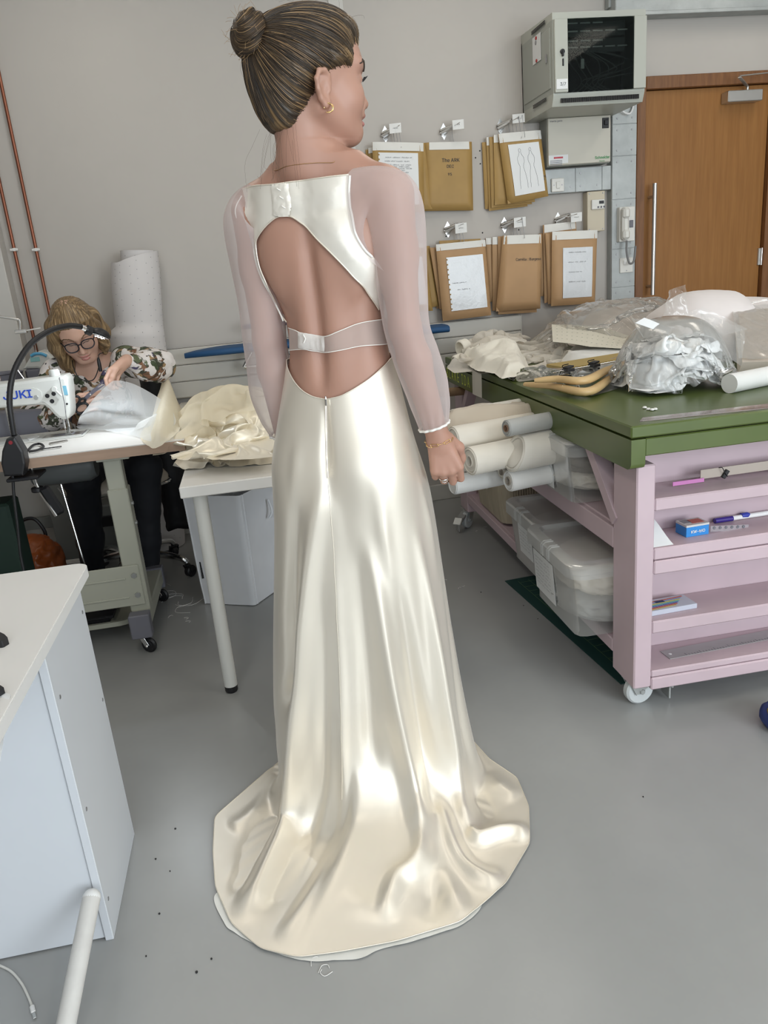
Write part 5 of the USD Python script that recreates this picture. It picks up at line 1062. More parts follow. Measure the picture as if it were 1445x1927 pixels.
obj('power_cord', tube(spline([lp(24, 890), lp(26, 930), lp(33, 990), lp(38, 1040), lp(45, 1075)], 40), .0055, 8), m_black, t)
# ---------------------------------------------------------------- swivel chair with a black jacket on it
m_seat = mat('seat_cream', (.48, .42, .34), .6)
CX, CY = -.74, 3.77
t = thing('swivel_chair', 'chrome swivel chair with a cream seat under the seated woman', 'chair', (CX, CY, 0), .35)
s_ = [(0, 0), (.19, 0), (.225, .012), (.23, .03), (.21, .055), (.12, .068), (0, .07)]
def seat_shape(z, sc, r): return loop3(rrect(-.235*sc, .235*sc, -.22*sc, .22*sc, r), z)
obj('seat', loft([seat_shape(.50, .96, .10), seat_shape(.505, 1.0, .10), seat_shape(.53, 1.0, .10), seat_shape(.555, .93, .1), seat_shape(.565, .7, .08)], True, True), m_seat, t, world=False, smooth=50)
obj('seat_rim', tube(np.vstack([seat_shape(.503, 1.02, .1), seat_shape(.503, 1.02, .1)[:1]]), .008, 8, False), m_chrome, t, world=False)
obj('column', rod((0, 0, .10), (0, 0, .50), .026, 20), mat('column_brown', (.10, .06, .045), .4, metal=.4), t, world=False)
obj('column_hub', lathe([(0, .06), (.045, .07), (.05, .10), (.045, .15), (.03, .19), (0, .19)], 24), m_black, t, world=False, smooth=40)
for k in range(5):
    a = .55+k*2*PI/5; d = np.array([math.cos(a), math.sin(a), 0]); e = d*.31
    obj('base_arm', tube(spline([d*.03+[0, 0, .135], d*.17+[0, 0, .125], d*.28+[0, 0, .10], e+[0, 0, .075]], 14), np.linspace(.020, .013, 14), 10), m_chrome, t, world=False)
    caster(t, e[:2], a+1.2, .030, .034, False, m_black, .068, .012, False, m_black, m_black)
obj('back_post', bar((-.02, .24, .50), (-.02, .30, .80), .05, .012, (0, 1, 0)), m_chrome, t, world=False)
bk = obj('backrest', thick(np.array([[(x, .30+.05*(1-(x/.22)**2)*-1+.05, z) for x in np.linspace(-.21, .21, 12)] for z in np.linspace(.74, 1.02, 10)]), .03), m_seat, t, world=False, smooth=50)
m_jack = mat('black_quilt', (.010, .010, .012), .7, bump=.6, bscale=9, stretch=(1, 1, 3))
J = []
for z, x0, x1, y0 in zip(np.linspace(.22, .98, 30), np.interp(np.linspace(0, 1, 30), [0, .4, 1], [.0, .03, .0]), np.interp(np.linspace(0, 1, 30), [0, .5, 1], [.15, .20, .22]), np.full(30, 0)):
    ph = np.linspace(0, 2*PI, 40, endpoint=False); cxx = CX+.26+x0*.2; wob = 1+.10*np.sin(z*70)*.4+.12*(fbm(np.c_[np.cos(ph)*2, np.sin(ph)*2, np.full(40, z*9)], 3, 4)-.5)
    J.append(np.c_[cxx+(.065+.10*x1*.2)*np.cos(ph)*wob, CY+.09+.10*np.sin(ph)*wob, np.full(40, z)+.01*np.sin(3*ph)])
tj = thing('jacket', 'black quilted jacket hanging at the side of the swivel chair', 'jacket', (CX+.26, CY+.09, .22))
obj('body', loft(J, True, True), m_jack, tj, smooth=True)
# ---------------------------------------------------------------- what stands in the shade behind and under the sewing table
m_greyp = mat('grey_panel', (.20, .21, .20), .6)
g0 = aty(62, 900, 4.05); g1 = aty(112, 985, 4.05)
t = thing('second_sewing_table', 'grey sewing table standing by the back wall behind the seated woman', 'table', (-1.25, 4.1, 0))
obj('tabletop', box(-1.62, -1.02, 4.06, 4.38, .80, .84, .003), m_greyp, t)
for x in (-1.16, -1.60): obj('panel_leg', box(x, x+.14, 4.10, 4.15, .03, .80, .004), m_greyp, t)
obj('cross_bar', box(-1.6, -1.04, 4.2, 4.24, .2, .26), m_greyp, t)
obj('floor_bar', box(-1.6, -1.04, 4.08, 4.34, .004, .03), m_greyp, t)
y2 = 4.12
t = thing('second_sewing_machine', 'white sewing machine with a light blue stripe behind the seated woman', 'sewing machine', (-1.1, y2, .84))
def m2(px, py): p = aty(px, py, y2); return (p[0], p[2])
P = Polygon([m2(42, 695), m2(56, 672), m2(72, 661), m2(88, 663), m2(100, 672), m2(104, 690), m2(92, 699), m2(70, 694)]).buffer(.01).buffer(-.01)
obj('arm', pillow(P, y2, y2+.14, .012), m_machw, t, smooth=35)
obj('blue_stripe', tube(spline([aty(58, 670, y2-.001), aty(66, 666, y2-.001), aty(78, 666, y2-.001), aty(88, 670, y2-.001)], 16), .0075, 8), mat('stripe_blue', (.10, .38, .62), .4), t)
bp = aty(65, 676, y2); obj('badge', box(bp[0]-.02, bp[0]+.025, y2-.003, y2, bp[2]-.012, bp[2]+.010, .001), mat('badge_teal', (.25, .50, .50), .4), t)
bb = m2(50, 700); bt = m2(80, 713); obj('base', [box(m2(46, 700)[0], m2(100, 700)[0], y2, y2+.16, .84, m2(70, 697)[1]+.01, .01)], m_capg, t)
obj('spool_pin', rod(aty(68, 664, y2+.05), aty(66, 645, y2+.05), .003, 8), m_chrome, t)
c = aty(10, 705, 4.0)
t = thing('wire_basket', 'dark basket of scraps at the left edge behind the sewing machine', 'basket', (c[0]-.05, 4.0, .84))
obj('body', lathe([(.06, .84), (.10, .90), (.115, c[2]), (.122, c[2]+.005), (.112, c[2]-.002), (.09, .90)], 30, (c[0]-.05, 4.05, 0)), m_capg, t, smooth=40)
obj('scraps', lump((c[0]-.05, 4.05, .93), (.09, .09, .07), 7, 3, .4), m_beige, t, smooth=True)
obj('control_box', box(-1.38, aty(90, 790, 3.5)[0], 3.46, 3.56, SZ-.10, aty(50, 770, 3.5)[2], .008), m_capg, label='dark grey control box seen under the arm of the sewing machine', cat='control box')
m_orange = mat('orange_plastic', (.42, .10, .02), .35, bump=.5, bscale=12, var=.2, scale=8)
ob = atz(60, 1075, 0); ob = aty(58, 1050, 3.75)
t = thing('bin_bag', 'orange plastic bag on the floor under the sewing table', 'bag', (ob[0], 3.75, 0))
obj('bag', lump((ob[0]-.02, 3.78, .125), (.15, .14, .15), 3, 4, .16, 2.2), m_orange, t, smooth=True)
gk = aty(20, 1005, 2.95); obj('dark_green_bin', box(gk[0]-.30, gk[0]-.0, 2.995, 3.14, 0, aty(0, 955, 2.95)[2], .01), mat('bin_green', (.012, .03, .022), .5), label='dark green box at the left edge under the sewing table', cat='box')
t = None
hz = [aty(30, 1025, 3.9), aty(28, 1000, 3.9), aty(42, 980, 3.9), aty(65, 977, 3.9), aty(84, 1000, 3.9), aty(85, 1022, 3.9), aty(80, 1035, 3.9)]
obj('cable_loop', tube(spline(hz, 50), .009, 8), m_black, label='thick black cable looping over the floor behind the orange bag', cat='cable')
fl = [atz(95, 1027, .006), atz(110, 1022, .006), atz(140, 1024, .006), atz(180, 1030, .006), atz(215, 1020, .006)]
obj('floor_cable', tube(spline(fl, 40), .005, 8), m_black, label='thin black cable lying along the floor under the sewing table', cat='cable')
obj('power_strip', [box(-1.22, -1.02, 4.0, 4.06, .005, .05, .006)], m_clip, label='white extension socket on the floor behind the orange bag', cat='socket')
tq_ = atz(200, 990, .12); t = thing('foot_control', 'grey box with a dark display low behind the seated woman', 'control box', (-.86, 4.16, 0))
obj('body', box(-1.0, -.72, 4.15, 4.3, 0, .30, .01), m_greyp, t); obj('panel', box(-.93, -.80, 4.14, 4.152, .18, .24, .003), m_black, t)
# ---------------------------------------------------------------- paper roll and ironing board against the back wall
m_pap = mat('spot_paper', (.60, .575, .565), .7, bump=.25, bscale=6)
ra, rb = aty(260, 472, 4.285), aty(284, 720, 4.285); dr_ = (rb-ra); k = ra[2]/dr_[2]
base = ra+dr_*(-(ra[2]-.01)/dr_[2]); axs = ra-base; Lr = np.linalg.norm(axs); axs /= Lr
t = thing('paper_roll', 'tall roll of white dotted pattern paper leaning against the back wall', 'paper roll', (base[0], base[1], 0))
s1 = np.cross(axs, [0, 1, 0]); s1 /= np.linalg.norm(s1); s2 = np.cross(axs, s1)
nt_, nq = 70, 60; th = np.linspace(-.5, 2*PI*1.28, nt_); V = np.zeros((nq, nt_, 3))
for i, q in enumerate(np.linspace(0, Lr, nq)):
    f = q/Lr; r0 = .098-.006*f
    lo = np.clip((th-5.3)/2.2, 0, 1); flare = (.05+.05*math.sin(7*f+1)**2*(1-f)+.035*(f < .75))*lo
    rr = r0+.004*th/6+flare+.004*np.sin(5*f*PI+th)
    top = q - (.06*lo**2*(f > .9)*(f-.9)/.1)
    V[i] = base+top[:, None]*axs[None]+np.outer(rr*np.cos(-th+2.1), s1)+np.outer(rr*np.sin(-th+2.1), s2)
V[..., 1] = np.minimum(V[..., 1], WY-.004)
obj('sheet', grid_mesh(V), m_pap, t, smooth=True)
dd = []
for i in range(2, nq-1, 1):
    for j in range(4+(i % 2)*2, nt_-2, 5):
        n_ = np.cross(V[i, j+1]-V[i, j], V[i+1, j]-V[i, j]); n_ /= np.linalg.norm(n_)
        dd.append(disc(V[i, j]+n_*.0008, n_, .0018, .001, 5)); dd.append(disc(V[i, j]-n_*.0008, n_, .0018, .001, 5))
obj('printed_dot', dd, m_ink, t, kind='stuff')
m_blue = mat('blue_cover', (.010, .065, .17), .65, bump=.1, bscale=100)
A = aty(348, 672, 4.2); B = aty(533, 651, 4.2)
t = thing('sleeve_board', 'blue padded sleeve board lying along the wall above the cable trunking', 'ironing board', ((A[0]+B[0])/2+.1, 4.2, A[2]-.03))
def sb(x0, x1, z, y0, y1, hh, tip=.06):
    rows = []
    for f in np.linspace(0, 1, 26):
        x = x0+(x1-x0)*f; w = min(1, (f*(x1-x0)/tip+.03))**.5; ph = np.linspace(0, 2*PI, 24, endpoint=False); c_, s_ = np.cos(ph), np.sin(ph)
        rows.append(np.c_[np.full(24, x), (y0+y1)/2+(y1-y0)/2*np.sign(c_)*np.abs(c_)**.6*w, z+hh/2*np.sign(s_)*np.abs(s_)**.6*(.55+.45*w)+.012*w])
    return loft(rows, True, True)
obj('padded_board', sb(A[0], B[0]+.9, A[2]+.004, 4.08, 4.32, .042, .2), m_blue, t, smooth=50)
obj('steel_leg', [rod((A[0]+.35, 4.2, A[2]-.01), (A[0]+.30, 4.2, .95), .010), rod((A[0]+.30, 4.2, .95), (A[0]+.9, 4.2, .95), .010)], m_steel, t)
C = aty(457, 618, 4.24)
obj('upper_arm_board', sb(C[0], C[0]+.62, C[2], 4.18, 4.28, .030, .06), m_blue, t, smooth=50)
obj('arm_strut', rod((C[0]+.4, 4.23, C[2]-.01), (C[0]+.42, 4.2, A[2]+.02), .010), m_steel, t)
obj('board_stand', [box(A[0]+.5, A[0]+1.04, 4.12, 4.28, .90, .94, .004)]+[box(A[0]+x, A[0]+x+.04, 4.16, 4.24, 0, .92, .004) for x in (.52, .98)], m_frame, t)
# ================================================================ white cabinet desk at the left
m_desk = mat('desk_white', (.79, .785, .77), .38)
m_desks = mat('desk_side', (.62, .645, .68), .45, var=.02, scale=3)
DXR = -.452
t = dk = thing('cabinet_desk', 'white desk with a closed cabinet under it in the left foreground', 'desk', (-.8, 1.5, 0))
tpP = rrect(-1.7, DXR, 1.05, 1.83, .035)
obj('desktop', [prism(tpP.buffer(-.001), .024, .7315), prism(tpP.buffer(-.003), .026, .7305)], m_desk, t)
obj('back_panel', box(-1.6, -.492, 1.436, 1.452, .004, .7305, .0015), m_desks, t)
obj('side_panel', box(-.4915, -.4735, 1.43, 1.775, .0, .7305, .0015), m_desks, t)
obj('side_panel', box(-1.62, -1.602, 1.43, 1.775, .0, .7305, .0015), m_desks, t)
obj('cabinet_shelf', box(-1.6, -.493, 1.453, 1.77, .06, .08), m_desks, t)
objs('screw_cap', [disc((-.4732, y, z), (1, 0, 0), .0045, .002, 12) for y, z in ((1.46, .60), (1.455, .33), (1.455, .09), (1.75, .66), (1.755, .42))], m_screw, t)
obj('wall_scuff', box(-.62, -.56, 1.4352, 1.4365, .33, .345, 0), mat('scuff_grey', (.42, .44, .46), .6), t, kind='stuff') if False else None
# pole lying against the cabinet
pa = aty(172, 1690, 1.40); pb = atz(118, 1960, .03)
d = (pb-pa); d /= np.linalg.norm(d); pe = pa+d*1.2*0+d*(pa[2]-.022)/(-d[2])
t = thing('white_pole', 'scratched white metal pole leaning on the cabinet panel in the left foreground', 'pole', (pe[0], pe[1], 0))
pp = np.array([pa-d*.004, pa, pe]); obj('tube', tube(np.linspace(pa, pe, 12), .019, 24), mat('scratched_white', (.66, .65, .62), .4, color2=(.60, .585, .56), scale=18), t, smooth=40)
obj('end_cap', trimesh.creation.icosphere(3, .019).apply_scale([1, 1, 1]).apply_translation(pa), m_white, t, smooth=True)
# paper hanging off the desk, phone cable, black things
A = atz(-30, 1310, .757); B = atz(21, 1309, .757)
V = quad((A[0], A[1]+.03, .7585), (B[0]-.0, B[1]+.0, .7585), atz(-3, 1452, .70), atz(-45, 1470, .70), 14, 8); V[..., 2] = np.where(np.linspace(0, 1, 14)[:, None] < .15, .7585, V[..., 2])
t = thing('paper_sheet', 'white sheet with pencil writing hanging off the left desk', 'paper', (V[..., 0].mean(), V[..., 1].mean(), .70))
obj('sheet', thick(V, .0006), m_paper, t, smooth=60)
eu = V[5, -1]-V[5, 0]; ev = V[4, 0]-V[6, 0]; nq_ = np.cross(eu, ev); nq_ /= np.linalg.norm(nq_)
objs('pencil_mark', [scribble(V[r, 4]+nq_*.001, ev, -eu, .035, .012, 900+r, .0012) for r in (4, 8, 11)], m_ink, t)
c = atz(-14, 1212, .7562); obj('black_tool', prism(Polygon([atz(*p, .757)[:2] for p in ((-60, 1196), (0, 1202), (8, 1206), (14, 1212), (6, 1217), (-60, 1224))]).buffer(.003), .014, .7562), m_black, label='black tip of a tool lying on the left desk', cat='tool')
obj('black_clip', prism(Polygon([atz(*p, .757)[:2] for p in ((-50, 1298), (2, 1303), (8, 1307), (0, 1312), (-50, 1316))]).buffer(.002), .010, .7595), m_black, label='small black clip on the paper at the left desk', cat='clip')
cc = [atz(*p, .003) for p in ((-40, 1800), (0, 1817), (22, 1829), (40, 1850), (52, 1873), (60, 1893))]
t = thing('charging_cable', 'white charging cable lying on the floor at the lower left', 'cable', (*cc[3][:2], 0))
obj('cord', tube(spline(cc, 50), .0026, 10), m_plastic, t, smooth=True)
e0, e1 = cc[-1]+[0, 0, .001], atz(64, 1910, .004)
obj('plug_housing', bar(e0, e0+(e1-e0)*.75, .009, .006, r=.002), m_white, t); obj('plug_tip', bar(e0+(e1-e0)*.75, e0+(e1-e0)*1.35, .0065, .0025), m_zinc, t)
# at the right edge of the floor
yb = atz(1452, 1382, 0); t = thing('yellow_blue_bundle', 'blue and yellow object just showing at the right edge of the floor', 'bundle', (yb[0]+.05, yb[1], 0))
obj('blue_body', lump((yb[0]+.055, yb[1]+.02, .035), (.06, .06, .04), 9, 3, .15), mat('cobalt_cloth', (.02, .04, .17), .6), t, smooth=True)
obj('yellow_top', lump((yb[0]+.045, yb[1]-.01, .062), (.052, .05, .026), 4, 3, .15, 3, False), mat('yellow_cloth', (.42, .30, .04), .6), t, smooth=True)
rg = np.random.default_rng(8); th_ = []
for (px, py, L, n) in [(325, 1120, .16, 5), (340, 1140, .12, 3), (1005, 1100, .03, 2), (850, 1110, .02, 3), (620, 1815, .03, 3), (910, 1000, .02, 2), (325, 1165, .03, 3)]:
    for k in range(n):
        p = atz(px+rg.normal(0, 12), py+rg.normal(0, 8), .0015); a = rg.uniform(0, 6); th_.append(tube(spline([p, p+[L*.3*math.cos(a), L*.3*math.sin(a), .001], p+[L*.6*math.cos(a+.7), L*.6*math.sin(a+.7), 0], p+[L*.8*math.cos(a+1.5), L*.8*math.sin(a+1.5), 0]], 12), .0009, 4))
obj('thread_scraps', th_, m_whitecloth, kind='stuff', label='loose white threads scattered on the grey floor', cat='threads')
lt_ = [prism(Point(*atz(px, py, 0)[:2]).buffer(rg.uniform(.0014, .003), quad_segs=2), .002, .0004) for px, py in [(398, 1805), (293, 1617), (320, 1640), (330, 1560), (985, 1140), (1012, 1165), (370, 1830), (905, 1115), (430, 1700), (300, 1720), (1210, 1500), (275, 1800)]]
obj('lint', lt_, m_black, kind='stuff', label='dark specks of lint scattered on the grey floor', cat='lint')
# ---------------------------------------------------------------- heap of cream satin on the white table
m_satin2 = mat('cream_satin', (.86, .79, .64), .36, metal=.3, sheen_weight=.3, bump=.04, bscale=300, specular_ior_level=.7)
m_org = sheer('cream_organza', (.86, .80, .66), .72, translucent=.45)
m_orgw = sheer('white_organza', (.86, .88, .89), .45, translucent=.55)
def ridge_sum(x, y, ridges):
    z = np.zeros_like(x); P = np.c_[x, y]
    for pts, amp, w in ridges:
        q = spline(pts, 500); d, i = cKDTree(q[:, :2]).query(P); e = np.sin(np.clip(i/499, .02, .98)*PI)**.4
        z = z+amp*e*np.exp(-(d/w)**2)
    return z
def fold_heap(name, poly, z0, hmax, ridges, m, seed, edge=.07, step=.009, amp=.012, s=9, par=None, tilt=(0, 0), **kw):
    def h(x, y, d):
        e = np.clip(d/edge, 0, 1); e = e*e*(3-2*e)
        return z0+.003+e*(hmax+tilt[0]*(x-poly.centroid.x)+tilt[1]*(y-poly.centroid.y))+e*ridge_sum(x, y, ridges)+amp*e*(ridged(x, y, s, seed)-.5)+.008*(1-e)*(fbm(np.c_[x*25, y*25, x*0], 2, seed)-.3)
    mm = patch(poly, h, step, seed); mm.vertices[:, 2] = np.maximum(mm.vertices[:, 2], z0+.001)
    return obj(name, mm, m, par, smooth=True, **kw)
tz_ = lambda pts, z: [atz(*p, z)[:2] for p in pts]
t = thing('satin_heap', 'heap of cream satin and organza dress cloth on the white work table', 'cloth', (.0, 3.05, WZ))
pc_ = np.array([atz(430, 800, WZ+.08)[:2], atz(470, 760, WZ+.10)[:2]]).mean(0)
def pile_h(x, y): return WZ+.002+.13*np.exp(-(np.hypot((x-pc_[0])/.22, (y-pc_[1]-.04)/.24))**3)
Q = tz_([(362, 856), (528, 846), (545, 735), (330, 752)], WZ+.03); P1_ = crumple(Q, 1.42, 56, 3, WZ+.002, ground=pile_h, lift=.22, dmax=.12, freq=4.5, grav=.0008, smooth=.8, up=3); obj('satin_base', grid_mesh(P1_), m_satin2, t, smooth=True)
Q = tz_([(335, 828), (500, 825), (525, 765), (340, 770)], WZ+.10); P2_ = crumple(Q, 1.6, 52, 17, WZ+.05, ground=height_of(P1_), lift=.25, dmax=.10, freq=4, grav=.0008, smooth=.8, up=3, aniso=(.9, 1.25)); obj('satin_fold', grid_mesh(P2_), m_satin2, t, smooth=True)
Q = tz_([(292, 800), (470, 768), (520, 722), (335, 730)], WZ+.13); P3_ = crumple(Q, 1.36, 44, 8, WZ+.02, ground=height_of(np.vstack([P1_.reshape(-1, 3), P2_.reshape(-1, 3)])), lift=.28, dmax=.08, freq=3.5, grav=.0006, smooth=.8, up=3); obj('organza_fold', grid_mesh(P3_), m_org, t, smooth=True)
loopp = spline([atz(345, 832, WZ+.02), atz(362, 845, WZ+.02), atz(392, 826, WZ+.05), atz(410, 840, WZ+.03), atz(396, 848, WZ+.02)], 30)
V = np.stack([loopp+[0, 0, .0], loopp+[.0, .004, .05]], 1); obj('ruffled_edge', thick(np.concatenate([V[:, :1], (V[:, :1]+V[:, 1:])/2+[0, -.01, 0], V[:, 1:]], 1), .0015), m_org, t, smooth=True)
V = quad(aty(376, 832, 2.84), aty(382, 832, 2.84), aty(383, 853, 2.84), aty(377, 853, 2.84), 3, 3); obj('white_tape', thick(V, .001), m_white, t)
# sheer cloth running from the heap to the needle, lifted by the seamstress
t = thing('sheer_cloth', 'white sheer cloth being cut under the lamp, held up over the sewing table', 'cloth', (-.6, 3.25, SZ))
R0 = [aty(178, 748, 3.34), aty(205, 722, 3.36), aty(220, 716, 3.37), aty(250, 722, 3.36), aty(285, 740, 3.32), aty(315, 760, 3.28)]
R1 = [aty(163, 768, 3.30), aty(195, 752, 3.30), aty(225, 748, 3.29), aty(255, 752, 3.28), aty(290, 762, 3.25), aty(325, 775, 3.2)]
R2 = [aty(150, 785, 3.24), aty(190, 775, 3.22), aty(225, 776, 3.20), aty(258, 780, 3.18), aty(290, 790, 3.14), aty(330, 800, 3.08)]
R3 = [atz(146, 798, SZ+.012), atz(190, 800, SZ+.008), atz(225, 802, SZ+.007), atz(262, 804, SZ+.006), atz(290, 812, SZ+.01), atz(300, 815, SZ+.02)]
G_ = np.array([spline(R, 40) for R in (R0, R1, R2, R3)]); G2 = np.array([spline(G_[:, j], 30) for j in range(40)])
G2[..., 2] += .006*np.sin(np.linspace(0, 14, 40))[:, None]*np.sin(np.linspace(0, PI, 30))[None]
G2[..., 2] = np.maximum(G2[..., 2], SZ+.006)
obj('lifted_layer', grid_mesh(G2), m_orgw, t, smooth=True)
lay = smoothpoly(tz_([(143, 805), (200, 792), (270, 785), (330, 790), (318, 812), (285, 832), (255, 822), (200, 812)], SZ+.004))
fold_heap('flat_layer', lay, SZ+.003, .004, [([a for a in tz_(q, SZ+.02)], amp, w) for q, amp, w in (([(190, 803), (240, 795), (300, 800)], .022, .02), ([(250, 815), (285, 805), (318, 790)], .05, .04))], m_orgw, 12, .03, .009, .006, 10, t)
tail = smoothpoly(tz_([(262, 812), (285, 832), (310, 822), (335, 800), (345, 770), (320, 745), (290, 770), (275, 790)], SZ+.03))
fold_heap('cream_tail', tail, SZ+.004, .05, [([a for a in tz_(q, SZ+.08)], amp, w) for q, amp, w in (([(278, 815), (300, 780), (330, 735)], .06, .035),)], m_org, 14, .04, .009, .01, 9, t, tilt=(.1, .2))
# ================================================================ smooth bodies from blended volumes
class Field:
    def __init__(s, xs, ys, zs):
        s.ax = [np.asarray(a, np.float32) for a in (xs, ys, zs)]; s.D = np.full([len(a) for a in s.ax], .5, np.float32)
    def part(s, lo, hi):
        sl = []
        for a, l, h in zip(s.ax, lo, hi):
            i, j = np.searchsorted(a, l), np.searchsorted(a, h)
            sl.append(slice(max(0, i-1), min(len(a), j+1)))
        return tuple(sl), np.meshgrid(*[a[q] for a, q in zip(s.ax, sl)], indexing='ij', sparse=True)
    def put(s, fn, lo, hi, k=.02, op='add'):
        m = k*1.6+.012; sl, (X, Y, Z) = s.part(np.array(lo)-m, np.array(hi)+m)
        d = fn(X, Y, Z).astype(np.float32); A = s.D[sl]
        if op == 'add': h = np.clip(.5+.5*(A-d)/k, 0, 1); s.D[sl] = A*(1-h)+d*h-k*h*(1-h)
        elif op == 'sub': h = np.clip(.5-.5*(A+d)/k, 0, 1); s.D[sl] = A*(1-h)-d*h+k*h*(1-h)
        elif op == 'warp': s.D[sl] = A+d
    def ell(s, c, r, k=.02, op='add', rot=None):
        c, r = np.array(c, float), np.array(r, float); Rm = np.eye(3) if rot is None else rot; e = np.abs(Rm.T)@r if rot is not None else r
        def fn(X, Y, Z):
            x, y, z = X-c[0], Y-c[1], Z-c[2]
            if rot is not None: x, y, z = (Rm[0, 0]*x+Rm[0, 1]*y+Rm[0, 2]*z, Rm[1, 0]*x+Rm[1, 1]*y+Rm[1, 2]*z, Rm[2, 0]*x+Rm[2, 1]*y+Rm[2, 2]*z)
            a = np.sqrt((x/r[0])**2+(y/r[1])**2+(z/r[2])**2)+1e-6; b = np.sqrt((x/r[0]**2)**2+(y/r[1]**2)**2+(z/r[2]**2)**2)+1e-6
            return a*(a-1)/b
        s.put(fn, c-e, c+e, k, op)
    def cone(s, a, b, ra, rb, k=.02, op='add', squash=None):
        """a tapering limb from a to b"""
        a, b = np.array(a, float), np.array(b, float); ab = b-a; L2 = ab@ab+1e-12; m = max(ra, rb)
        def fn(X, Y, Z):
            x, y, z = X-a[0], Y-a[1], Z-a[2]; t = np.clip((x*ab[0]+y*ab[1]+z*ab[2])/L2, 0, 1)
            dx, dy, dz = x-t*ab[0], y-t*ab[1], z-t*ab[2]
            if squash is not None:
                n, f = squash; q = dx*n[0]+dy*n[1]+dz*n[2]; dx, dy, dz = dx+q*n[0]*(f-1), dy+q*n[1]*(f-1), dz+q*n[2]*(f-1)
            return np.sqrt(dx*dx+dy*dy+dz*dz)-(ra+(rb-ra)*t)
        s.put(fn, np.minimum(a, b)-m, np.maximum(a, b)+m, k, op)
    def chain(s, pts, rs, k=.01, **kw):
        for i in range(len(pts)-1): s.cone(pts[i], pts[i+1], rs[i], rs[i+1], k, **kw)
    def mesh(s):
        D = s.D; P = np.pad(D, 0); n = D.shape
        neg = D < 0; c = np.zeros([q-1 for q in n], np.uint8)
        for i, j, k in np.ndindex(2, 2, 2): c += neg[i:n[0]-1+i, j:n[1]-1+j, k:n[2]-1+k]
        I, J, K = np.nonzero((c > 0) & (c < 8)); idx = np.full(c.shape, -1, np.int32); idx[I, J, K] = np.arange(len(I))
        acc = np.zeros((len(I), 3)); cnt = np.zeros(len(I)); cor = list(np.ndindex(2, 2, 2)); V = {q: D[I+q[0], J+q[1], K+q[2]].astype(float) for q in cor}
        X = {(a, o): s.ax[a][(I, J, K)[a]+o].astype(float) for a in range(3) for o in (0, 1)}
        for q in cor:
            for a in range(3):
                if q[a]: continue
                p = list(q); p[a] = 1; p = tuple(p); u, v = V[q], V[p]; on = (u < 0) != (v < 0); t = np.where(on, u/np.where(on, u-v, 1), 0)
                for b in range(3):
                    w = X[(b, q[b])] if b != a else X[(a, 0)]*(1-t)+X[(a, 1)]*t
                    acc[:, b] += np.where(on, w, 0)
                cnt += on
        vert = acc/cnt[:, None]; F = []
        for a in range(3):
            b, c_ = (a+1) % 3, (a+2) % 3
            s0 = [slice(None)]*3; s1 = [slice(None)]*3; s0[a] = slice(0, n[a]-1); s1[a] = slice(1, n[a])
            E = neg[tuple(s0)] != neg[tuple(s1)]; q = np.array(np.nonzero(E)); ok = (q[b] > 0) & (q[b] < n[b]-1) & (q[c_] > 0) & (q[c_] < n[c_]-1); q = q[:, ok]
            inside = neg[q[0], q[1], q[2]]; ids = []
            for db, dc in ((-1, -1), (0, -1), (0, 0), (-1, 0)):
                r = q.copy(); r[b] += db; r[c_] += dc; ids.append(idx[r[0], r[1], r[2]])
            f = np.stack(ids, 1); f[~inside] = f[~inside][:, ::-1]; F.append(f)
        F = np.vstack(F); F = F[(F >= 0).all(1)]
        return trimesh.Trimesh(vert, np.vstack([F[:, [0, 1, 2]], F[:, [0, 2, 3]]]), process=False)
def relax(m, n=8, lam=.5, nu=-.52):
    e = np.vstack([m.edges_unique, m.edges_unique[:, ::-1]]); v = m.vertices.copy(); deg = np.bincount(e[:, 0], minlength=len(v))[:, None].clip(1)
    from scipy.sparse import coo_matrix
    A = coo_matrix((np.ones(len(e)), (e[:, 0], e[:, 1])), (len(v), len(v))).tocsr()
    for i in range(n):
        v = v+(lam if i % 2 == 0 else nu)*(A@v/deg-v)
    m.vertices = v; return m
def axis(*segs):
    """grid lines: (from, to, step) pieces joined"""
    out = []
    for a, b, st in segs: out += list(np.arange(a, b, st))
    out.append(segs[-1][1]); out = np.array(out); return out[np.r_[True, np.diff(out) > 1e-5]]
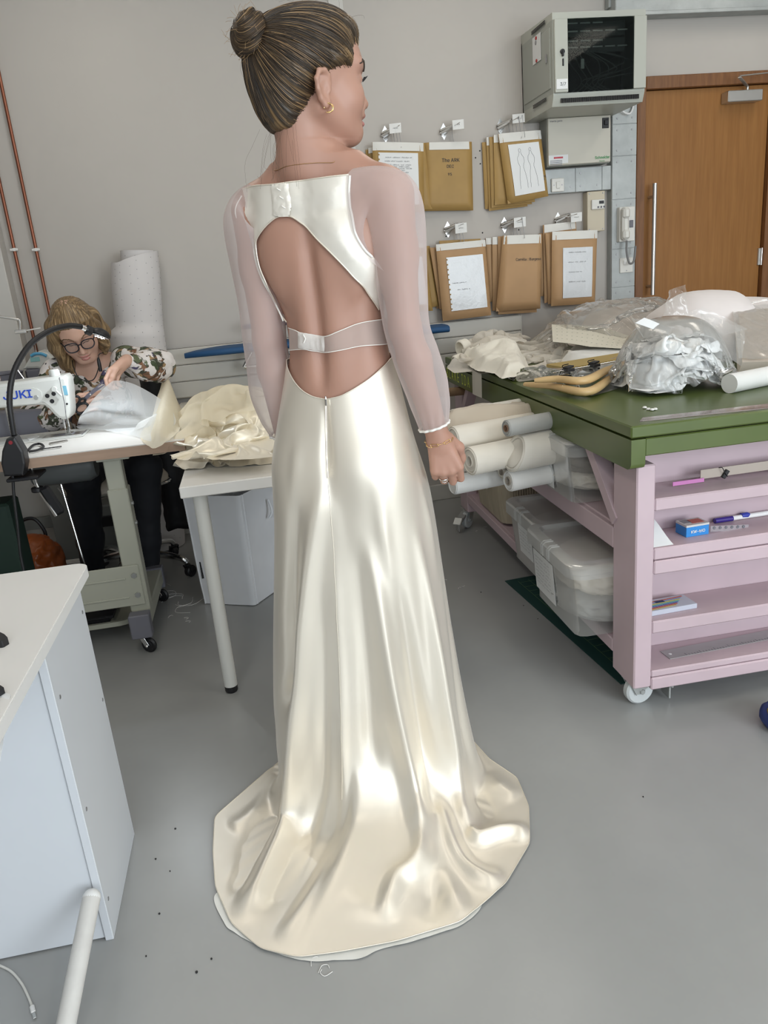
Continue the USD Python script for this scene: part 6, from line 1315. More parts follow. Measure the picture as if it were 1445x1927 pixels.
def add_head(F, H, R):
    """skull, jaw, brows, eyelids, nose, lips and ears; H places (forward, sideways, height) points, R turns ellipsoids"""
    F.ell(H(-.002, 0, 1.80), (.112, .085, .098), .02, rot=R)
    F.ell(H(.050, 0, 1.812), (.080, .068, .055), .03, rot=R)
    F.ell(H(.052, 0, 1.735), (.068, .064, .085), .03, rot=R)
    F.ell(H(.060, 0, 1.690), (.055, .052, .046), .02, rot=R)
    F.ell(H(.098, 0, 1.661), (.021, .026, .019), .02, rot=R)
    for s in (-1, 1):
        F.cone(H(.005, s*.062, 1.705), H(.090, s*.022, 1.663), .019, .016, .03)
        F.ell(H(.080, s*.045, 1.728), (.032, .026, .034), .025, rot=R)
        F.cone(H(.121, s*.010, 1.792), H(.098, s*.052, 1.792), .012, .012, .02)
        F.ell(H(.131, s*.031, 1.766), (.014, .019, .013), .016, 'sub', rot=R)
        F.ell(H(.104, s*.032, 1.765), (.0155, .0165, .0125), .006, rot=R)
        # ear
        ep = [(.020, .078, 1.746), (.017, .083, 1.758), (.006, .089, 1.766), (-.008, .094, 1.764), (-.017, .097, 1.748), (-.014, .094, 1.730), (-.007, .088, 1.714), (.003, .084, 1.703), (.011, .081, 1.707), (.014, .079, 1.716)]
        F.chain([H(a, s*b, c) for a, b, c in ep], [.0045, .0045, .005, .005, .005, .005, .0055, .0065, .006, .004], .004)
        F.ell(H(.0, s*.083, 1.738), (.017, .0055, .026), .008, rot=R)
        F.ell(H(.005, s*.090, 1.733), (.008, .006, .013), .006, 'sub', rot=R)
        F.cone(H(.017, s*.079, 1.738), H(.016, s*.080, 1.730), .005, .005, .006)
    F.cone(H(.121, 0, 1.772), H(.133, 0, 1.728), .008, .0105, .014)
    F.ell(H(.1355, 0, 1.7225), (.0105, .010, .0092), .008, rot=R)
    for s in (-1, 1):
        F.ell(H(.124, s*.0125, 1.7185), (.011, .0075, .0085), .006, rot=R); F.ell(H(.131, s*.0068, 1.7125), (.0055, .0032, .0035), .002, 'sub', rot=R)
    F.ell(H(.117, 0, 1.703), (.014, .024, .012), .012, rot=R)
    F.ell(H(.1215, 0, 1.6985), (.0125, .021, .0062), .004, rot=R)
    F.ell(H(.1185, 0, 1.6825), (.0125, .018, .0072), .004, rot=R)
    F.cone(H(.132, -.022, 1.6905), H(.132, .022, 1.6905), .0018, .0018, .003, 'sub')
# ================================================================ the standing figure in the dress
m_skin = mat('skin', (.42, .234, .172), .46, var=.05, scale=7, bump=.02, bscale=400, subsurface_weight=.08, subsurface_radius=(.9, .35, .2), subsurface_scale=.012, specular_ior_level=.45)
BO = np.array([.195, 1.80, 0]); A_ = math.radians(30)
BR, BF = np.array([math.cos(A_), -math.sin(A_), 0]), np.array([math.sin(A_), math.cos(A_), 0])
def Lc(p):   # world -> body frame
    p = np.atleast_2d(p)-BO; q = np.c_[p@BR, p@BF, p[:, 2]]; return q[0] if len(q) == 1 else q
def Wd(q):
    q = np.atleast_2d(q); p = BO+q[:, :1]*BR+q[:, 1:2]*BF+q[:, 2:]*np.array([0, 0, 1.0]); return p[0] if len(p) == 1 else p
HC = Lc([.19, 1.80, 0]); hf_w = np.array([.951, .309, 0]); hr_w = np.array([.309, -.951, 0])
HF = np.array([hf_w@BR, hf_w@BF, 0]); HR = np.array([hr_w@BR, hr_w@BF, 0])
def H(f, s, z): return np.array([HC[0], HC[1], 0])+f*HF+s*HR+np.array([0, 0, z])
HROT = np.array([HF, HR, [0, 0, 1.0]])
SEC = np.array([  # z, half width, half depth, side offset, depth offset
    (.72, 0.1700, .110, .0, .0), (.86, 0.1772, .118, .0, -.005), (.95, 0.1730, .118, .0, -.010), (1.04, 0.1566, .105, .002, -.004), (1.12, 0.1360, .092, .006, .0), (1.20, 0.1174, .080, .008, .004),
    (1.26, 0.1154, .078, .006, .006), (1.34, 0.1257, .084, .002, .006), (1.42, 0.1401, .090, .0, .006), (1.48, 0.1463, .086, .0, .008), (1.53, 0.1442, .070, .0, .010), (1.57, .105, .050, -.004, .012), (1.60, .06, .04, -.006, .012)])
_zz = np.linspace(.72, 1.60, 120); SECF = np.array([gaussian_filter(np.interp(_zz, SEC[:, 0], SEC[:, k]), 2.5) for k in range(1, 5)])
def sec(z): return [np.interp(z, _zz, SECF[k]) for k in range(4)]
sho = {1: np.array([.168, .0, 1.522]), -1: np.array([-.168, .0, 1.522])}
elb = {1: Lc(aty(762, 618, 1.695)), -1: Lc(aty(504, 640, 1.865))}
wri = {1: Lc(aty(824, 822, 1.70)), -1: Lc(aty(540, 836, 1.90))}
fx_ = Field(axis((-.30, .34, .0036)), axis((-.24, .24, .0036)), axis((0, .72, .02), (.72, .80, .006), (.80, .98, .0032), (.98, 1.50, .006), (1.50, 1.63, .004), (1.63, 1.93, .0026)))
def torso(X, Y, Z):
    w, d, ox, oy = sec(Z); x, y = (X-ox)/w, (Y-oy)/d; p = 2.25; q = (np.abs(x)**p+np.abs(y)**p)**(1/p); a = (q-1)*np.minimum(w, d)*.92
    return np.maximum(a, np.maximum(.74-Z, Z-1.598)*.8)
ft_ = Field(axis((-.28, .28, .006)), axis((-.22, .22, .006)), axis((.70, 1.64, .008)))
for F_ in (fx_, ft_):
    F_.put(torso, (-.19, -.14, .74), (.19, .14, 1.6), .02)
    for s in (-1, 1):
        F_.cone((s*.03, .01, 1.600), (s*.135, .004, 1.548), .042, .040, .05)                       # trapezius
        F_.ell((s*.075, -.050, 1.43), (.050, .024, .080), .055)                                  # shoulder blade
        F_.cone((s*.030, -.050, 1.14), (s*.030, -.052, 1.40), .026, .022, .03)                   # back muscles
        F_.ell((s*.070, -.058, .91), (.068, .056, .080), .06)                                    # buttock
        F_.ell((s*.07, .075, 1.385), (.055, .045, .055), .03)                                    # bust
        if F_ is ft_: F_.cone(sho[s]*[.8, 1, 1], sho[s], .046, .046, .03); continue
        F_.cone(sho[s], sho[s]*.55+elb[s]*.45, .050, .043, .035); F_.cone(sho[s]*.6+elb[s]*.4, elb[s], .044, .034, .02)
        m_ = elb[s]*.72+wri[s]*.28; F_.cone(elb[s], m_, .035, .037, .015); F_.cone(m_, wri[s], .037, .0245, .015)
        hip = np.array([s*.085, -.005, .80]); kn = np.array([s*.075, .02, .50]); an = np.array([s*.07, -.02, .12])
        F_.cone(hip, kn, .085, .055, .03); F_.cone(kn, an, .055, .034, .02); F_.cone(an, (s*.075, .10, .035), .034, .028, .02)
    F_.put(lambda X, Y, Z: .009*np.exp(-(X/.016)**2)*np.exp(-((Y+.09)/.045)**2)*np.clip((Z-1.10)/.08, 0, 1)*np.clip((1.52-Z)/.10, 0, 1), (-.06, -.14, 1.08), (.06, -.02, 1.54), .005, 'warp')   # the groove of the spine
# neck and head
fx_.cone((-.008, .008, 1.56), H(-.018, 0, 1.70), .055, .053, .035)
fx_.cone(H(-.03, .0, 1.60), H(-.035, 0, 1.72), .040, .045, .03)
add_head(fx_, H, HROT)
# right hand, its back turned to the viewer, fingers closing forward
wr = wri[1]; dn = np.array([.18, .06, -1.0]); dn /= np.linalg.norm(dn); dor = np.array([.42, -.90, .0]); dor -= dn*(dor@dn); dor /= np.linalg.norm(dor); sdv = np.cross(dn, dor)   # towards the index side
if sdv@np.array([1, 0, 0]) < 0: sdv = -sdv
def hp_(d, s, o): return wr+dn*d+sdv*s+dor*o
kn_ = [(.084, .030), (.088, .010), (.085, -.010), (.077, -.028)]
for d, s in kn_: fx_.cone(hp_(.010, s*.45, 0), hp_(d, s, .004), .0165, .0115, .010)
fx_.cone(hp_(-.02, 0, 0), hp_(.02, 0, 0), .024, .021, .012)
Ls = [(.040, .024, .019), (.044, .028, .020), (.041, .026, .019), (.032, .020, .017)]
hand_tip = {}
for i, ((d, s), ll) in enumerate(zip(kn_, Ls)):
    p = hp_(d, s, .004); ang = .55+.12*i; pts = [p]; rs = [.0105]
    for j, (l, inc) in enumerate(zip(ll, (.0, .75, .5))):
        ang += inc; p = p+l*(dn*math.cos(ang)-dor*math.sin(ang)); pts.append(p); rs.append(.0098-.0010*(j+1))
    fx_.chain(pts, rs, .003); hand_tip[i] = pts
tb = [hp_(.012, .022, -.010), hp_(.045, .044, -.026), hp_(.075, .046, -.040), hp_(.098, .038, -.048)]; fx_.chain(tb, [.016, .013, .0105, .009], .008)
# left hand, a relaxed one, mostly behind the skirt
wl = wri[-1]; fx_.chain([wl, wl+[.005, .02, -.05], wl+[.01, .035, -.09]], [.024, .026, .022], .01)
for q in (-.02, -.007, .007, .02): fx_.chain([wl+[.01+q*.3, .035+q, -.085], wl+[.015+q*.2, .05+q, -.12], wl+[.028, .06+q, -.145], wl+[.04, .055+q, -.155]], [.010, .009, .008, .007], .003)
bm = relax(fx_.mesh(), 6); bm.vertices = Wd(bm.vertices)
pm = thing('person', 'standing person seen from behind in a cream satin open-back dress with a train', 'person', (BO[0], BO[1], 0))
obj('body', bm, m_skin, pm, smooth=True)
def Hw(f, s, z): return Wd(H(f, s, z))
m_lip = mat('lip', (.42, .17, .15), .4); m_brow = mat('brow_hair', (.05, .035, .025), .7); m_eye = mat('eye_white', (.6, .58, .56), .2); m_lash = mat('lash', (.01, .008, .008), .6)
def near_surface(tree_mesh, P, off):
    t = cKDTree(tree_mesh.vertices); d, i = t.query(P); return tree_mesh.vertices[i]+tree_mesh.vertex_normals[i]*off
for s in (-1, 1):
    e = trimesh.creation.icosphere(2, .0112); e.apply_translation(Hw(.1095, s*.031, 1.7645)); obj('eye', e, m_eye, pm, smooth=True)
    P = np.array([Hw(.118, s*.045, 1.7655), Hw(.1235, s*.036, 1.7685), Hw(.1255, s*.027, 1.7675), Hw(.124, s*.019, 1.764)]); P = spline(P, 14)
    obj('eyelashes', [tube([p, p+(hf_w*.005+hr_w*s*.0012+np.array([0, 0, .0005])), p+(hf_w*.008+hr_w*s*.002+np.array([0, 0, .0025]))], [.0010, .0008, .0004], 5) for p in P], m_lash, pm, kind='stuff')
    B = near_surface(bm, spline([Hw(.128, s*.014, 1.789), Hw(.126, s*.030, 1.797), Hw(.112, s*.048, 1.797), Hw(.098, s*.058, 1.790)], 16), .0006)
    obj('eyebrow', tube(B, np.interp(np.linspace(0, 1, 16), [0, .4, 1], [.0028, .0030, .0012]), 8), m_brow, pm, smooth=True)
def lip_patch(z0, z1, w):
    sel = []
    loc = (bm.vertices-Hw(0, 0, 0)); f = loc@hf_w; s_ = loc@hr_w; z = bm.vertices[:, 2]; zc = (z0+z1)/2; ok = (f > .112) & (((s_/w)**2+((z-zc)/((z1-z0)/2))**2) < 1)
    F = bm.faces[ok[bm.faces].all(1)]; u, inv = np.unique(F, return_inverse=True); return trimesh.Trimesh(bm.vertices[u]+bm.vertex_normals[u]*.0004, inv.reshape(-1, 3), process=False)
obj('upper_lip', lip_patch(1.6905, 1.7055, .021), m_lip, pm, smooth=True); obj('lower_lip', lip_patch(1.675, 1.6905, .019), m_lip, pm, smooth=True)
# ---------------------------------------------------------------- hair swept up into a bun
BUN = Hw(-.094, .012, 1.834)
fh = Field(axis((-.26, .14, .003)), axis((-.24, .20, .003)), axis((1.62, 1.94, .003)))
fh.ell(H(-.004, 0, 1.806), (.118, .092, .095), .02, rot=HROT)
fh.ell(H(-.052, 0, 1.765), (.066, .080, .095), .03, rot=HROT)
fh.ell(H(-.045, .0, 1.70), (.050, .052, .055), .03, rot=HROT)
fh.ell(H(.052, 0, 1.856), (.078, .070, .046), .03, rot=HROT)
fh.ell(H(.045, .0, 1.80), (.058, .0865, .060), .02, rot=HROT)
fh.cone(H(-.070, .008, 1.825), H(-.094, .012, 1.834), .032, .022, .012)
# keep the face, the ears and the neck free
fh.ell(H(.135, 0, 1.755), (.055, .110, .078), .012, 'sub', rot=HROT)
for s in (-1, 1):
    fh.ell(H(.070, s*.100, 1.715), (.075, .060, .072), .012, 'sub', rot=HROT); fh.ell(H(.0, s*.105, 1.728), (.030, .030, .042), .010, 'sub', rot=HROT)
    fh.ell(H(.02, s*.09, 1.66), (.07, .06, .05), .012, 'sub', rot=HROT)
    fh.ell(H(-.028, s*.098, 1.662), (.050, .055, .055), .016, 'sub', rot=HROT)
fh.ell(H(.0, 0, 1.640), (.15, .10, .030), .012, 'sub', rot=HROT)
hm_ = relax(fh.mesh(), 8); hm_.vertices = Wd(hm_.vertices)
bd = (BUN-Hw(-.0, 0, 1.80)); bd /= np.linalg.norm(bd); e1 = np.cross(bd, [0, 0, 1]); e1 /= np.linalg.norm(e1); e2 = np.cross(bd, e1)
def flow_uv(v, c):
    q = v-c; a = np.arctan2(q@e2, q@e1); r = np.linalg.norm(q-np.outer(q@bd, bd), axis=1); return a, r
ha, hr_ = flow_uv(hm_.vertices, BUN)
gro = (fbm(np.c_[np.cos(ha)*14, np.sin(ha)*14, hr_*5], 3, 4)-.5)*.006+(fbm(np.c_[np.cos(ha)*45, np.sin(ha)*45, hr_*6], 2, 9)-.5)*.0035
hm_.vertices = hm_.vertices+hm_.vertex_normals*gro[:, None]
def hair_mat(name, dark, mid, light, scale):
    n = {'a': ('attribute', {'attribute': 'flow'}), 'm': ('mapping', {'scale': (scale, scale, 2.0)}), 'n': ('noise_texture', {'scale': 1.0, 'detail': 5.0, 'roughness': .65}), 'r': ('rgb_ramp', {'ramp': [(.30, dark), (.48, mid), (.68, light)]}),
         'p': ('principled_bsdf', {'roughness': .42, 'specular_ior_level': .4, 'anisotropic': .5})}
    return usdkit.material(stage, '/World/Looks/'+name, n, [('a.vector', 'm.vector'), ('m.vector', 'n.vector'), ('n.fac', 'r.fac'), ('r.color', 'p.base_color')], surface='p.BSDF')
m_hair = hair_mat('hair_brown', (.018, .013, .009), (.050, .033, .019), (.24, .15, .07), 10.0)
def flow_attr(th, vec):
    g = UsdGeom.Mesh(stage.GetPrimAtPath(th.path)); UsdGeom.PrimvarsAPI(g).CreatePrimvar('flow', Sdf.ValueTypeNames.Vector3fArray, 'vertex').Set(Vt.Vec3fArray.FromNumpy(np.asarray(vec, np.float32)))
t = obj('hair', hm_, m_hair, pm, smooth=True); flow_attr(t, np.c_[np.cos(ha), np.sin(ha), hr_])
hair_prim = t
def curves(name, lines, width, m, parent):
    p = numbered(parent.path+'/'+name); c = UsdGeom.BasisCurves.Define(stage, p); pts = np.vstack(lines)-np.array(parent.M[:3, 3])
    c.CreateTypeAttr('linear'); c.CreateCurveVertexCountsAttr([len(l) for l in lines]); c.CreatePointsAttr(Vt.Vec3fArray.FromNumpy(pts.astype(np.float32)))
    c.CreateWidthsAttr(Vt.FloatArray.FromNumpy(np.full(len(pts), width, np.float32))); c.SetWidthsInterpolation('vertex')
    UsdShade.MaterialBindingAPI.Apply(c.GetPrim()).Bind(m); data(c.GetPrim(), kind='stuff'); return c
m_str = [mat('strand_dark', (.022, .015, .010), .4), mat('strand_mid', (.075, .048, .027), .4), mat('strand_light', (.33, .21, .10), .4)]
rg = np.random.default_rng(12); hc_w = Hw(-.01, 0, 1.79); dirs = hm_.vertices-hc_w; rad = np.linalg.norm(dirs, axis=1); dirs /= rad[:, None]; ktd = cKDTree(dirs)
tgt = BUN-hc_w; tgt /= np.linalg.norm(tgt)
def strands(n, seed, off=.0015):
    rg = np.random.default_rng(seed); out = []
    pick = rg.choice(len(dirs), n*2)
    for i in pick:
        d0 = dirs[i]; om = math.acos(np.clip(d0@tgt, -1, 1))
        if om < .45: continue
        u = np.linspace(0, 1-.16/om, 12); w = (np.sin((1-u)*om)[:, None]*d0+np.sin(u*om)[:, None]*tgt)/math.sin(om)
        w += (np.sin(u*PI)*rg.normal(0, .035))[:, None]*np.cross(d0, tgt); w /= np.linalg.norm(w, axis=1, keepdims=True)
        dd, k = ktd.query(w, 4); rr = rad[k].mean(1); rr = gaussian_filter(rr, 1)+off+abs(rg.normal(0, .0012))*np.sin(u*PI)
        if np.ptp(rr) > .06 or dd.max() > .08: continue
        out.append(hc_w+w*rr[:, None])
        if len(out) >= n: break
    return out
curves('hair_strands', strands(700, 1), .0007, m_str[0], hair_prim); curves('hair_strands', strands(700, 2), .0007, m_str[1], hair_prim); curves('hair_strands', strands(190, 3), .0008, m_str[2], hair_prim)
# flyaway hairs at the nape and round the head
fl_ = []
for k in range(20):
    a0 = Hw(-.075+rg.normal(0, .02), rg.normal(.01, .035), 1.672+rg.normal(0, .012)); w_ = -hf_w*rg.uniform(.0, .035)+hr_w*rg.normal(0, .02)
    fl_.append(spline([a0, a0+w_*.5+[0, 0, -.03], a0+w_*1.0+[0, 0, -.06-rg.uniform(0, .03)], a0+w_*rg.uniform(.6, 1.8)+[0, 0, -.08-rg.uniform(0, .05)]], 14))
for k in range(60):
    i = rg.integers(len(dirs)); 
    if dirs[i][2] < .2: continue
    p = hm_.vertices[i]; q = np.cross(dirs[i], rg.normal(0, 1, 3)); q /= np.linalg.norm(q)
    fl_.append(spline([p, p+dirs[i]*.008+q*.015, p+dirs[i]*.012+q*.035, p+dirs[i]*.006+q*.05], 10))
curves('loose_hair', fl_, .0003, m_str[1], hair_prim)
# the bun: twisted strands wound round a core
bn = bd; u1 = e1; u2 = e2; bc_ = BUN+bd*.026+np.array([0, 0, .002])
core = trimesh.creation.icosphere(4, 1.0); v = core.vertices; a = np.arctan2(v[:, 1], v[:, 0]); lat = v[:, 2]
sw = np.sin(7*(a+1.2*lat))*.5+.5; g = .10*sw*np.sqrt(np.clip(1-lat**2, 0, 1))+.08*(fbm(v*2.2, 3, 5)-.5)+.03*(fbm(np.c_[np.cos(a+1.2*lat)*9, np.sin(a+1.2*lat)*9, lat*1.5], 3, 6)-.5)
v = v*(1+g[:, None]); core.vertices = bc_+v[:, :1]*u1*.040+v[:, 1:2]*u2*.040+v[:, 2:]*bn*.031
t = obj('hair_bun', core, m_hair, pm, smooth=True); flow_attr(t, np.c_[np.cos((a+1.2*lat)*1.0)*1.4, np.sin((a+1.2*lat))*1.4, lat*.05])
bl = []
for k in range(420):
    a0 = rg.uniform(0, 2*PI); l0 = rg.uniform(-.9, .3); u = np.linspace(0, 1, 12); la = np.clip(l0+u*rg.uniform(.5, 1.2), -.97, .97); aa = a0-1.2*la+rg.normal(0, .05)
    rr = 1.03+.10*(np.sin(7*(aa+1.2*la))*.5+.5)*np.sqrt(1-la**2)+rg.uniform(0, .05); cs = np.sqrt(1-la**2)
    bl.append(bc_+(rr*cs*np.cos(aa))[:, None]*u1*.040+(rr*cs*np.sin(aa))[:, None]*u2*.040+(rr*la)[:, None]*bn*.031)
curves('bun_strands', bl[:200], .0007, m_str[1], t); curves('bun_strands', bl[200:250], .0008, m_str[2], t); curves('bun_strands', bl[300:], .0007, m_str[0], t)
fr_ = []
for k in range(40):
    a0 = rg.uniform(0, 2*PI); la = rg.uniform(-.2, .9); cs = math.sqrt(1-la*la); n_ = math.cos(a0)*cs*u1+math.sin(a0)*cs*u2+la*bn; p = bc_+n_*.039; q = np.cross(n_, rg.normal(0, 1, 3))
    fr_.append(spline([p, p+n_*.007+q*.006, p+n_*.012+q*.014], 8))
curves('bun_flyaways', fr_, .0005, m_str[2], t)
# ---------------------------------------------------------------- jewellery
m_gold = mat('gold', (.78, .55, .26), .2, metal=1.0); m_silver = mat('silver', (.78, .77, .75), .15, metal=1.0)
eb = Hw(.006, .084, 1.7015)
for k, (r, w, dx) in enumerate(((.0088, .0012, 0), (.0075, .0010, .004))):
    ph = np.linspace(-2.2, 3.2, 30); c = eb+hf_w*dx+hr_w*.006+np.array([0, 0, -.005])
    obj('hoop_earring', tube(np.array([c+(hf_w*.85+hr_w*.5)*r*math.cos(a)+np.array([0, 0, 1])*r*math.sin(a) for a in ph]), w, 10), m_gold, pm, smooth=True)
nk = []
for a in np.linspace(-2.5, 2.5, 60):
    q = np.array([-.008+.066*math.sin(a), .012-.062*math.cos(a), 1.596+.004*math.cos(a)-.012*(1-math.cos(a))]); nk.append(Wd(q))
nk = near_surface(bm, np.array(nk), .0008); nk = np.c_[gaussian_filter(nk[:, 0], 1.5), gaussian_filter(nk[:, 1], 1.5), gaussian_filter(nk[:, 2], 1.5)]
obj('necklace', tube(nk, .0009, 6), mat('necklace_gold', (.40, .24, .12), .35, metal=.8), pm, smooth=True)
bc2 = wr+dn*.006; 
br_ = []
for i in range(12):
    a = i*2*PI/12; c = bc2+(sdv*.031*math.cos(a)+dor*.027*math.sin(a))+dn*(.010*math.sin(a)+.004*math.cos(2*a)); tg = -sdv*.031*math.sin(a)+dor*.027*math.cos(a)+dn*.010*math.cos(a); tg /= np.linalg.norm(tg)
    nn_ = c-bc2; nn_ -= tg*(nn_@tg); nn_ /= np.linalg.norm(nn_); o = dn if i % 2 == 0 else nn_; ph = np.linspace(0, 2*PI, 17)
    P = np.array([c+tg*(.0092*np.sign(math.cos(x))*abs(math.cos(x))**.4)+o*(.0030*np.sign(math.sin(x))*abs(math.sin(x))**.6) for x in ph]); br_.append(Wd(P))
for p in br_: obj('bracelet_link', tube(p, .00075, 6, False), m_gold, pm, smooth=True)
rp = hand_tip[2]; rc = rp[0]*.45+rp[1]*.55; rd = rp[1]-rp[0]; rd /= np.linalg.norm(rd); ra_ = np.cross(rd, dor); ra_ /= np.linalg.norm(ra_); rb_ = np.cross(ra_, rd)
obj('finger_ring', [tube(np.array([Wd(rc+ra_*.0108*math.cos(x)+rb_*.0108*math.sin(x)) for x in np.linspace(0, 2*PI, 24)]), .0013, 8, False), tube(np.array([Wd(rc+rb_*.0122*(1 if rb_@dor > 0 else -1)+ra_*.0065*math.cos(x)+rd*.0065*math.sin(x)) for x in np.linspace(.3, 5.9, 20)]), .0013, 8)], m_silver, pm, smooth=True)
# ================================================================ the dress
m_satin = mat('dress_satin', (.83, .77, .665), .40, metal=.58, bump=.015, bscale=500, specular_ior_level=.75, sheen_weight=.2)
m_sleeve_ = sheer('sheer_sleeve', (.82, .75, .74), .40, translucent=.45)
m_strap = sheer('sheer_strap', (.80, .77, .74), .42, translucent=.4)
m_pipe = mat('satin_piping', (.82, .80, .75), .45)
from scipy.ndimage import map_coordinates, gaussian_filter1d
# distance of the torso's skin from its axis, as a table over angle and height
TH = np.linspace(-PI, PI, 241); ZT = np.linspace(.76, 1.62, 130); RT = np.zeros((241, 130)); rr_ = np.linspace(.01, .26, 126)
zi = np.interp(ZT, ft_.ax[2], np.arange(len(ft_.ax[2])))
for i, th in enumerate(TH):
    xi = np.interp(rr_*math.cos(th), ft_.ax[0], np.arange(len(ft_.ax[0]))); yi = np.interp(rr_*math.sin(th), ft_.ax[1], np.arange(len(ft_.ax[1])))
    v = map_coordinates(ft_.D, [np.repeat(xi[:, None], 130, 1), np.repeat(yi[:, None], 130, 1), np.repeat(zi[None], 126, 0)], order=1)
    ins = v < 0; last = np.where(ins.any(0), 125-np.argmax(ins[::-1], 0), 0); lo = np.take_along_axis(v, last[None], 0)[0]; hi = np.take_along_axis(v, np.minimum(last+1, 125)[None], 0)[0]
    RT[i] = rr_[last]+(rr_[1]-rr_[0])*np.clip(-lo/(hi-lo+1e-9), 0, 1)
RT = gaussian_filter(RT, (1.5, 1.5), mode=('wrap', 'nearest'))
_k = np.argmin(abs(ZT-1.50)); RTB = RT.copy()
for j in range(_k, len(ZT)): RTB[:, j] = np.maximum(RT[:, j], RT[:, _k]*(1-.75*(ZT[j]-1.50)))
RT_BODY, RT = RT, RTB
def Rt(th, z):
    th = (np.asarray(th)+PI) % (2*PI)-PI
    return map_coordinates(RT, [np.atleast_1d((th+PI)/(2*PI)*240), np.atleast_1d((np.asarray(z)-.76)/(1.62-.76)*129)], order=1, mode='nearest').reshape(np.shape(th))
def on_torso(th, z, off):
    r = Rt(th, z)+off; return Wd(np.c_[np.ravel(r*np.cos(th)), np.ravel(r*np.sin(th)), np.ravel(z)])
def hit(px, py, off=.006):
    """where the sight line of a picture point meets the torso: its angle and height"""
    d = ray(px, py); o = Lc(EYE); dl = np.array([d@BR, d@BF, d[2]]); t = np.linspace(1.2, 2.1, 1400); p = o+t[:, None]*dl; th = np.arctan2(p[:, 1], p[:, 0]); g = np.hypot(p[:, 0], p[:, 1])-Rt(th, p[:, 2])-off
    i = np.argmax(g < 0) if (g < 0).any() else np.argmin(g); return th[i], p[i, 2]
def torso_panel(px, off, step=.008, seed=0, puff=None, densify=6):
    """a garment piece: outline in the picture, laid over the torso"""
    q = np.array([hit(*p) if len(p) == 2 else p[:2] for p in px]); S = .11
    P = Polygon(np.c_[q[:, 0]*S, q[:, 1]]).buffer(0); P = max(P.geoms, key=lambda g: g.area) if P.geom_type != 'Polygon' else P
    m = patch(P, lambda x, y, d: d, step, seed, .2); v = m.vertices; th, z, d = v[:, 0]/S, v[:, 1], v[:, 2]
    o = np.full(len(v), off)*1.0
    if puff is not None: o = o+puff(th, z, d)
    m.vertices = on_torso(th, z, 0)+0; nrm = on_torso(th, z, .01)-m.vertices; m.vertices = m.vertices+nrm/.01*o[:, None]
    if (m.face_normals*(m.triangles_center-np.array([*BO[:2], 1.3]))*[1, 1, 0]).sum() < 0: m.invert()
    return m, P, S
def seamline(pxs, off, r, n=60, m=m_pipe, par=None, name='seam', sm=None):
    q = np.array([hit(*p) for p in pxs]); c = spline(q, n); return obj(name, tube(on_torso(c[:, 0], c[:, 1], off), r, 8), m, par, smooth=True)
neckl = [(458, 356), (478, 350), (515, 347), (560, 341), (610, 334), (655, 329)]
key_r = [(549, 408), (565, 418), (580, 431), (608, 462), (630, 484), (649, 504), (668, 525), (687, 545), (700, 565), (712, 583)]
key_l = [(540, 606), (524, 580), (504, 538), (490, 504), (484, 475), (483, 455), (490, 440), (505, 422), (520, 410), (532, 407)]
left_b = [(532, 603), (511, 566), (493, 542), (472, 504), (462, 465), (458, 420), (458, 385)]
right_b = [(718, 580), (716, 540), (712, 500), (700, 482), (684, 468), (668, 440), (660, 405), (656, 365)]
fold_n = lambda th, z, d: .0035*(fbm(np.c_[th*4, z*26, th*0], 3, 6)-.5)*np.clip(d/.02, 0, 1)
mm, P_, S_ = torso_panel(neckl+right_b[::-1][0:0]+[tuple(p) for p in right_b[::-1]]+key_r[::-1]+key_l[::-1]+left_b, .0075, .006, 1, lambda th, z, d: fold_n(th, z, d)+.004*np.clip(d/.03, 0, 1))
m_bod = mat('bodice_satin', (.84, .80, .72), .40, metal=.35, specular_ior_level=.7, bump=.012, bscale=500)
bod = obj('bodice', mm, m_bod, pm, smooth=True)
seamline(key_l+key_r, .0075, .0016, 110, m_satin, bod, 'keyhole_edge'); seamline(neckl, .0075, .0017, 60, m_satin, bod, 'neckline_edge')
seamline([(656, 331), (655, 365), (660, 405), (667, 440), (684, 470), (698, 484)], .0095, .0030, 50, m_pipe, bod, 'armhole_piping')
seamline([(458, 368), (458, 420), (462, 465), (472, 504), (493, 542), (511, 566), (536, 604)], .0095, .0022, 50, m_pipe, bod, 'armhole_piping')
mm, _, _ = torso_panel([(516, 347), (546, 344), (549, 365), (553, 390), (549, 408), (532, 408), (519, 405), (517, 375)], .0125, .004, 2, lambda th, z, d: .004*(fbm(np.c_[th*30, z*90, th*0], 3, 2)-.5)+.002*np.clip(d/.006, 0, 1))
pk_ = obj('placket', mm, m_bod, bod, smooth=True)
for p in ((532, 357), (537, 372), (541, 390)):
    th, z = hit(*p); c = on_torso(np.array([th]), np.array([z]), .0165); obj('hook_eye', tube(c+np.array([[-.003, 0, .003], [0, -.001, 0], [.004, 0, -.002]]), .0011, 6), m_pipe, pk_ if False else bod)
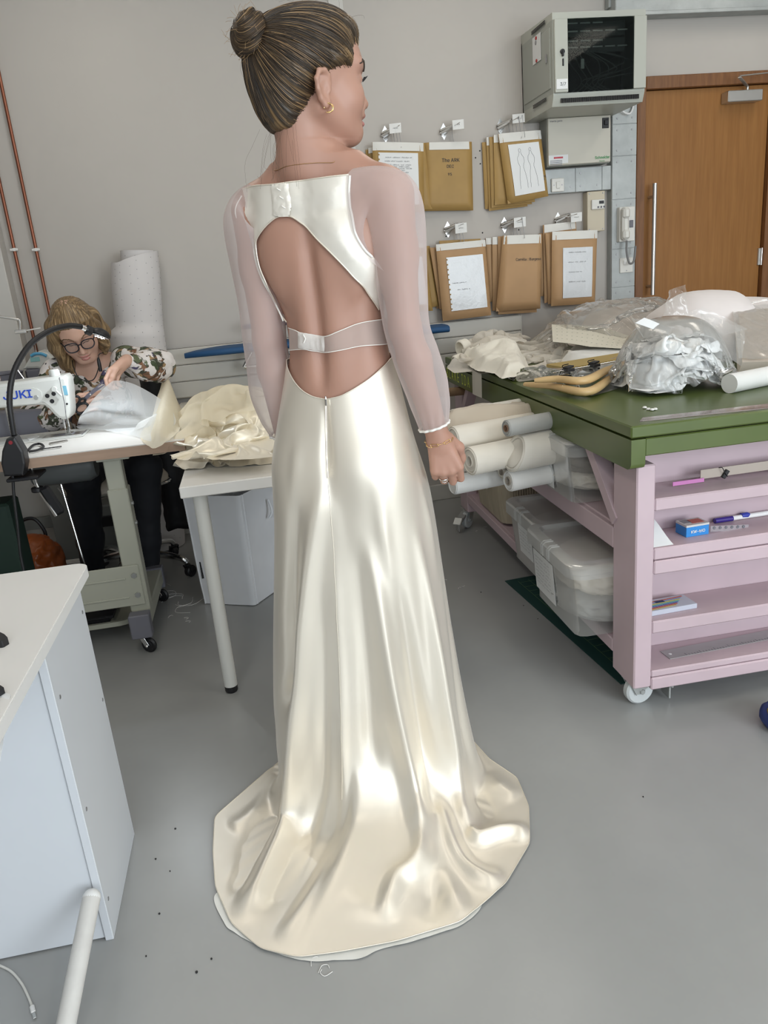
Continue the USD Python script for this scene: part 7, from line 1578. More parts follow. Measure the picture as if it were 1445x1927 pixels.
# sheer strap across the open back, with its folded bow
band_t = [(545, 617), (556, 621), (568, 626), (590, 630), (612, 633), (640, 622), (680, 607), (720, 601), (738, 600)]; band_b = [(740, 645), (722, 648), (680, 651), (640, 659), (610, 663), (590, 660), (570, 657), (546, 659)]
mm, _, _ = torso_panel(band_t+band_b, .008, .006, 3, lambda th, z, d: .003*(fbm(np.c_[th*6, z*30, th*0], 2, 8)-.5)); st_ = obj('back_strap', mm, m_strap, pm, smooth=True)
seamline(band_t, .009, .0011, 60, m_pipe, st_, 'strap_edge'); seamline(band_b, .009, .0011, 60, m_pipe, st_, 'strap_edge')
mm, _, _ = torso_panel([(566, 624), (580, 626), (598, 630), (612, 633), (612, 661), (598, 659), (582, 656), (567, 654)], .014, .004, 4, lambda th, z, d: .006*(fbm(np.c_[th*22, z*40, th*0], 3, 12)-.5)+.004*np.clip(d/.008, 0, 1)); obj('folded_tab', mm, sheer('tab_sheer', (.86, .84, .80), .75, translucent=.3), st_, smooth=True)
q = [hit(*p) for p in ((579, 628), (583, 636), (580, 644))]; obj('tab_loop', tube(on_torso(np.array([a for a, b in q]), np.array([b for a, b in q]), .021), .0016, 8), m_pipe, st_)
# ---------------------------------------------------------------- skirt with its train
SKZ = np.array([0, .154, .315, .47, .62, .76, .90, 1.02]); SCX = np.array([.208, .198, .198, .201, .2065, .2115, .2125, .205]); SHW = np.array([.292, .268, .246, .225, .2085, .196, .179, .166])
SCY = np.array([1.855, 1.845, 1.835, 1.828, 1.82, 1.812, 1.803, 1.80]); SHD = np.array([.235, .222, .205, .190, .178, .165, .150, .13])
NC, NH, NF = 420, 130, 86
PHI = np.linspace(-PI, PI, NC, endpoint=False)
topb = [hit(*p, .005) for p in ((541, 668), (546, 690), (558, 713), (572, 728), (590, 738), (613, 743), (640, 737), (665, 723), (690, 706), (712, 686), (729, 668))]
tth = np.array([a for a, b in topb]); tz = np.array([b for a, b in topb]); o = np.argsort(tth); tth, tz = tth[o], tz[o]
THp = (PHI+A_+PI) % (2*PI)-PI
ztop = np.interp(THp, np.r_[-PI, tth[0]-.5, tth, tth[-1]+.5, PI], np.r_[1.20, 1.195, tz, 1.195, 1.20]); ztop = gaussian_filter1d(ztop, 1.5, mode='wrap')
hem_pts = np.array([(-.262, 1.775), (-.262, 1.643), (-.252, 1.52), (-.213, 1.40), (-.150, 1.315), (-.074, 1.272), (.02, 1.262), (.14, 1.258), (.287, 1.272), (.41, 1.345), (.511, 1.454), (.556, 1.58), (.566, 1.700), (.52, 1.80), (.50, 1.90), (.44, 2.03), (.33, 2.12), (.2, 2.14), (.06, 2.11), (-.04, 2.03), (-.088, 1.965)])
def ray_poly(c, ang, P):
    out = []
    for a in ang:
        L = shapely.LineString([c, (c[0]+2*math.cos(a), c[1]+2*math.sin(a))]).intersection(P.exterior); g = [L] if L.geom_type == 'Point' else list(L.geoms); out.append(max(math.hypot(p.x-c[0], p.y-c[1]) for p in g))
    return np.array(out)
hemP = Polygon(hem_pts); C0 = (SCX[0], SCY[0]); Rhem = ray_poly(C0, PHI, hemP); Rhem = gaussian_filter1d(Rhem, 1.2, mode='wrap')
def ellr(phi, z):
    a, b = np.interp(z, SKZ, SHW), np.interp(z, SKZ, SHD); p = 2.15
    return 1/((np.abs(np.cos(phi))/a)**p+(np.abs(np.sin(phi))/b)**p)**(1/p)
V = np.zeros((NH+NF, NC, 3))
zlow = .035
for i in range(NH):
    s = i/(NH-1); z = ztop+(zlow-ztop)*s
    b = np.clip((1.06-z)/(1.06-.84), 0, 1); b = b*b*(3-2*b)
    zc = np.clip(z, .78, 1.6); P0 = on_torso(THp, zc, .006)[:, :2]
    er = ellr(PHI, np.minimum(z, 1.02)); P1 = np.c_[np.interp(z, SKZ, SCX)+er*np.cos(PHI), np.interp(z, SKZ, SCY)+er*np.sin(PHI)]
    pt = P0*(1-b)[:, None]+P1*b[:, None]; q = Lc(np.c_[pt, z]); need = Rt(np.arctan2(q[:, 1], q[:, 0]), zc)+.007; have = np.hypot(q[:, 0], q[:, 1]); k_ = np.where(z > .74, np.maximum(1, need/have), 1)
    V[i, :, :2] = BO[:2]+(pt-BO[:2])*k_[:, None]; V[i, :, 2] = z
hi_ = np.argmin(np.abs(V[:NH, :, 2].mean(1)-.98))
for c_ in range(NC):       # cloth hangs straight from the fullest point: no hollows under the seat
    zc_ = V[hi_:NH, c_, 2]; xc_, yc_ = np.interp(zc_, SKZ, SCX), np.interp(zc_, SKZ, SCY); r_ = np.hypot(V[hi_:NH, c_, 0]-xc_, V[hi_:NH, c_, 1]-yc_); st_k = [0]
    for k in range(1, len(r_)):
        while len(st_k) > 1 and (r_[st_k[-1]]-r_[st_k[-2]])*(k-st_k[-2]) <= (r_[k]-r_[st_k[-2]])*(st_k[-1]-st_k[-2]): st_k.pop()
        st_k.append(k)
    rn_ = np.interp(np.arange(len(r_)), st_k, r_[st_k]); rn_ = r_+(rn_-r_)*.85; f_ = rn_/np.maximum(r_, .01)
    V[hi_:NH, c_, 0] = xc_+(V[hi_:NH, c_, 0]-xc_)*f_; V[hi_:NH, c_, 1] = yc_+(V[hi_:NH, c_, 1]-yc_)*f_
V[:NH] = gaussian_filter1d(gaussian_filter1d(V[:NH], 3, axis=0, mode='nearest'), 3, axis=1, mode='wrap')
rc = np.hypot(V[NH-1, :, 0]-C0[0], V[NH-1, :, 1]-C0[1])
Rh = np.maximum(Rhem, rc+.012)
for j in range(NF):
    t = (j+1)/NF; r = rc+(Rh-rc)*t; V[NH+j, :, 0] = C0[0]+r*np.cos(PHI); V[NH+j, :, 1] = C0[1]+r*np.sin(PHI); V[NH+j, :, 2] = .007
sm_ = V.copy()
for sg in (11,):
    S = gaussian_filter1d(V, sg, axis=0, mode='nearest'); w = np.exp(-((np.arange(NH+NF)-NH)/24.0)**2)[:, None, None]; sm_ = V*(1-w)+S*w
V = sm_
def nrm_of(V):
    du = np.gradient(V, axis=0); dv = np.roll(V, -1, 1)-np.roll(V, 1, 1); N = np.cross(dv, du); N /= np.linalg.norm(N, axis=2, keepdims=True)+1e-12
    s = np.sign((N[NH//2]*np.c_[np.cos(PHI), np.sin(PHI), PHI*0]).sum()); return N*s
N = nrm_of(V)
flat = V.reshape(-1, 3); pr_ = proj(flat); vis = ((EYE-flat)*N.reshape(-1, 3)).sum(1) > 0; vi = np.nonzero(vis)[0]; kd2 = cKDTree(pr_[vi])
def to3(pxs): d, i = kd2.query(np.array(pxs, float)); return flat[vi[i]]
D = np.zeros(len(flat))
GA, GW = 1.3, .88
def ridge(pxs, A, w, sharp=1.0, side=None):
    """a fold along a line of the picture: A height and w half-width at its beginning, (middle) and end"""
    q = spline(to3(pxs), 400); d, i = cKDTree(q).query(flat, distance_upper_bound=.35); ok = np.isfinite(d); i = np.where(ok, i, 0); t = i/399
    a = GA*np.interp(t, np.linspace(0, 1, len(A)), A); ww = GW*np.interp(t, np.linspace(0, 1, len(w)), w); fade = np.clip(np.minimum(t, 1-t)/.10+.0, 0, 1)
    D[:] += np.where(ok, a*np.exp(-(np.where(ok, d, 1)/ww)**2)*fade*(3*fade-2*fade*fade)**0, 0)
R_ = ridge
# long folds hanging from the seat
R_([(612, 880), (597, 960), (584, 1060), (573, 1180), (564, 1320), (556, 1440), (545, 1530), (520, 1600), (480, 1680), (442, 1735)], [.0, .010, .022, .030, .034, .026, .010], [.022, .026, .030, .032])
R_([(566, 900), (556, 1000), (548, 1150), (544, 1300), (540, 1420), (532, 1480), (500, 1560), (455, 1650), (428, 1700)], [0, -.008, -.020, -.030, -.030, -.012, -.004], [.020, .025, .030, .034])
R_([(628, 1000), (636, 1150), (643, 1300), (648, 1450), (647, 1550), (625, 1610), (590, 1680), (550, 1745), (522, 1782)], [0, .005, .010, .014, .012, .006], [.014, .015, .016, .020])
R_([(606, 1080), (610, 1250), (608, 1400), (600, 1500), (580, 1570), (540, 1650), (500, 1720)], [0, -.010, -.018, -.016, -.004], [.018, .022, .024, .026])
R_([(668, 1000), (682, 1150), (694, 1300), (704, 1420), (712, 1520)], [0, -.008, -.014, -.016, -.004], [.02, .028, .034])
R_([(690, 1000), (712, 1120), (732, 1250), (752, 1380), (772, 1490), (792, 1570), (801, 1615)], [0, .012, .022, .030, .036, .034], [.018, .022, .026, .026])
R_([(798, 1600), (796, 1635), (776, 1660), (755, 1672), (738, 1700), (722, 1745)], [.020, .028, .022, .022, .012], [.018, .018, .018, .020])
R_([(800, 1640), (812, 1690), (800, 1740)], [.0, -.012, .0], [.03, .03])
R_([(742, 1060), (768, 1200), (790, 1330), (806, 1440), (815, 1520), (822, 1570)], [0, -.012, -.024, -.030, -.022], [.016, .022, .026, .026])
R_([(774, 960), (797, 1080), (815, 1200), (832, 1330), (850, 1450), (868, 1530), (888, 1580)], [0, .010, .020, .028, .034, .030], [.016, .020, .024, .022])
R_([(884, 1572), (905, 1582), (940, 1572), (975, 1566), (992, 1578)], [.026, .028, .026, .016], [.016, .018, .022])
R_([(826, 1040), (846, 1180), (866, 1320), (884, 1430), (905, 1510), (930, 1550)], [0, -.008, -.014, -.016, -.006], [.016, .020, .026])
R_([(818, 1520), (838, 1560), (862, 1610), (900, 1648), (950, 1668)], [.0, .020, .026, .022, .010], [.016, .020, .026])
R_([(846, 1540), (880, 1620), (930, 1640)], [0, -.010, 0], [.02, .025])
R_([(838, 1640), (856, 1690), (872, 1730)], [0, .012, .004], [.02, .026])
R_([(705, 870), (722, 1000), (738, 1120)], [0, .006, .0], [.018, .02])
R_([(560, 820), (556, 880), (552, 960)], [.0, .005, .0], [.02, .02])
R_([(780, 870), (806, 980), (826, 1100)], [.0, .007, .0], [.016, .018])
R_([(520, 1460), (480, 1530), (430, 1560)], [0, .010, .004], [.03, .03])
R_([(915, 1450), (940, 1480), (975, 1500)], [.0, .010, .004], [.03, .03])
R_([(470, 1590), (440, 1640), (425, 1690)], [0, .006, .002], [.02, .02])
R_([(640, 1700), (690, 1720), (760, 1745)], [0, .006, .0], [.03, .03])
R_([(600, 1600), (560, 1590), (520, 1600)], [0, .006, 0], [.012, .012])
_q = spline(to3([(648, 1500), (648, 1560), (640, 1585), (600, 1660), (550, 1740), (521, 1784)]), 300); _d, _i = cKDTree(_q).query(flat, distance_upper_bound=.5); _ok = np.isfinite(_d); _i = np.where(_ok, _i, 0); _t = _i/299
_tg = np.gradient(_q, axis=0)[_i]; _s = _tg[:, 0]*(flat-_q[_i])[:, 1]-_tg[:, 1]*(flat-_q[_i])[:, 0]; _d = np.where(_ok, _d, 9)     # one side of the centre seam falls away from it on the floor
_pt = np.array([.22, 1.45]); _k0 = np.argmin(((_q[:, :2]-_pt)**2).sum(1)); _g = np.gradient(_q, axis=0)[_k0]; _sg = np.sign(_g[0]*(_pt-_q[_k0, :2])[1]-_g[1]*(_pt-_q[_k0, :2])[0])
_dr = np.where(_s*_sg > 0, _d, 0); _row = np.repeat(np.arange(NH+NF), NC); _tf = np.clip((_row-NH)/NF, 0, 1); _S = np.clip(_dr/.035, 0, 1); _S = _S*_S*(3-2*_S)*np.exp(-(np.clip(_dr-.20, 0, 9)/.10)**2)
LIFT = .10*(1-_tf)**1.15*_S
R_([(612, 752), (616, 850), (624, 950)], [-.002, -.006, -.001], [.012, .020])
# the folds of the front, out of sight
ii = np.repeat(np.arange(NH+NF), NC); ph = np.tile(PHI, NH+NF); grow = np.clip((ii-NH*.25)/(NH*.75), 0, 1)*np.where(ii > NH, np.clip(1-(ii-NH)/(NF*.6), 0, 1), 1)
frontw = np.clip(np.sin(ph)*1.5+.1, 0, 1); D += .022*frontw*grow*np.sin(ph*11+.6*np.sin(ph*3))
D += (fbm(np.c_[np.cos(ph)*3, np.sin(ph)*3, ii*.012], 2, 5)-.5)*.010*grow*(1-frontw)
D2 = gaussian_filter(D.reshape(NH+NF, NC), (1.6, 1.2), mode=('nearest', 'wrap'))
V2 = V+N*D2[..., None]; Lf = gaussian_filter(LIFT.reshape(NH+NF, NC), (0, 2.5), mode=('nearest', 'wrap')); zz_ = V2[..., 2]; V2[..., 2] = np.where((np.arange(NH+NF) < NH)[:, None], zz_+Lf*np.clip(1-zz_/.55, 0, 1)**1.6, zz_+Lf); 
for sg_, ww_s in ((7, 12.0), (4, 20.0), (2.5, 30.0)):      # no crease where the cloth meets the floor
    w_s = np.exp(-((np.arange(NH+NF)-NH+1)/ww_s)**2)[:, None, None]; V2 = V2*(1-w_s)+gaussian_filter1d(V2, sg_, axis=0, mode='nearest')*w_s
V2[..., 2] = np.maximum(V2[..., 2], .0035+.0006*np.sin(np.arange(NC)))
W_ = np.concatenate([V2, V2[:, :1]], 1)
sk = tri((W_.reshape(-1, 3), grid_mesh(W_).faces)); 
sk.merge_vertices(merge_tex=True, merge_norm=True)
skp = obj('skirt', sk, m_satin, pm, smooth=True)
hem = np.vstack([V2[-1], V2[-1, :1]]); obj('raw_hem', tube(hem, .0013, 6, False), m_satin, skp, smooth=True)
edge_t = np.vstack([V2[0], V2[0, :1]]); obj('waist_edge', tube(edge_t, .0016, 6, False), m_satin, skp, smooth=True)
zp = to3([(613, 745), (614, 800), (615, 860), (617, 900)]); zp = zp+np.array([-.001, -.004, 0]); zq = spline(zp, 30)
obj('zip_seam', [tube(zq+[.0012, .001, 0], .0013, 6), tube(zq-[.0012, -.001, 0], .0013, 6)], m_satin, skp, smooth=True)
obj('zip_pull', [bar(zq[0]+[0, -.003, .002], zq[1]+[0, -.004, -.008], .005, .003), bar(zq[0]+[0, -.003, .008], zq[0]+[0, -.003, .0], .004, .004)], m_silver, skp)
ss = to3([(617, 905), (621, 960), (628, 1050), (634, 1150), (641, 1300), (646, 1420), (648, 1520)]); D3 = D2.reshape(-1); 
kd3 = cKDTree(flat); _, i3 = kd3.query(spline(ss, 80)); cs = V2.reshape(-1, 3)[i3]; cs = np.c_[gaussian_filter1d(cs[:, 0], 2), gaussian_filter1d(cs[:, 1], 2), gaussian_filter1d(cs[:, 2], 2)]; obj('centre_seam', tube(cs+[0, -.0002, 0], .0009, 6), m_satin, skp, smooth=True)
# white lining showing under the train
lp_ = [(-.16, 1.50), (-.252, 1.50), (-.228, 1.405), (-.205, 1.375), (-.168, 1.338), (-.10, 1.285), (-.045, 1.258), (.01, 1.246), (.06, 1.238), (.10, 1.250), (.16, 1.250), (.23, 1.257), (.29, 1.268), (.345, 1.31), (.35, 1.40), (.2, 1.5)]
lpoly = smoothpoly(lp_); 
m_lin = mat('lining_white', (.78, .78, .74), .5, sheen_weight=.2)
obj('hem_lining', patch(lpoly, lambda x, y, d: .0012+.004*np.clip(1-d/.04, 0, 1)*fbm(np.c_[x*30, y*30, x*0], 3, 3), .008, 4), m_lin, skp, smooth=True)
# ---------------------------------------------------------------- sheer sleeves
AH = {1: [(648, 330), (648, 365), (652, 405), (660, 440), (677, 470), (696, 494)], -1: [(472, 356), (470, 385), (468, 420), (471, 465), (478, 504), (494, 538)]}
def arm_loop(s, ph):
    b = []
    for p in AH[s]:
        th, z = hit(*p); b.append(Lc(on_torso(np.array([th]), np.array([z]), .012)))
    b = np.array(b); top, bot = b[0]+[s*.004, .055, .014], b[-1]+[s*.03, .05, -.03]; fr = b.copy(); fr[:, 1] = .080; fr[:, 0] += s*.01
    L = np.vstack([b, bot, fr[::-1][1:-1], top]); L = spline(np.vstack([L, L[:1]]), 200); c = np.array([L[:, 1].mean(), (L[:, 2].max()+L[:, 2].min())/2]); a = np.arctan2(-(L[:, 2]-c[1]), L[:, 1]-c[0]) % (2*PI); o = np.argsort(a)
    return np.stack([np.interp(ph % (2*PI), a[o], L[o, k], period=2*PI) for k in range(3)], 1)
def sleeve(s, stations, cuff_r, seed):
    """stations: (centre in body frame, radius, radius across, axis)"""
    C = np.array([q[0] for q in stations]); ra = np.array([q[1] for q in stations]); rb = np.array([q[2] for q in stations]); A = np.array([q[3] for q in stations], float)
    n = 90; Cs = spline(C, n); u = np.linspace(0, 1, len(C)); uu = np.linspace(0, 1, n); ra = np.interp(uu, u, ra); rb = np.interp(uu, u, rb); ra, rb = gaussian_filter1d(ra, 3, mode='nearest'), gaussian_filter1d(rb, 3, mode='nearest')
    As = np.array([np.interp(uu, u, A[:, k]) for k in range(3)]).T; As /= np.linalg.norm(As, axis=1, keepdims=True)
    k = 84; ph = np.linspace(0, 2*PI, k, endpoint=False); rows = []; AL = arm_loop(s, ph)
    for i in range(n):
        a = As[i]; e = np.array([0, 1.0, 0]); e -= a*(e@a); e /= np.linalg.norm(e); g = np.cross(e, a)*s; g = -g if g[2] > 0 and abs(g[2]) > .3 else g
        gath = np.clip(1-uu[i]/.10, 0, 1)+np.clip((uu[i]-.80)/.2, 0, 1)
        w = 1+.055*gath*np.sin(ph*13+seed)*.8+.07*(fbm(np.c_[np.cos(ph)*1.6+seed, np.sin(ph)*1.6, np.full(k, uu[i]*7)], 3, seed)-.5)*np.clip(uu[i]*6, 0, 1)
        q = Cs[i]+(rb[i]*w*np.cos(ph))[:, None]*e+(ra[i]*w*np.sin(ph))[:, None]*g; bl_ = np.clip(uu[i]/.16, 0, 1); bl_ = bl_*bl_*(3-2*bl_)
        rows.append(Wd(AL*(1-bl_)+q*bl_))
    sl = obj('sleeve', loft(rows), m_sleeve_, pm, smooth=True)
    rim = np.vstack([rows[-1], rows[-1][:1]]); obj('cuff', tube(rim, .0032, 8, False), m_pipe, sl, smooth=True)
    return rows, sl
def stn(s, t, off, ra, rb, ax):
    c = sho[s]*(1-t/.5)+elb[s]*(t/.5) if t < .5 else elb[s]*(1-(t-.5)/.5)+wri[s]*((t-.5)/.5)
    return (c+np.array(off), ra, rb, ax)
for s in (1, -1):
    du = elb[s]-sho[s]; du /= np.linalg.norm(du); dl = wri[s]-elb[s]; dl /= np.linalg.norm(dl)
    st_list = [stn(s, 0, (-s*.030, -.004, .004), .074, .084, (s*1.0, 0, -.35)), stn(s, 0.02, (-s*.016, -.004, .008), .068, .072, (s*.9, 0, -.6)), stn(s, .08, (s*.004, -.004, .006), .070, .074, (s*.5, 0, -.9)), stn(s, .2, (s*.004, 0, 0), .062, .068, du), stn(s, .36, (s*.004, -.002, 0), .054, .060, du),
               stn(s, .5, (s*.006, -.004, 0), .050, .056, du+dl), stn(s, .62, (s*.008, -.006, 0), .052, .056, dl), stn(s, .74, (s*.012, -.010, 0), .052, .054, dl), stn(s, .86, (s*.008, -.008, 0), .044, .046, dl), stn(s, .945, (0, -.002, 0), .034, .036, dl)]
    sleeve(s, st_list, .034, 3 if s > 0 else 8)
# ================================================================ the seamstress behind the machine
def frame(yaw, pitch, roll):
    """axes (forward, her left, up) of a head facing -y: yaw to +x, pitch downwards, roll of its top to -x"""
    f = np.array([math.sin(yaw)*math.cos(pitch), -math.cos(yaw)*math.cos(pitch), -math.sin(pitch)]); l = np.array([math.cos(yaw), math.sin(yaw), 0]); u = np.cross(l, f) if np.cross(l, f)[2] > 0 else np.cross(f, l)
    l2 = l*math.cos(roll)+u*math.sin(roll); u2 = u*math.cos(roll)-l*math.sin(roll); return f, l2, u2
hf2, hl2, hu2 = frame(.22, .52, .20)
HC2 = aty(139, 610, 3.60)
def S(f, s, z): return HC2+f*hf2+s*hl2+(z-1.785)*hu2
SROT = np.array([hf2, hl2, hu2])
w3 = lambda px, py, y: aty(px, py, y)
nb = np.array([-.715, 3.72, 1.075]); pel = np.array([-.74, 3.80, .63]); ch = np.array([-.725, 3.74, .93])
sh2 = {1: np.array([-.565, 3.68, 1.085]), -1: np.array([-.875, 3.68, 1.06])}
el2 = {1: w3(300, 688, 3.62), -1: w3(70, 785, 3.56)}
wr2 = {1: w3(238, 678, 3.46), -1: w3(132, 768, 3.44)}
kn2 = {1: np.array([-.535, 3.43, .64]), -1: np.array([-.80, 3.40, .63])}; an2 = {1: np.array([-.615, 3.47, .09]), -1: np.array([-.895, 3.66, .10])}; to2 = {1: np.array([-.600, 3.36, .035]), -1: np.array([-.91, 3.56, .04])}
gx, gy, gz = axis((-1.16, -.93, .008), (-.93, -.50, .0034), (-.50, -.32, .008)), axis((3.24, 3.34, .008), (3.34, 3.72, .0034), (3.72, 3.96, .010)), axis((0, .86, .016), (.86, 1.42, .0034))
F2 = Field(gx, gy, gz)
add_head(F2, S, SROT)
F2.cone(nb, S(-.02, 0, 1.70), .056, .050, .03); F2.cone(S(-.03, 0, 1.70), nb, .04, .05, .03)
F2.cone(ch, nb-[0, 0, .03], .115, .09, .04, squash=((0, 1, 0), 1.15)); F2.cone(pel, ch, .135, .115, .05, squash=((0, 1, 0), 1.1))
for s in (-1, 1):
    F2.cone(nb, sh2[s], .05, .046, .04); F2.cone(sh2[s], el2[s], .046, .035, .02); F2.cone(el2[s], wr2[s], .036, .024, .015)
    F2.cone(pel+[s*.08, -.02, -.03], kn2[s], .085, .058, .03); F2.cone(kn2[s], an2[s], .056, .036, .02); F2.cone(an2[s], to2[s], .036, .028, .015)
def hand2(F, w, d, sd, n, spread, curl, L=(.040, .024, .018), thumb=1):
    """w wrist, d along the palm, sd towards the index finger, n out of the back of the hand"""
    d, sd, n = (np.array(q, float)/np.linalg.norm(q) for q in (d, sd, n)); tips = []
    F.cone(w, w+d*.03, .023, .021, .01)
    for i, (s, pl_) in enumerate(((.030, .080), (.010, .085), (-.010, .081), (-.028, .073))):
        k = w+d*pl_+sd*s; F.cone(w+d*.012+sd*s*.5, k, .0165, .0115, .01); p = k; pts = [p]; a = curl[i]
        for j, l in enumerate(L):
            a2 = a*(.5+j*.9); dd = d*math.cos(a2)-n*math.sin(a2)+sd*spread*(1.5-i)*.12; dd /= np.linalg.norm(dd); p = p+dd*l*(1, 1.08, 1.0, .82)[i]; pts.append(p)
        F.chain(pts, [.0098, .009, .0082, .0072], .003); tips.append(p)
    t0 = w+d*.015+sd*.022-n*.006; t1 = w+d*.045+sd*.042*thumb-n*.02; t2 = w+d*.078+sd*.040-n*.034; t3 = w+d*.10+sd*.028-n*.040
    F.chain([t0, t1, t2, t3], [.016, .0125, .0105, .0085], .008); return tips, t3
hl_tips, hl_thumb = hand2(F2, wr2[1], np.array(w3(203, 702, 3.40))-wr2[1]+[0, 0, -.02], [-.35, -.75, .35], [-.25, -.35, .9], .6, (.9, .95, .95, .9))
hr_tips, hr_thumb = hand2(F2, wr2[-1], np.array([.86, -.30, .16]), [.05, -.25, 1.0], [-.3, -.9, .05], .5, (.7, .9, 1.1, 1.1))
b2 = relax(F2.mesh(), 6)
sp = thing('person', 'seated person in a floral blouse and dark glasses cutting white cloth behind the sewing machine', 'person', (-.74, 3.75, 0))
m_skin2 = mat('skin_fair', (.60, .37, .28), .45, var=.05, scale=9, subsurface_weight=.08, subsurface_radius=(.9, .35, .2), subsurface_scale=.01)
obj('body', b2, m_skin2, sp, smooth=True)
tree2 = cKDTree(b2.vertices)
def snap2(P, off): d, i = tree2.query(P); return b2.vertices[i]+b2.vertex_normals[i]*off
for s in (-1, 1):
    B = snap2(spline([S(.128, s*.014, 1.790), S(.126, s*.030, 1.797), S(.112, s*.048, 1.796), S(.098, s*.058, 1.789)], 14), .0006); obj('eyebrow', tube(B, .0022, 6), mat('brow_blond', (.12, .075, .04), .7), sp, smooth=True)
    B = snap2(spline([S(.125, s*.016, 1.759), S(.126, s*.030, 1.7565), S(.118, s*.046, 1.760)], 14), .0008); obj('eyelashes', tube(B, .0014, 6), m_lash, sp, smooth=True)
def lip2(z0, z1, w):
    loc = b2.vertices-S(0, 0, 1.785); f = loc@hf2; s_ = loc@hl2; z = loc@hu2+1.785; zc = (z0+z1)/2; ok = (f > .108) & (((s_/w)**2+((z-zc)/((z1-z0)/2))**2) < 1); Fc = b2.faces[ok[b2.faces].all(1)]; u, inv = np.unique(Fc, return_inverse=True)
    return trimesh.Trimesh(b2.vertices[u]+b2.vertex_normals[u]*.0005, inv.reshape(-1, 3), process=False)
m_lip2 = mat('lip_rose', (.48, .19, .17), .4)
obj('upper_lip', lip2(1.690, 1.7055, .023), m_lip2, sp, smooth=True); obj('lower_lip', lip2(1.674, 1.690, .020), m_lip2, sp, smooth=True)
# glasses
gl = thing('glasses', 'dark round-framed glasses worn by the seated person', 'glasses', S(.14, 0, 1.765))
m_gl = mat('glasses_frame', (.012, .012, .02), .3)
for s in (-1, 1):
    ph = np.linspace(0, 2*PI, 36); c = S(.139, s*.034, 1.760); ring = np.array([c+hl2*(.027*np.sign(math.cos(a))*abs(math.cos(a))**.8)+hu2*(.0225*np.sign(math.sin(a))*abs(math.sin(a))**.8)-hf2*.012*(math.cos(a)*s > 0)*abs(math.cos(a))**2 for a in ph])
    obj('rim', tube(ring, .0026, 8, False), m_gl, gl, smooth=True)
    obj('lens', tri((np.vstack([ring[:-1], c[None]]), np.array([[i, (i+1) % 35, 35] for i in range(35)]))), sheer('lens_glass', (.9, .9, .9), .02, glossy=1.0, rough=.03), gl)
    obj('temple_arm', tube([S(.126, s*.061, 1.766), S(.07, s*.080, 1.766), S(.0, s*.088, 1.762), S(-.02, s*.088, 1.745)], .0024, 8), m_gl, gl, smooth=True)
obj('bridge', tube(spline([S(.138, -.008, 1.765), S(.142, 0, 1.769), S(.138, .008, 1.765)], 8), .0024, 8), m_gl, gl, smooth=True)
# hair: parted, falling to the collar on both sides
g2 = (axis((-.96, -.52, .004)), axis((3.38, 3.80, .004)), axis((1.00, 1.43, .004)))
FH = Field(*g2)
FH.ell(S(-.012, 0, 1.800), (.113, .091, .097), .02, rot=SROT); FH.ell(S(-.055, 0, 1.75), (.070, .090, .10), .03, rot=SROT)
FH.ell(S(.045, 0, 1.846), (.078, .072, .040), .03, rot=SROT)
rt = [S(.070, -.066, 1.835), S(.060, -.088, 1.79), S(.055, -.094, 1.72), S(.045, -.094, 1.64), S(.03, -.088, 1.55)]
FH.chain(rt, [.030, .028, .030, .030, .016], .02); FH.chain([S(.0, -.088, 1.80), S(-.005, -.100, 1.70), S(-.005, -.095, 1.62)], [.035, .040, .025], .03)
lt_h = [S(.075, .060, 1.838), S(.062, .086, 1.79), S(.050, .092, 1.73), S(.052, .088, 1.68), S(.052, .08, 1.64)]
FH.chain(lt_h, [.028, .022, .022, .024, .012], .02); FH.chain([S(-.01, .088, 1.80), S(-.02, .095, 1.70), S(-.02, .09, 1.64)], [.03, .034, .02], .03)
FH.ell(S(.150, 0, 1.745), (.072, .066, .088), .014, 'sub', rot=SROT); FH.ell(S(.13, .0, 1.66), (.085, .062, .060), .012, 'sub', rot=SROT)
h2 = relax(FH.mesh(), 8)
lc = h2.vertices-S(0, 0, 1.785); a2 = np.arctan2(lc@hl2, lc@hf2+.02); zz2 = lc@hu2; rad2 = np.linalg.norm(lc, axis=1); part_ = lc@hl2/np.maximum(rad2, .02)
fl2 = np.c_[np.cos(a2)*np.where(zz2 < .06, 1, .4)+part_*2, np.sin(a2), zz2*.6]
gro = (fbm(fl2*[16, 16, 6], 3, 3)-.5)*.008; h2.vertices = h2.vertices+h2.vertex_normals*gro[:, None]
m_hair2 = hair_mat('hair_blond', (.06, .038, .02), (.17, .11, .055), (.42, .29, .15), 10.0)
t = obj('hair', h2, m_hair2, sp, smooth=True); flow_attr(t, fl2)
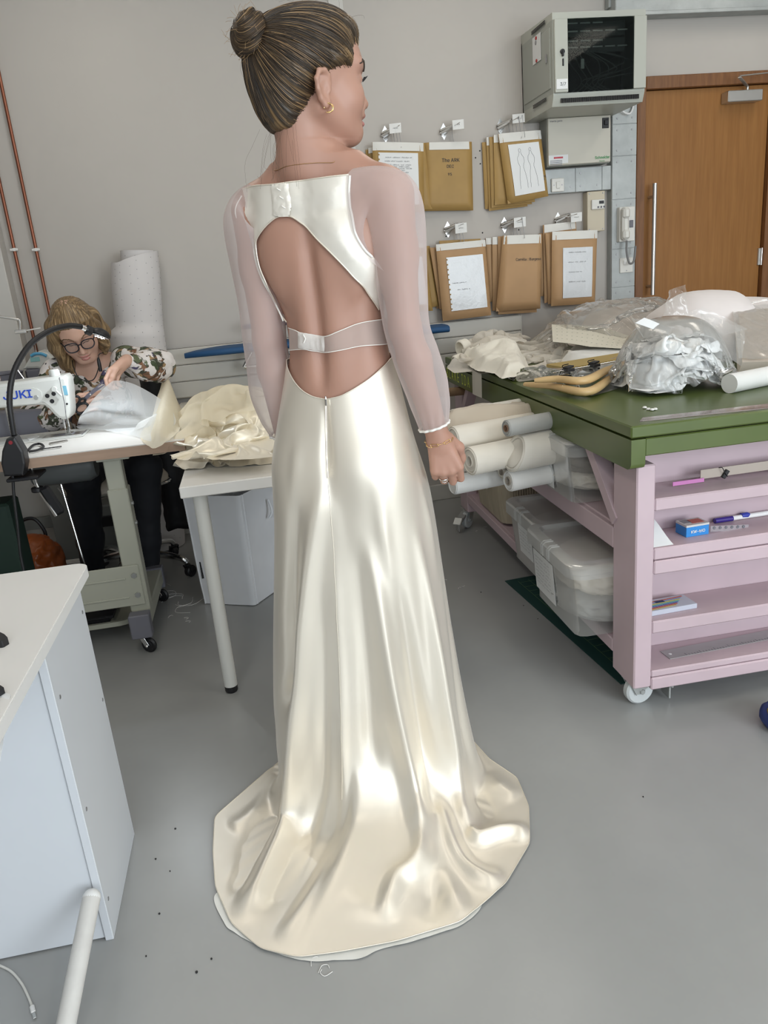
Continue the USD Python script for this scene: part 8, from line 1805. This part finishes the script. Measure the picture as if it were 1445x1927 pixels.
# blouse with full sleeves
def floral():
    n = {'tc': ('texture_coordinate', {}), 'w': ('noise_texture', {'scale': 14.0, 'detail': 3.0}), 'mx': ('mix_vector', {'fac': .06}), 'v': ('voronoi_texture', {'scale': 27.0}), 'v2': ('voronoi_texture', {'scale': 30.0}), 'nz': ('noise_texture', {'scale': 19.0, 'detail': 4.0, 'distortion': 1.2}),
         'r': ('rgb_ramp', {'interpolate': False, 'ramp': [(0, (.045, .065, .03)), (.22, (.10, .12, .06)), (.40, (.22, .11, .06)), (.52, (.08, .07, .14)), (.62, (.05, .06, .035)), (.78, (.30, .20, .10)), (1, (.05, .05, .03))]}),
         'sp': ('separate_color', {}), 'm1': ('rgb_ramp', {'ramp': [(.49, (0, 0, 0)), (.525, (1, 1, 1))]}), 'm2': ('rgb_ramp', {'ramp': [(.05, (1, 1, 1)), (.09, (0, 0, 0))]}),
         'c': ('mix_color', {'a': (.70, .66, .64)}), 'c2': ('mix_color', {'b': (.03, .03, .025)}), 'p': ('principled_bsdf', {'roughness': .7}), 'e': ('voronoi_texture', {'scale': 27.0, 'feature': 'distance_to_edge'}), 'em': ('math', {'math_type': 'multiply', 'value2': .8})}
    l = [('tc.object', 'w.vector'), ('tc.object', 'mx.a'), ('w.color', 'mx.b'), ('mx.result', 'v.vector'), ('mx.result', 'nz.vector'), ('mx.result', 'e.vector'), ('v.color', 'sp.color'), ('sp.r', 'r.fac'), ('nz.fac', 'm1.fac'), ('m1.color', 'c.fac'), ('r.color', 'c.b'), ('e.distance', 'm2.fac'), ('m2.color', 'em.value1'),
         ('c.result', 'c2.a'), ('em.value', 'c2.fac'), ('c2.result', 'p.base_color')]
    n['mask'] = ('math', {'math_type': 'multiply'}); l = [q for q in l if q[1] != 'c2.fac']+[('em.value', 'mask.value1'), ('m1.color', 'mask.value2'), ('mask.value', 'c2.fac')]
    return usdkit.material(stage, '/World/Looks/floral_blouse', n, l, surface='p.BSDF')
m_flo = floral()
FB = Field(axis((-1.18, -.28, .0065)), axis((3.30, 3.98, .0065)), axis((.60, 1.20, .0065)))
FB.cone(ch, nb-[0, 0, .055], .135, .098, .04, squash=((0, 1, 0), 1.15)); FB.cone(pel+[0, 0, .04], ch, .160, .135, .05, squash=((0, 1, 0), 1.1))
for s in (-1, 1):
    FB.cone(nb-[0, 0, .015]+[s*.06, 0, -.01], sh2[s], .048, .062, .04); FB.cone(sh2[s], el2[s]*.6+sh2[s]*.4, .064, .072, .03); FB.cone(el2[s]*.6+sh2[s]*.4, el2[s], .072, .066, .03)
    q = el2[s]*.15+wr2[s]*.85; m = (el2[s]+q)/2+[0, 0, -.012]; FB.cone(el2[s], m, .066, .064, .03); FB.cone(m, q, .064, .031, .02)
v0 = nb+[0, -.10, -.02]; FB.ell(v0+[0, -.01, .02], (.055, .06, .085), .02, 'sub', rot=None); FB.cone(nb+[0, -.01, .0], S(-.01, 0, 1.69), .058, .062, .012, 'sub')
bl2 = relax(FB.mesh(), 8); v = bl2.vertices
bl2.vertices = v+bl2.vertex_normals*((fbm(v*[16, 16, 13]+1.2*fbm(v*9, 2, 3)[:, None], 3, 6)-.5)*.026)[:, None]
bt_ = obj('blouse', bl2, m_flo, sp, smooth=True)
for k, q in enumerate(((262, 690), (270, 692), (281, 688))): 
    p = aty(*q, el2[1][1]-.07); d_, i_ = cKDTree(bl2.vertices).query(p); obj('button', disc(bl2.vertices[i_]+bl2.vertex_normals[i_]*.002, bl2.vertex_normals[i_], .006, .003, 12), m_white, bt_)
# trousers and shoes
m_tro = mat('black_denim', (.0075, .009, .014), .75, bump=.15, bscale=30)
FT = Field(axis((-1.06, -.40, .009)), axis((3.26, 4.0, .009)), axis((0, .78, .009)))
FT.cone(pel+[-.05, 0, -.02], pel+[.05, 0, -.02], .13, .13, .03)
for s in (-1, 1):
    FT.cone(pel+[s*.08, -.02, -.03], kn2[s], .100, .075, .03); FT.cone(kn2[s], kn2[s]*.35+an2[s]*.65, .074, .062, .03); FT.cone(kn2[s]*.35+an2[s]*.65, an2[s], .062, .050, .02)
FT.ell(pel+[0, .05, .16], (.3, .3, .06), .01, 'sub') if False else None
tm = relax(FT.mesh(), 6); tm.vertices = tm.vertices+tm.vertex_normals*((fbm(tm.vertices*[12, 12, 16], 3, 2)-.5)*.014)[:, None]; obj('trousers', tm, m_tro, sp, smooth=True)
for s in (-1, 1):
    FS = Field(axis((an2[s][0]-.10, an2[s][0]+.10, .006)), axis((an2[s][1]-.24, an2[s][1]+.12, .006)), axis((-.002, .20, .006)))
    FS.cone(an2[s]-[0, 0, .03], to2[s]+[0, -.05, .012], .052, .042, .02, squash=((0, 0, 1), 1.2)); FS.cone(an2[s]+[0, 0, .02], an2[s]-[0, 0, .02], .054, .052, .02); FS.put(lambda X, Y, Z: -(Z-.006)+0*X+0*Y, (an2[s][0]-.1, an2[s][1]-.24, 0), (an2[s][0]+.1, an2[s][1]+.12, .006), .002, 'sub') if False else None
    sm2 = relax(FS.mesh(), 6); sm2.vertices[:, 2] = np.maximum(sm2.vertices[:, 2], .004); obj('shoe', sm2, m_black, sp, smooth=True)
# black cord with a tassel round the neck
tas = w3(187, 686, 3.50); cdp = spline([snap2(nb+[-.055, -.02, .03], .008), w3(138, 690, 3.53), w3(150, 712, 3.51), w3(175, 715, 3.50), tas, w3(186, 668, 3.51), snap2(nb+[.055, -.03, .03], .008)], 50)
nc = obj('neck_cord', tube(cdp, .0022, 6), m_black, sp, smooth=True); obj('tassel', tube([tas+[0, 0, .03], tas+[0, 0, .022], tas, tas-[0, 0, .03]], [.003, .0065, .008, .007], 12), m_black, nc, smooth=40)
# the scissors in the right hand
pv = w3(170, 742, 3.385); tip = w3(195, 721, 3.37); dr2 = (tip-pv); Lb = np.linalg.norm(dr2); dr2 /= Lb; up2 = np.array([0, -.35, 1.0]); up2 -= dr2*(up2@dr2); up2 /= np.linalg.norm(up2); nr2 = np.cross(dr2, up2)
sc = thing('scissors', 'steel scissors with black handles held in the hand of the seated person', 'scissors', pv)
def blade(sg):
    pts = np.array([(-.03, .006), (.0, .009), (Lb*1.1, .0015*sg+.012*sg*.2), (.0, -.006), (-.03, -.005)]); a = .06*sg; c_, s_ = math.cos(a), math.sin(a); q = pts@np.array([[c_, s_], [-s_, c_]])
    m = prism(Polygon(q).buffer(0), .002); v = m.vertices; m.vertices = pv+v[:, :1]*dr2+v[:, 1:2]*up2+(v[:, 2:]+.001*sg-.001)*nr2; return m
m_blade = mat('scissor_steel', (.20, .19, .24), .3, metal=.8)
for sg in (-1, 1):
    obj('blade', blade(sg), m_blade, sc)
    hc_ = pv-dr2*.075+up2*.022*sg*-1; ph = np.linspace(0, 2*PI, 26); obj('handle', [tube(np.array([hc_+dr2*.030*math.cos(a)+up2*.019*math.sin(a) for a in ph]), .0055, 8, False), rod(pv-dr2*.028, pv-dr2*.048-up2*.012*sg, .005, 8)], m_black, sc, smooth=True)
obj('pivot_screw', disc(pv, nr2, .004, .008, 12), m_chrome, sc)
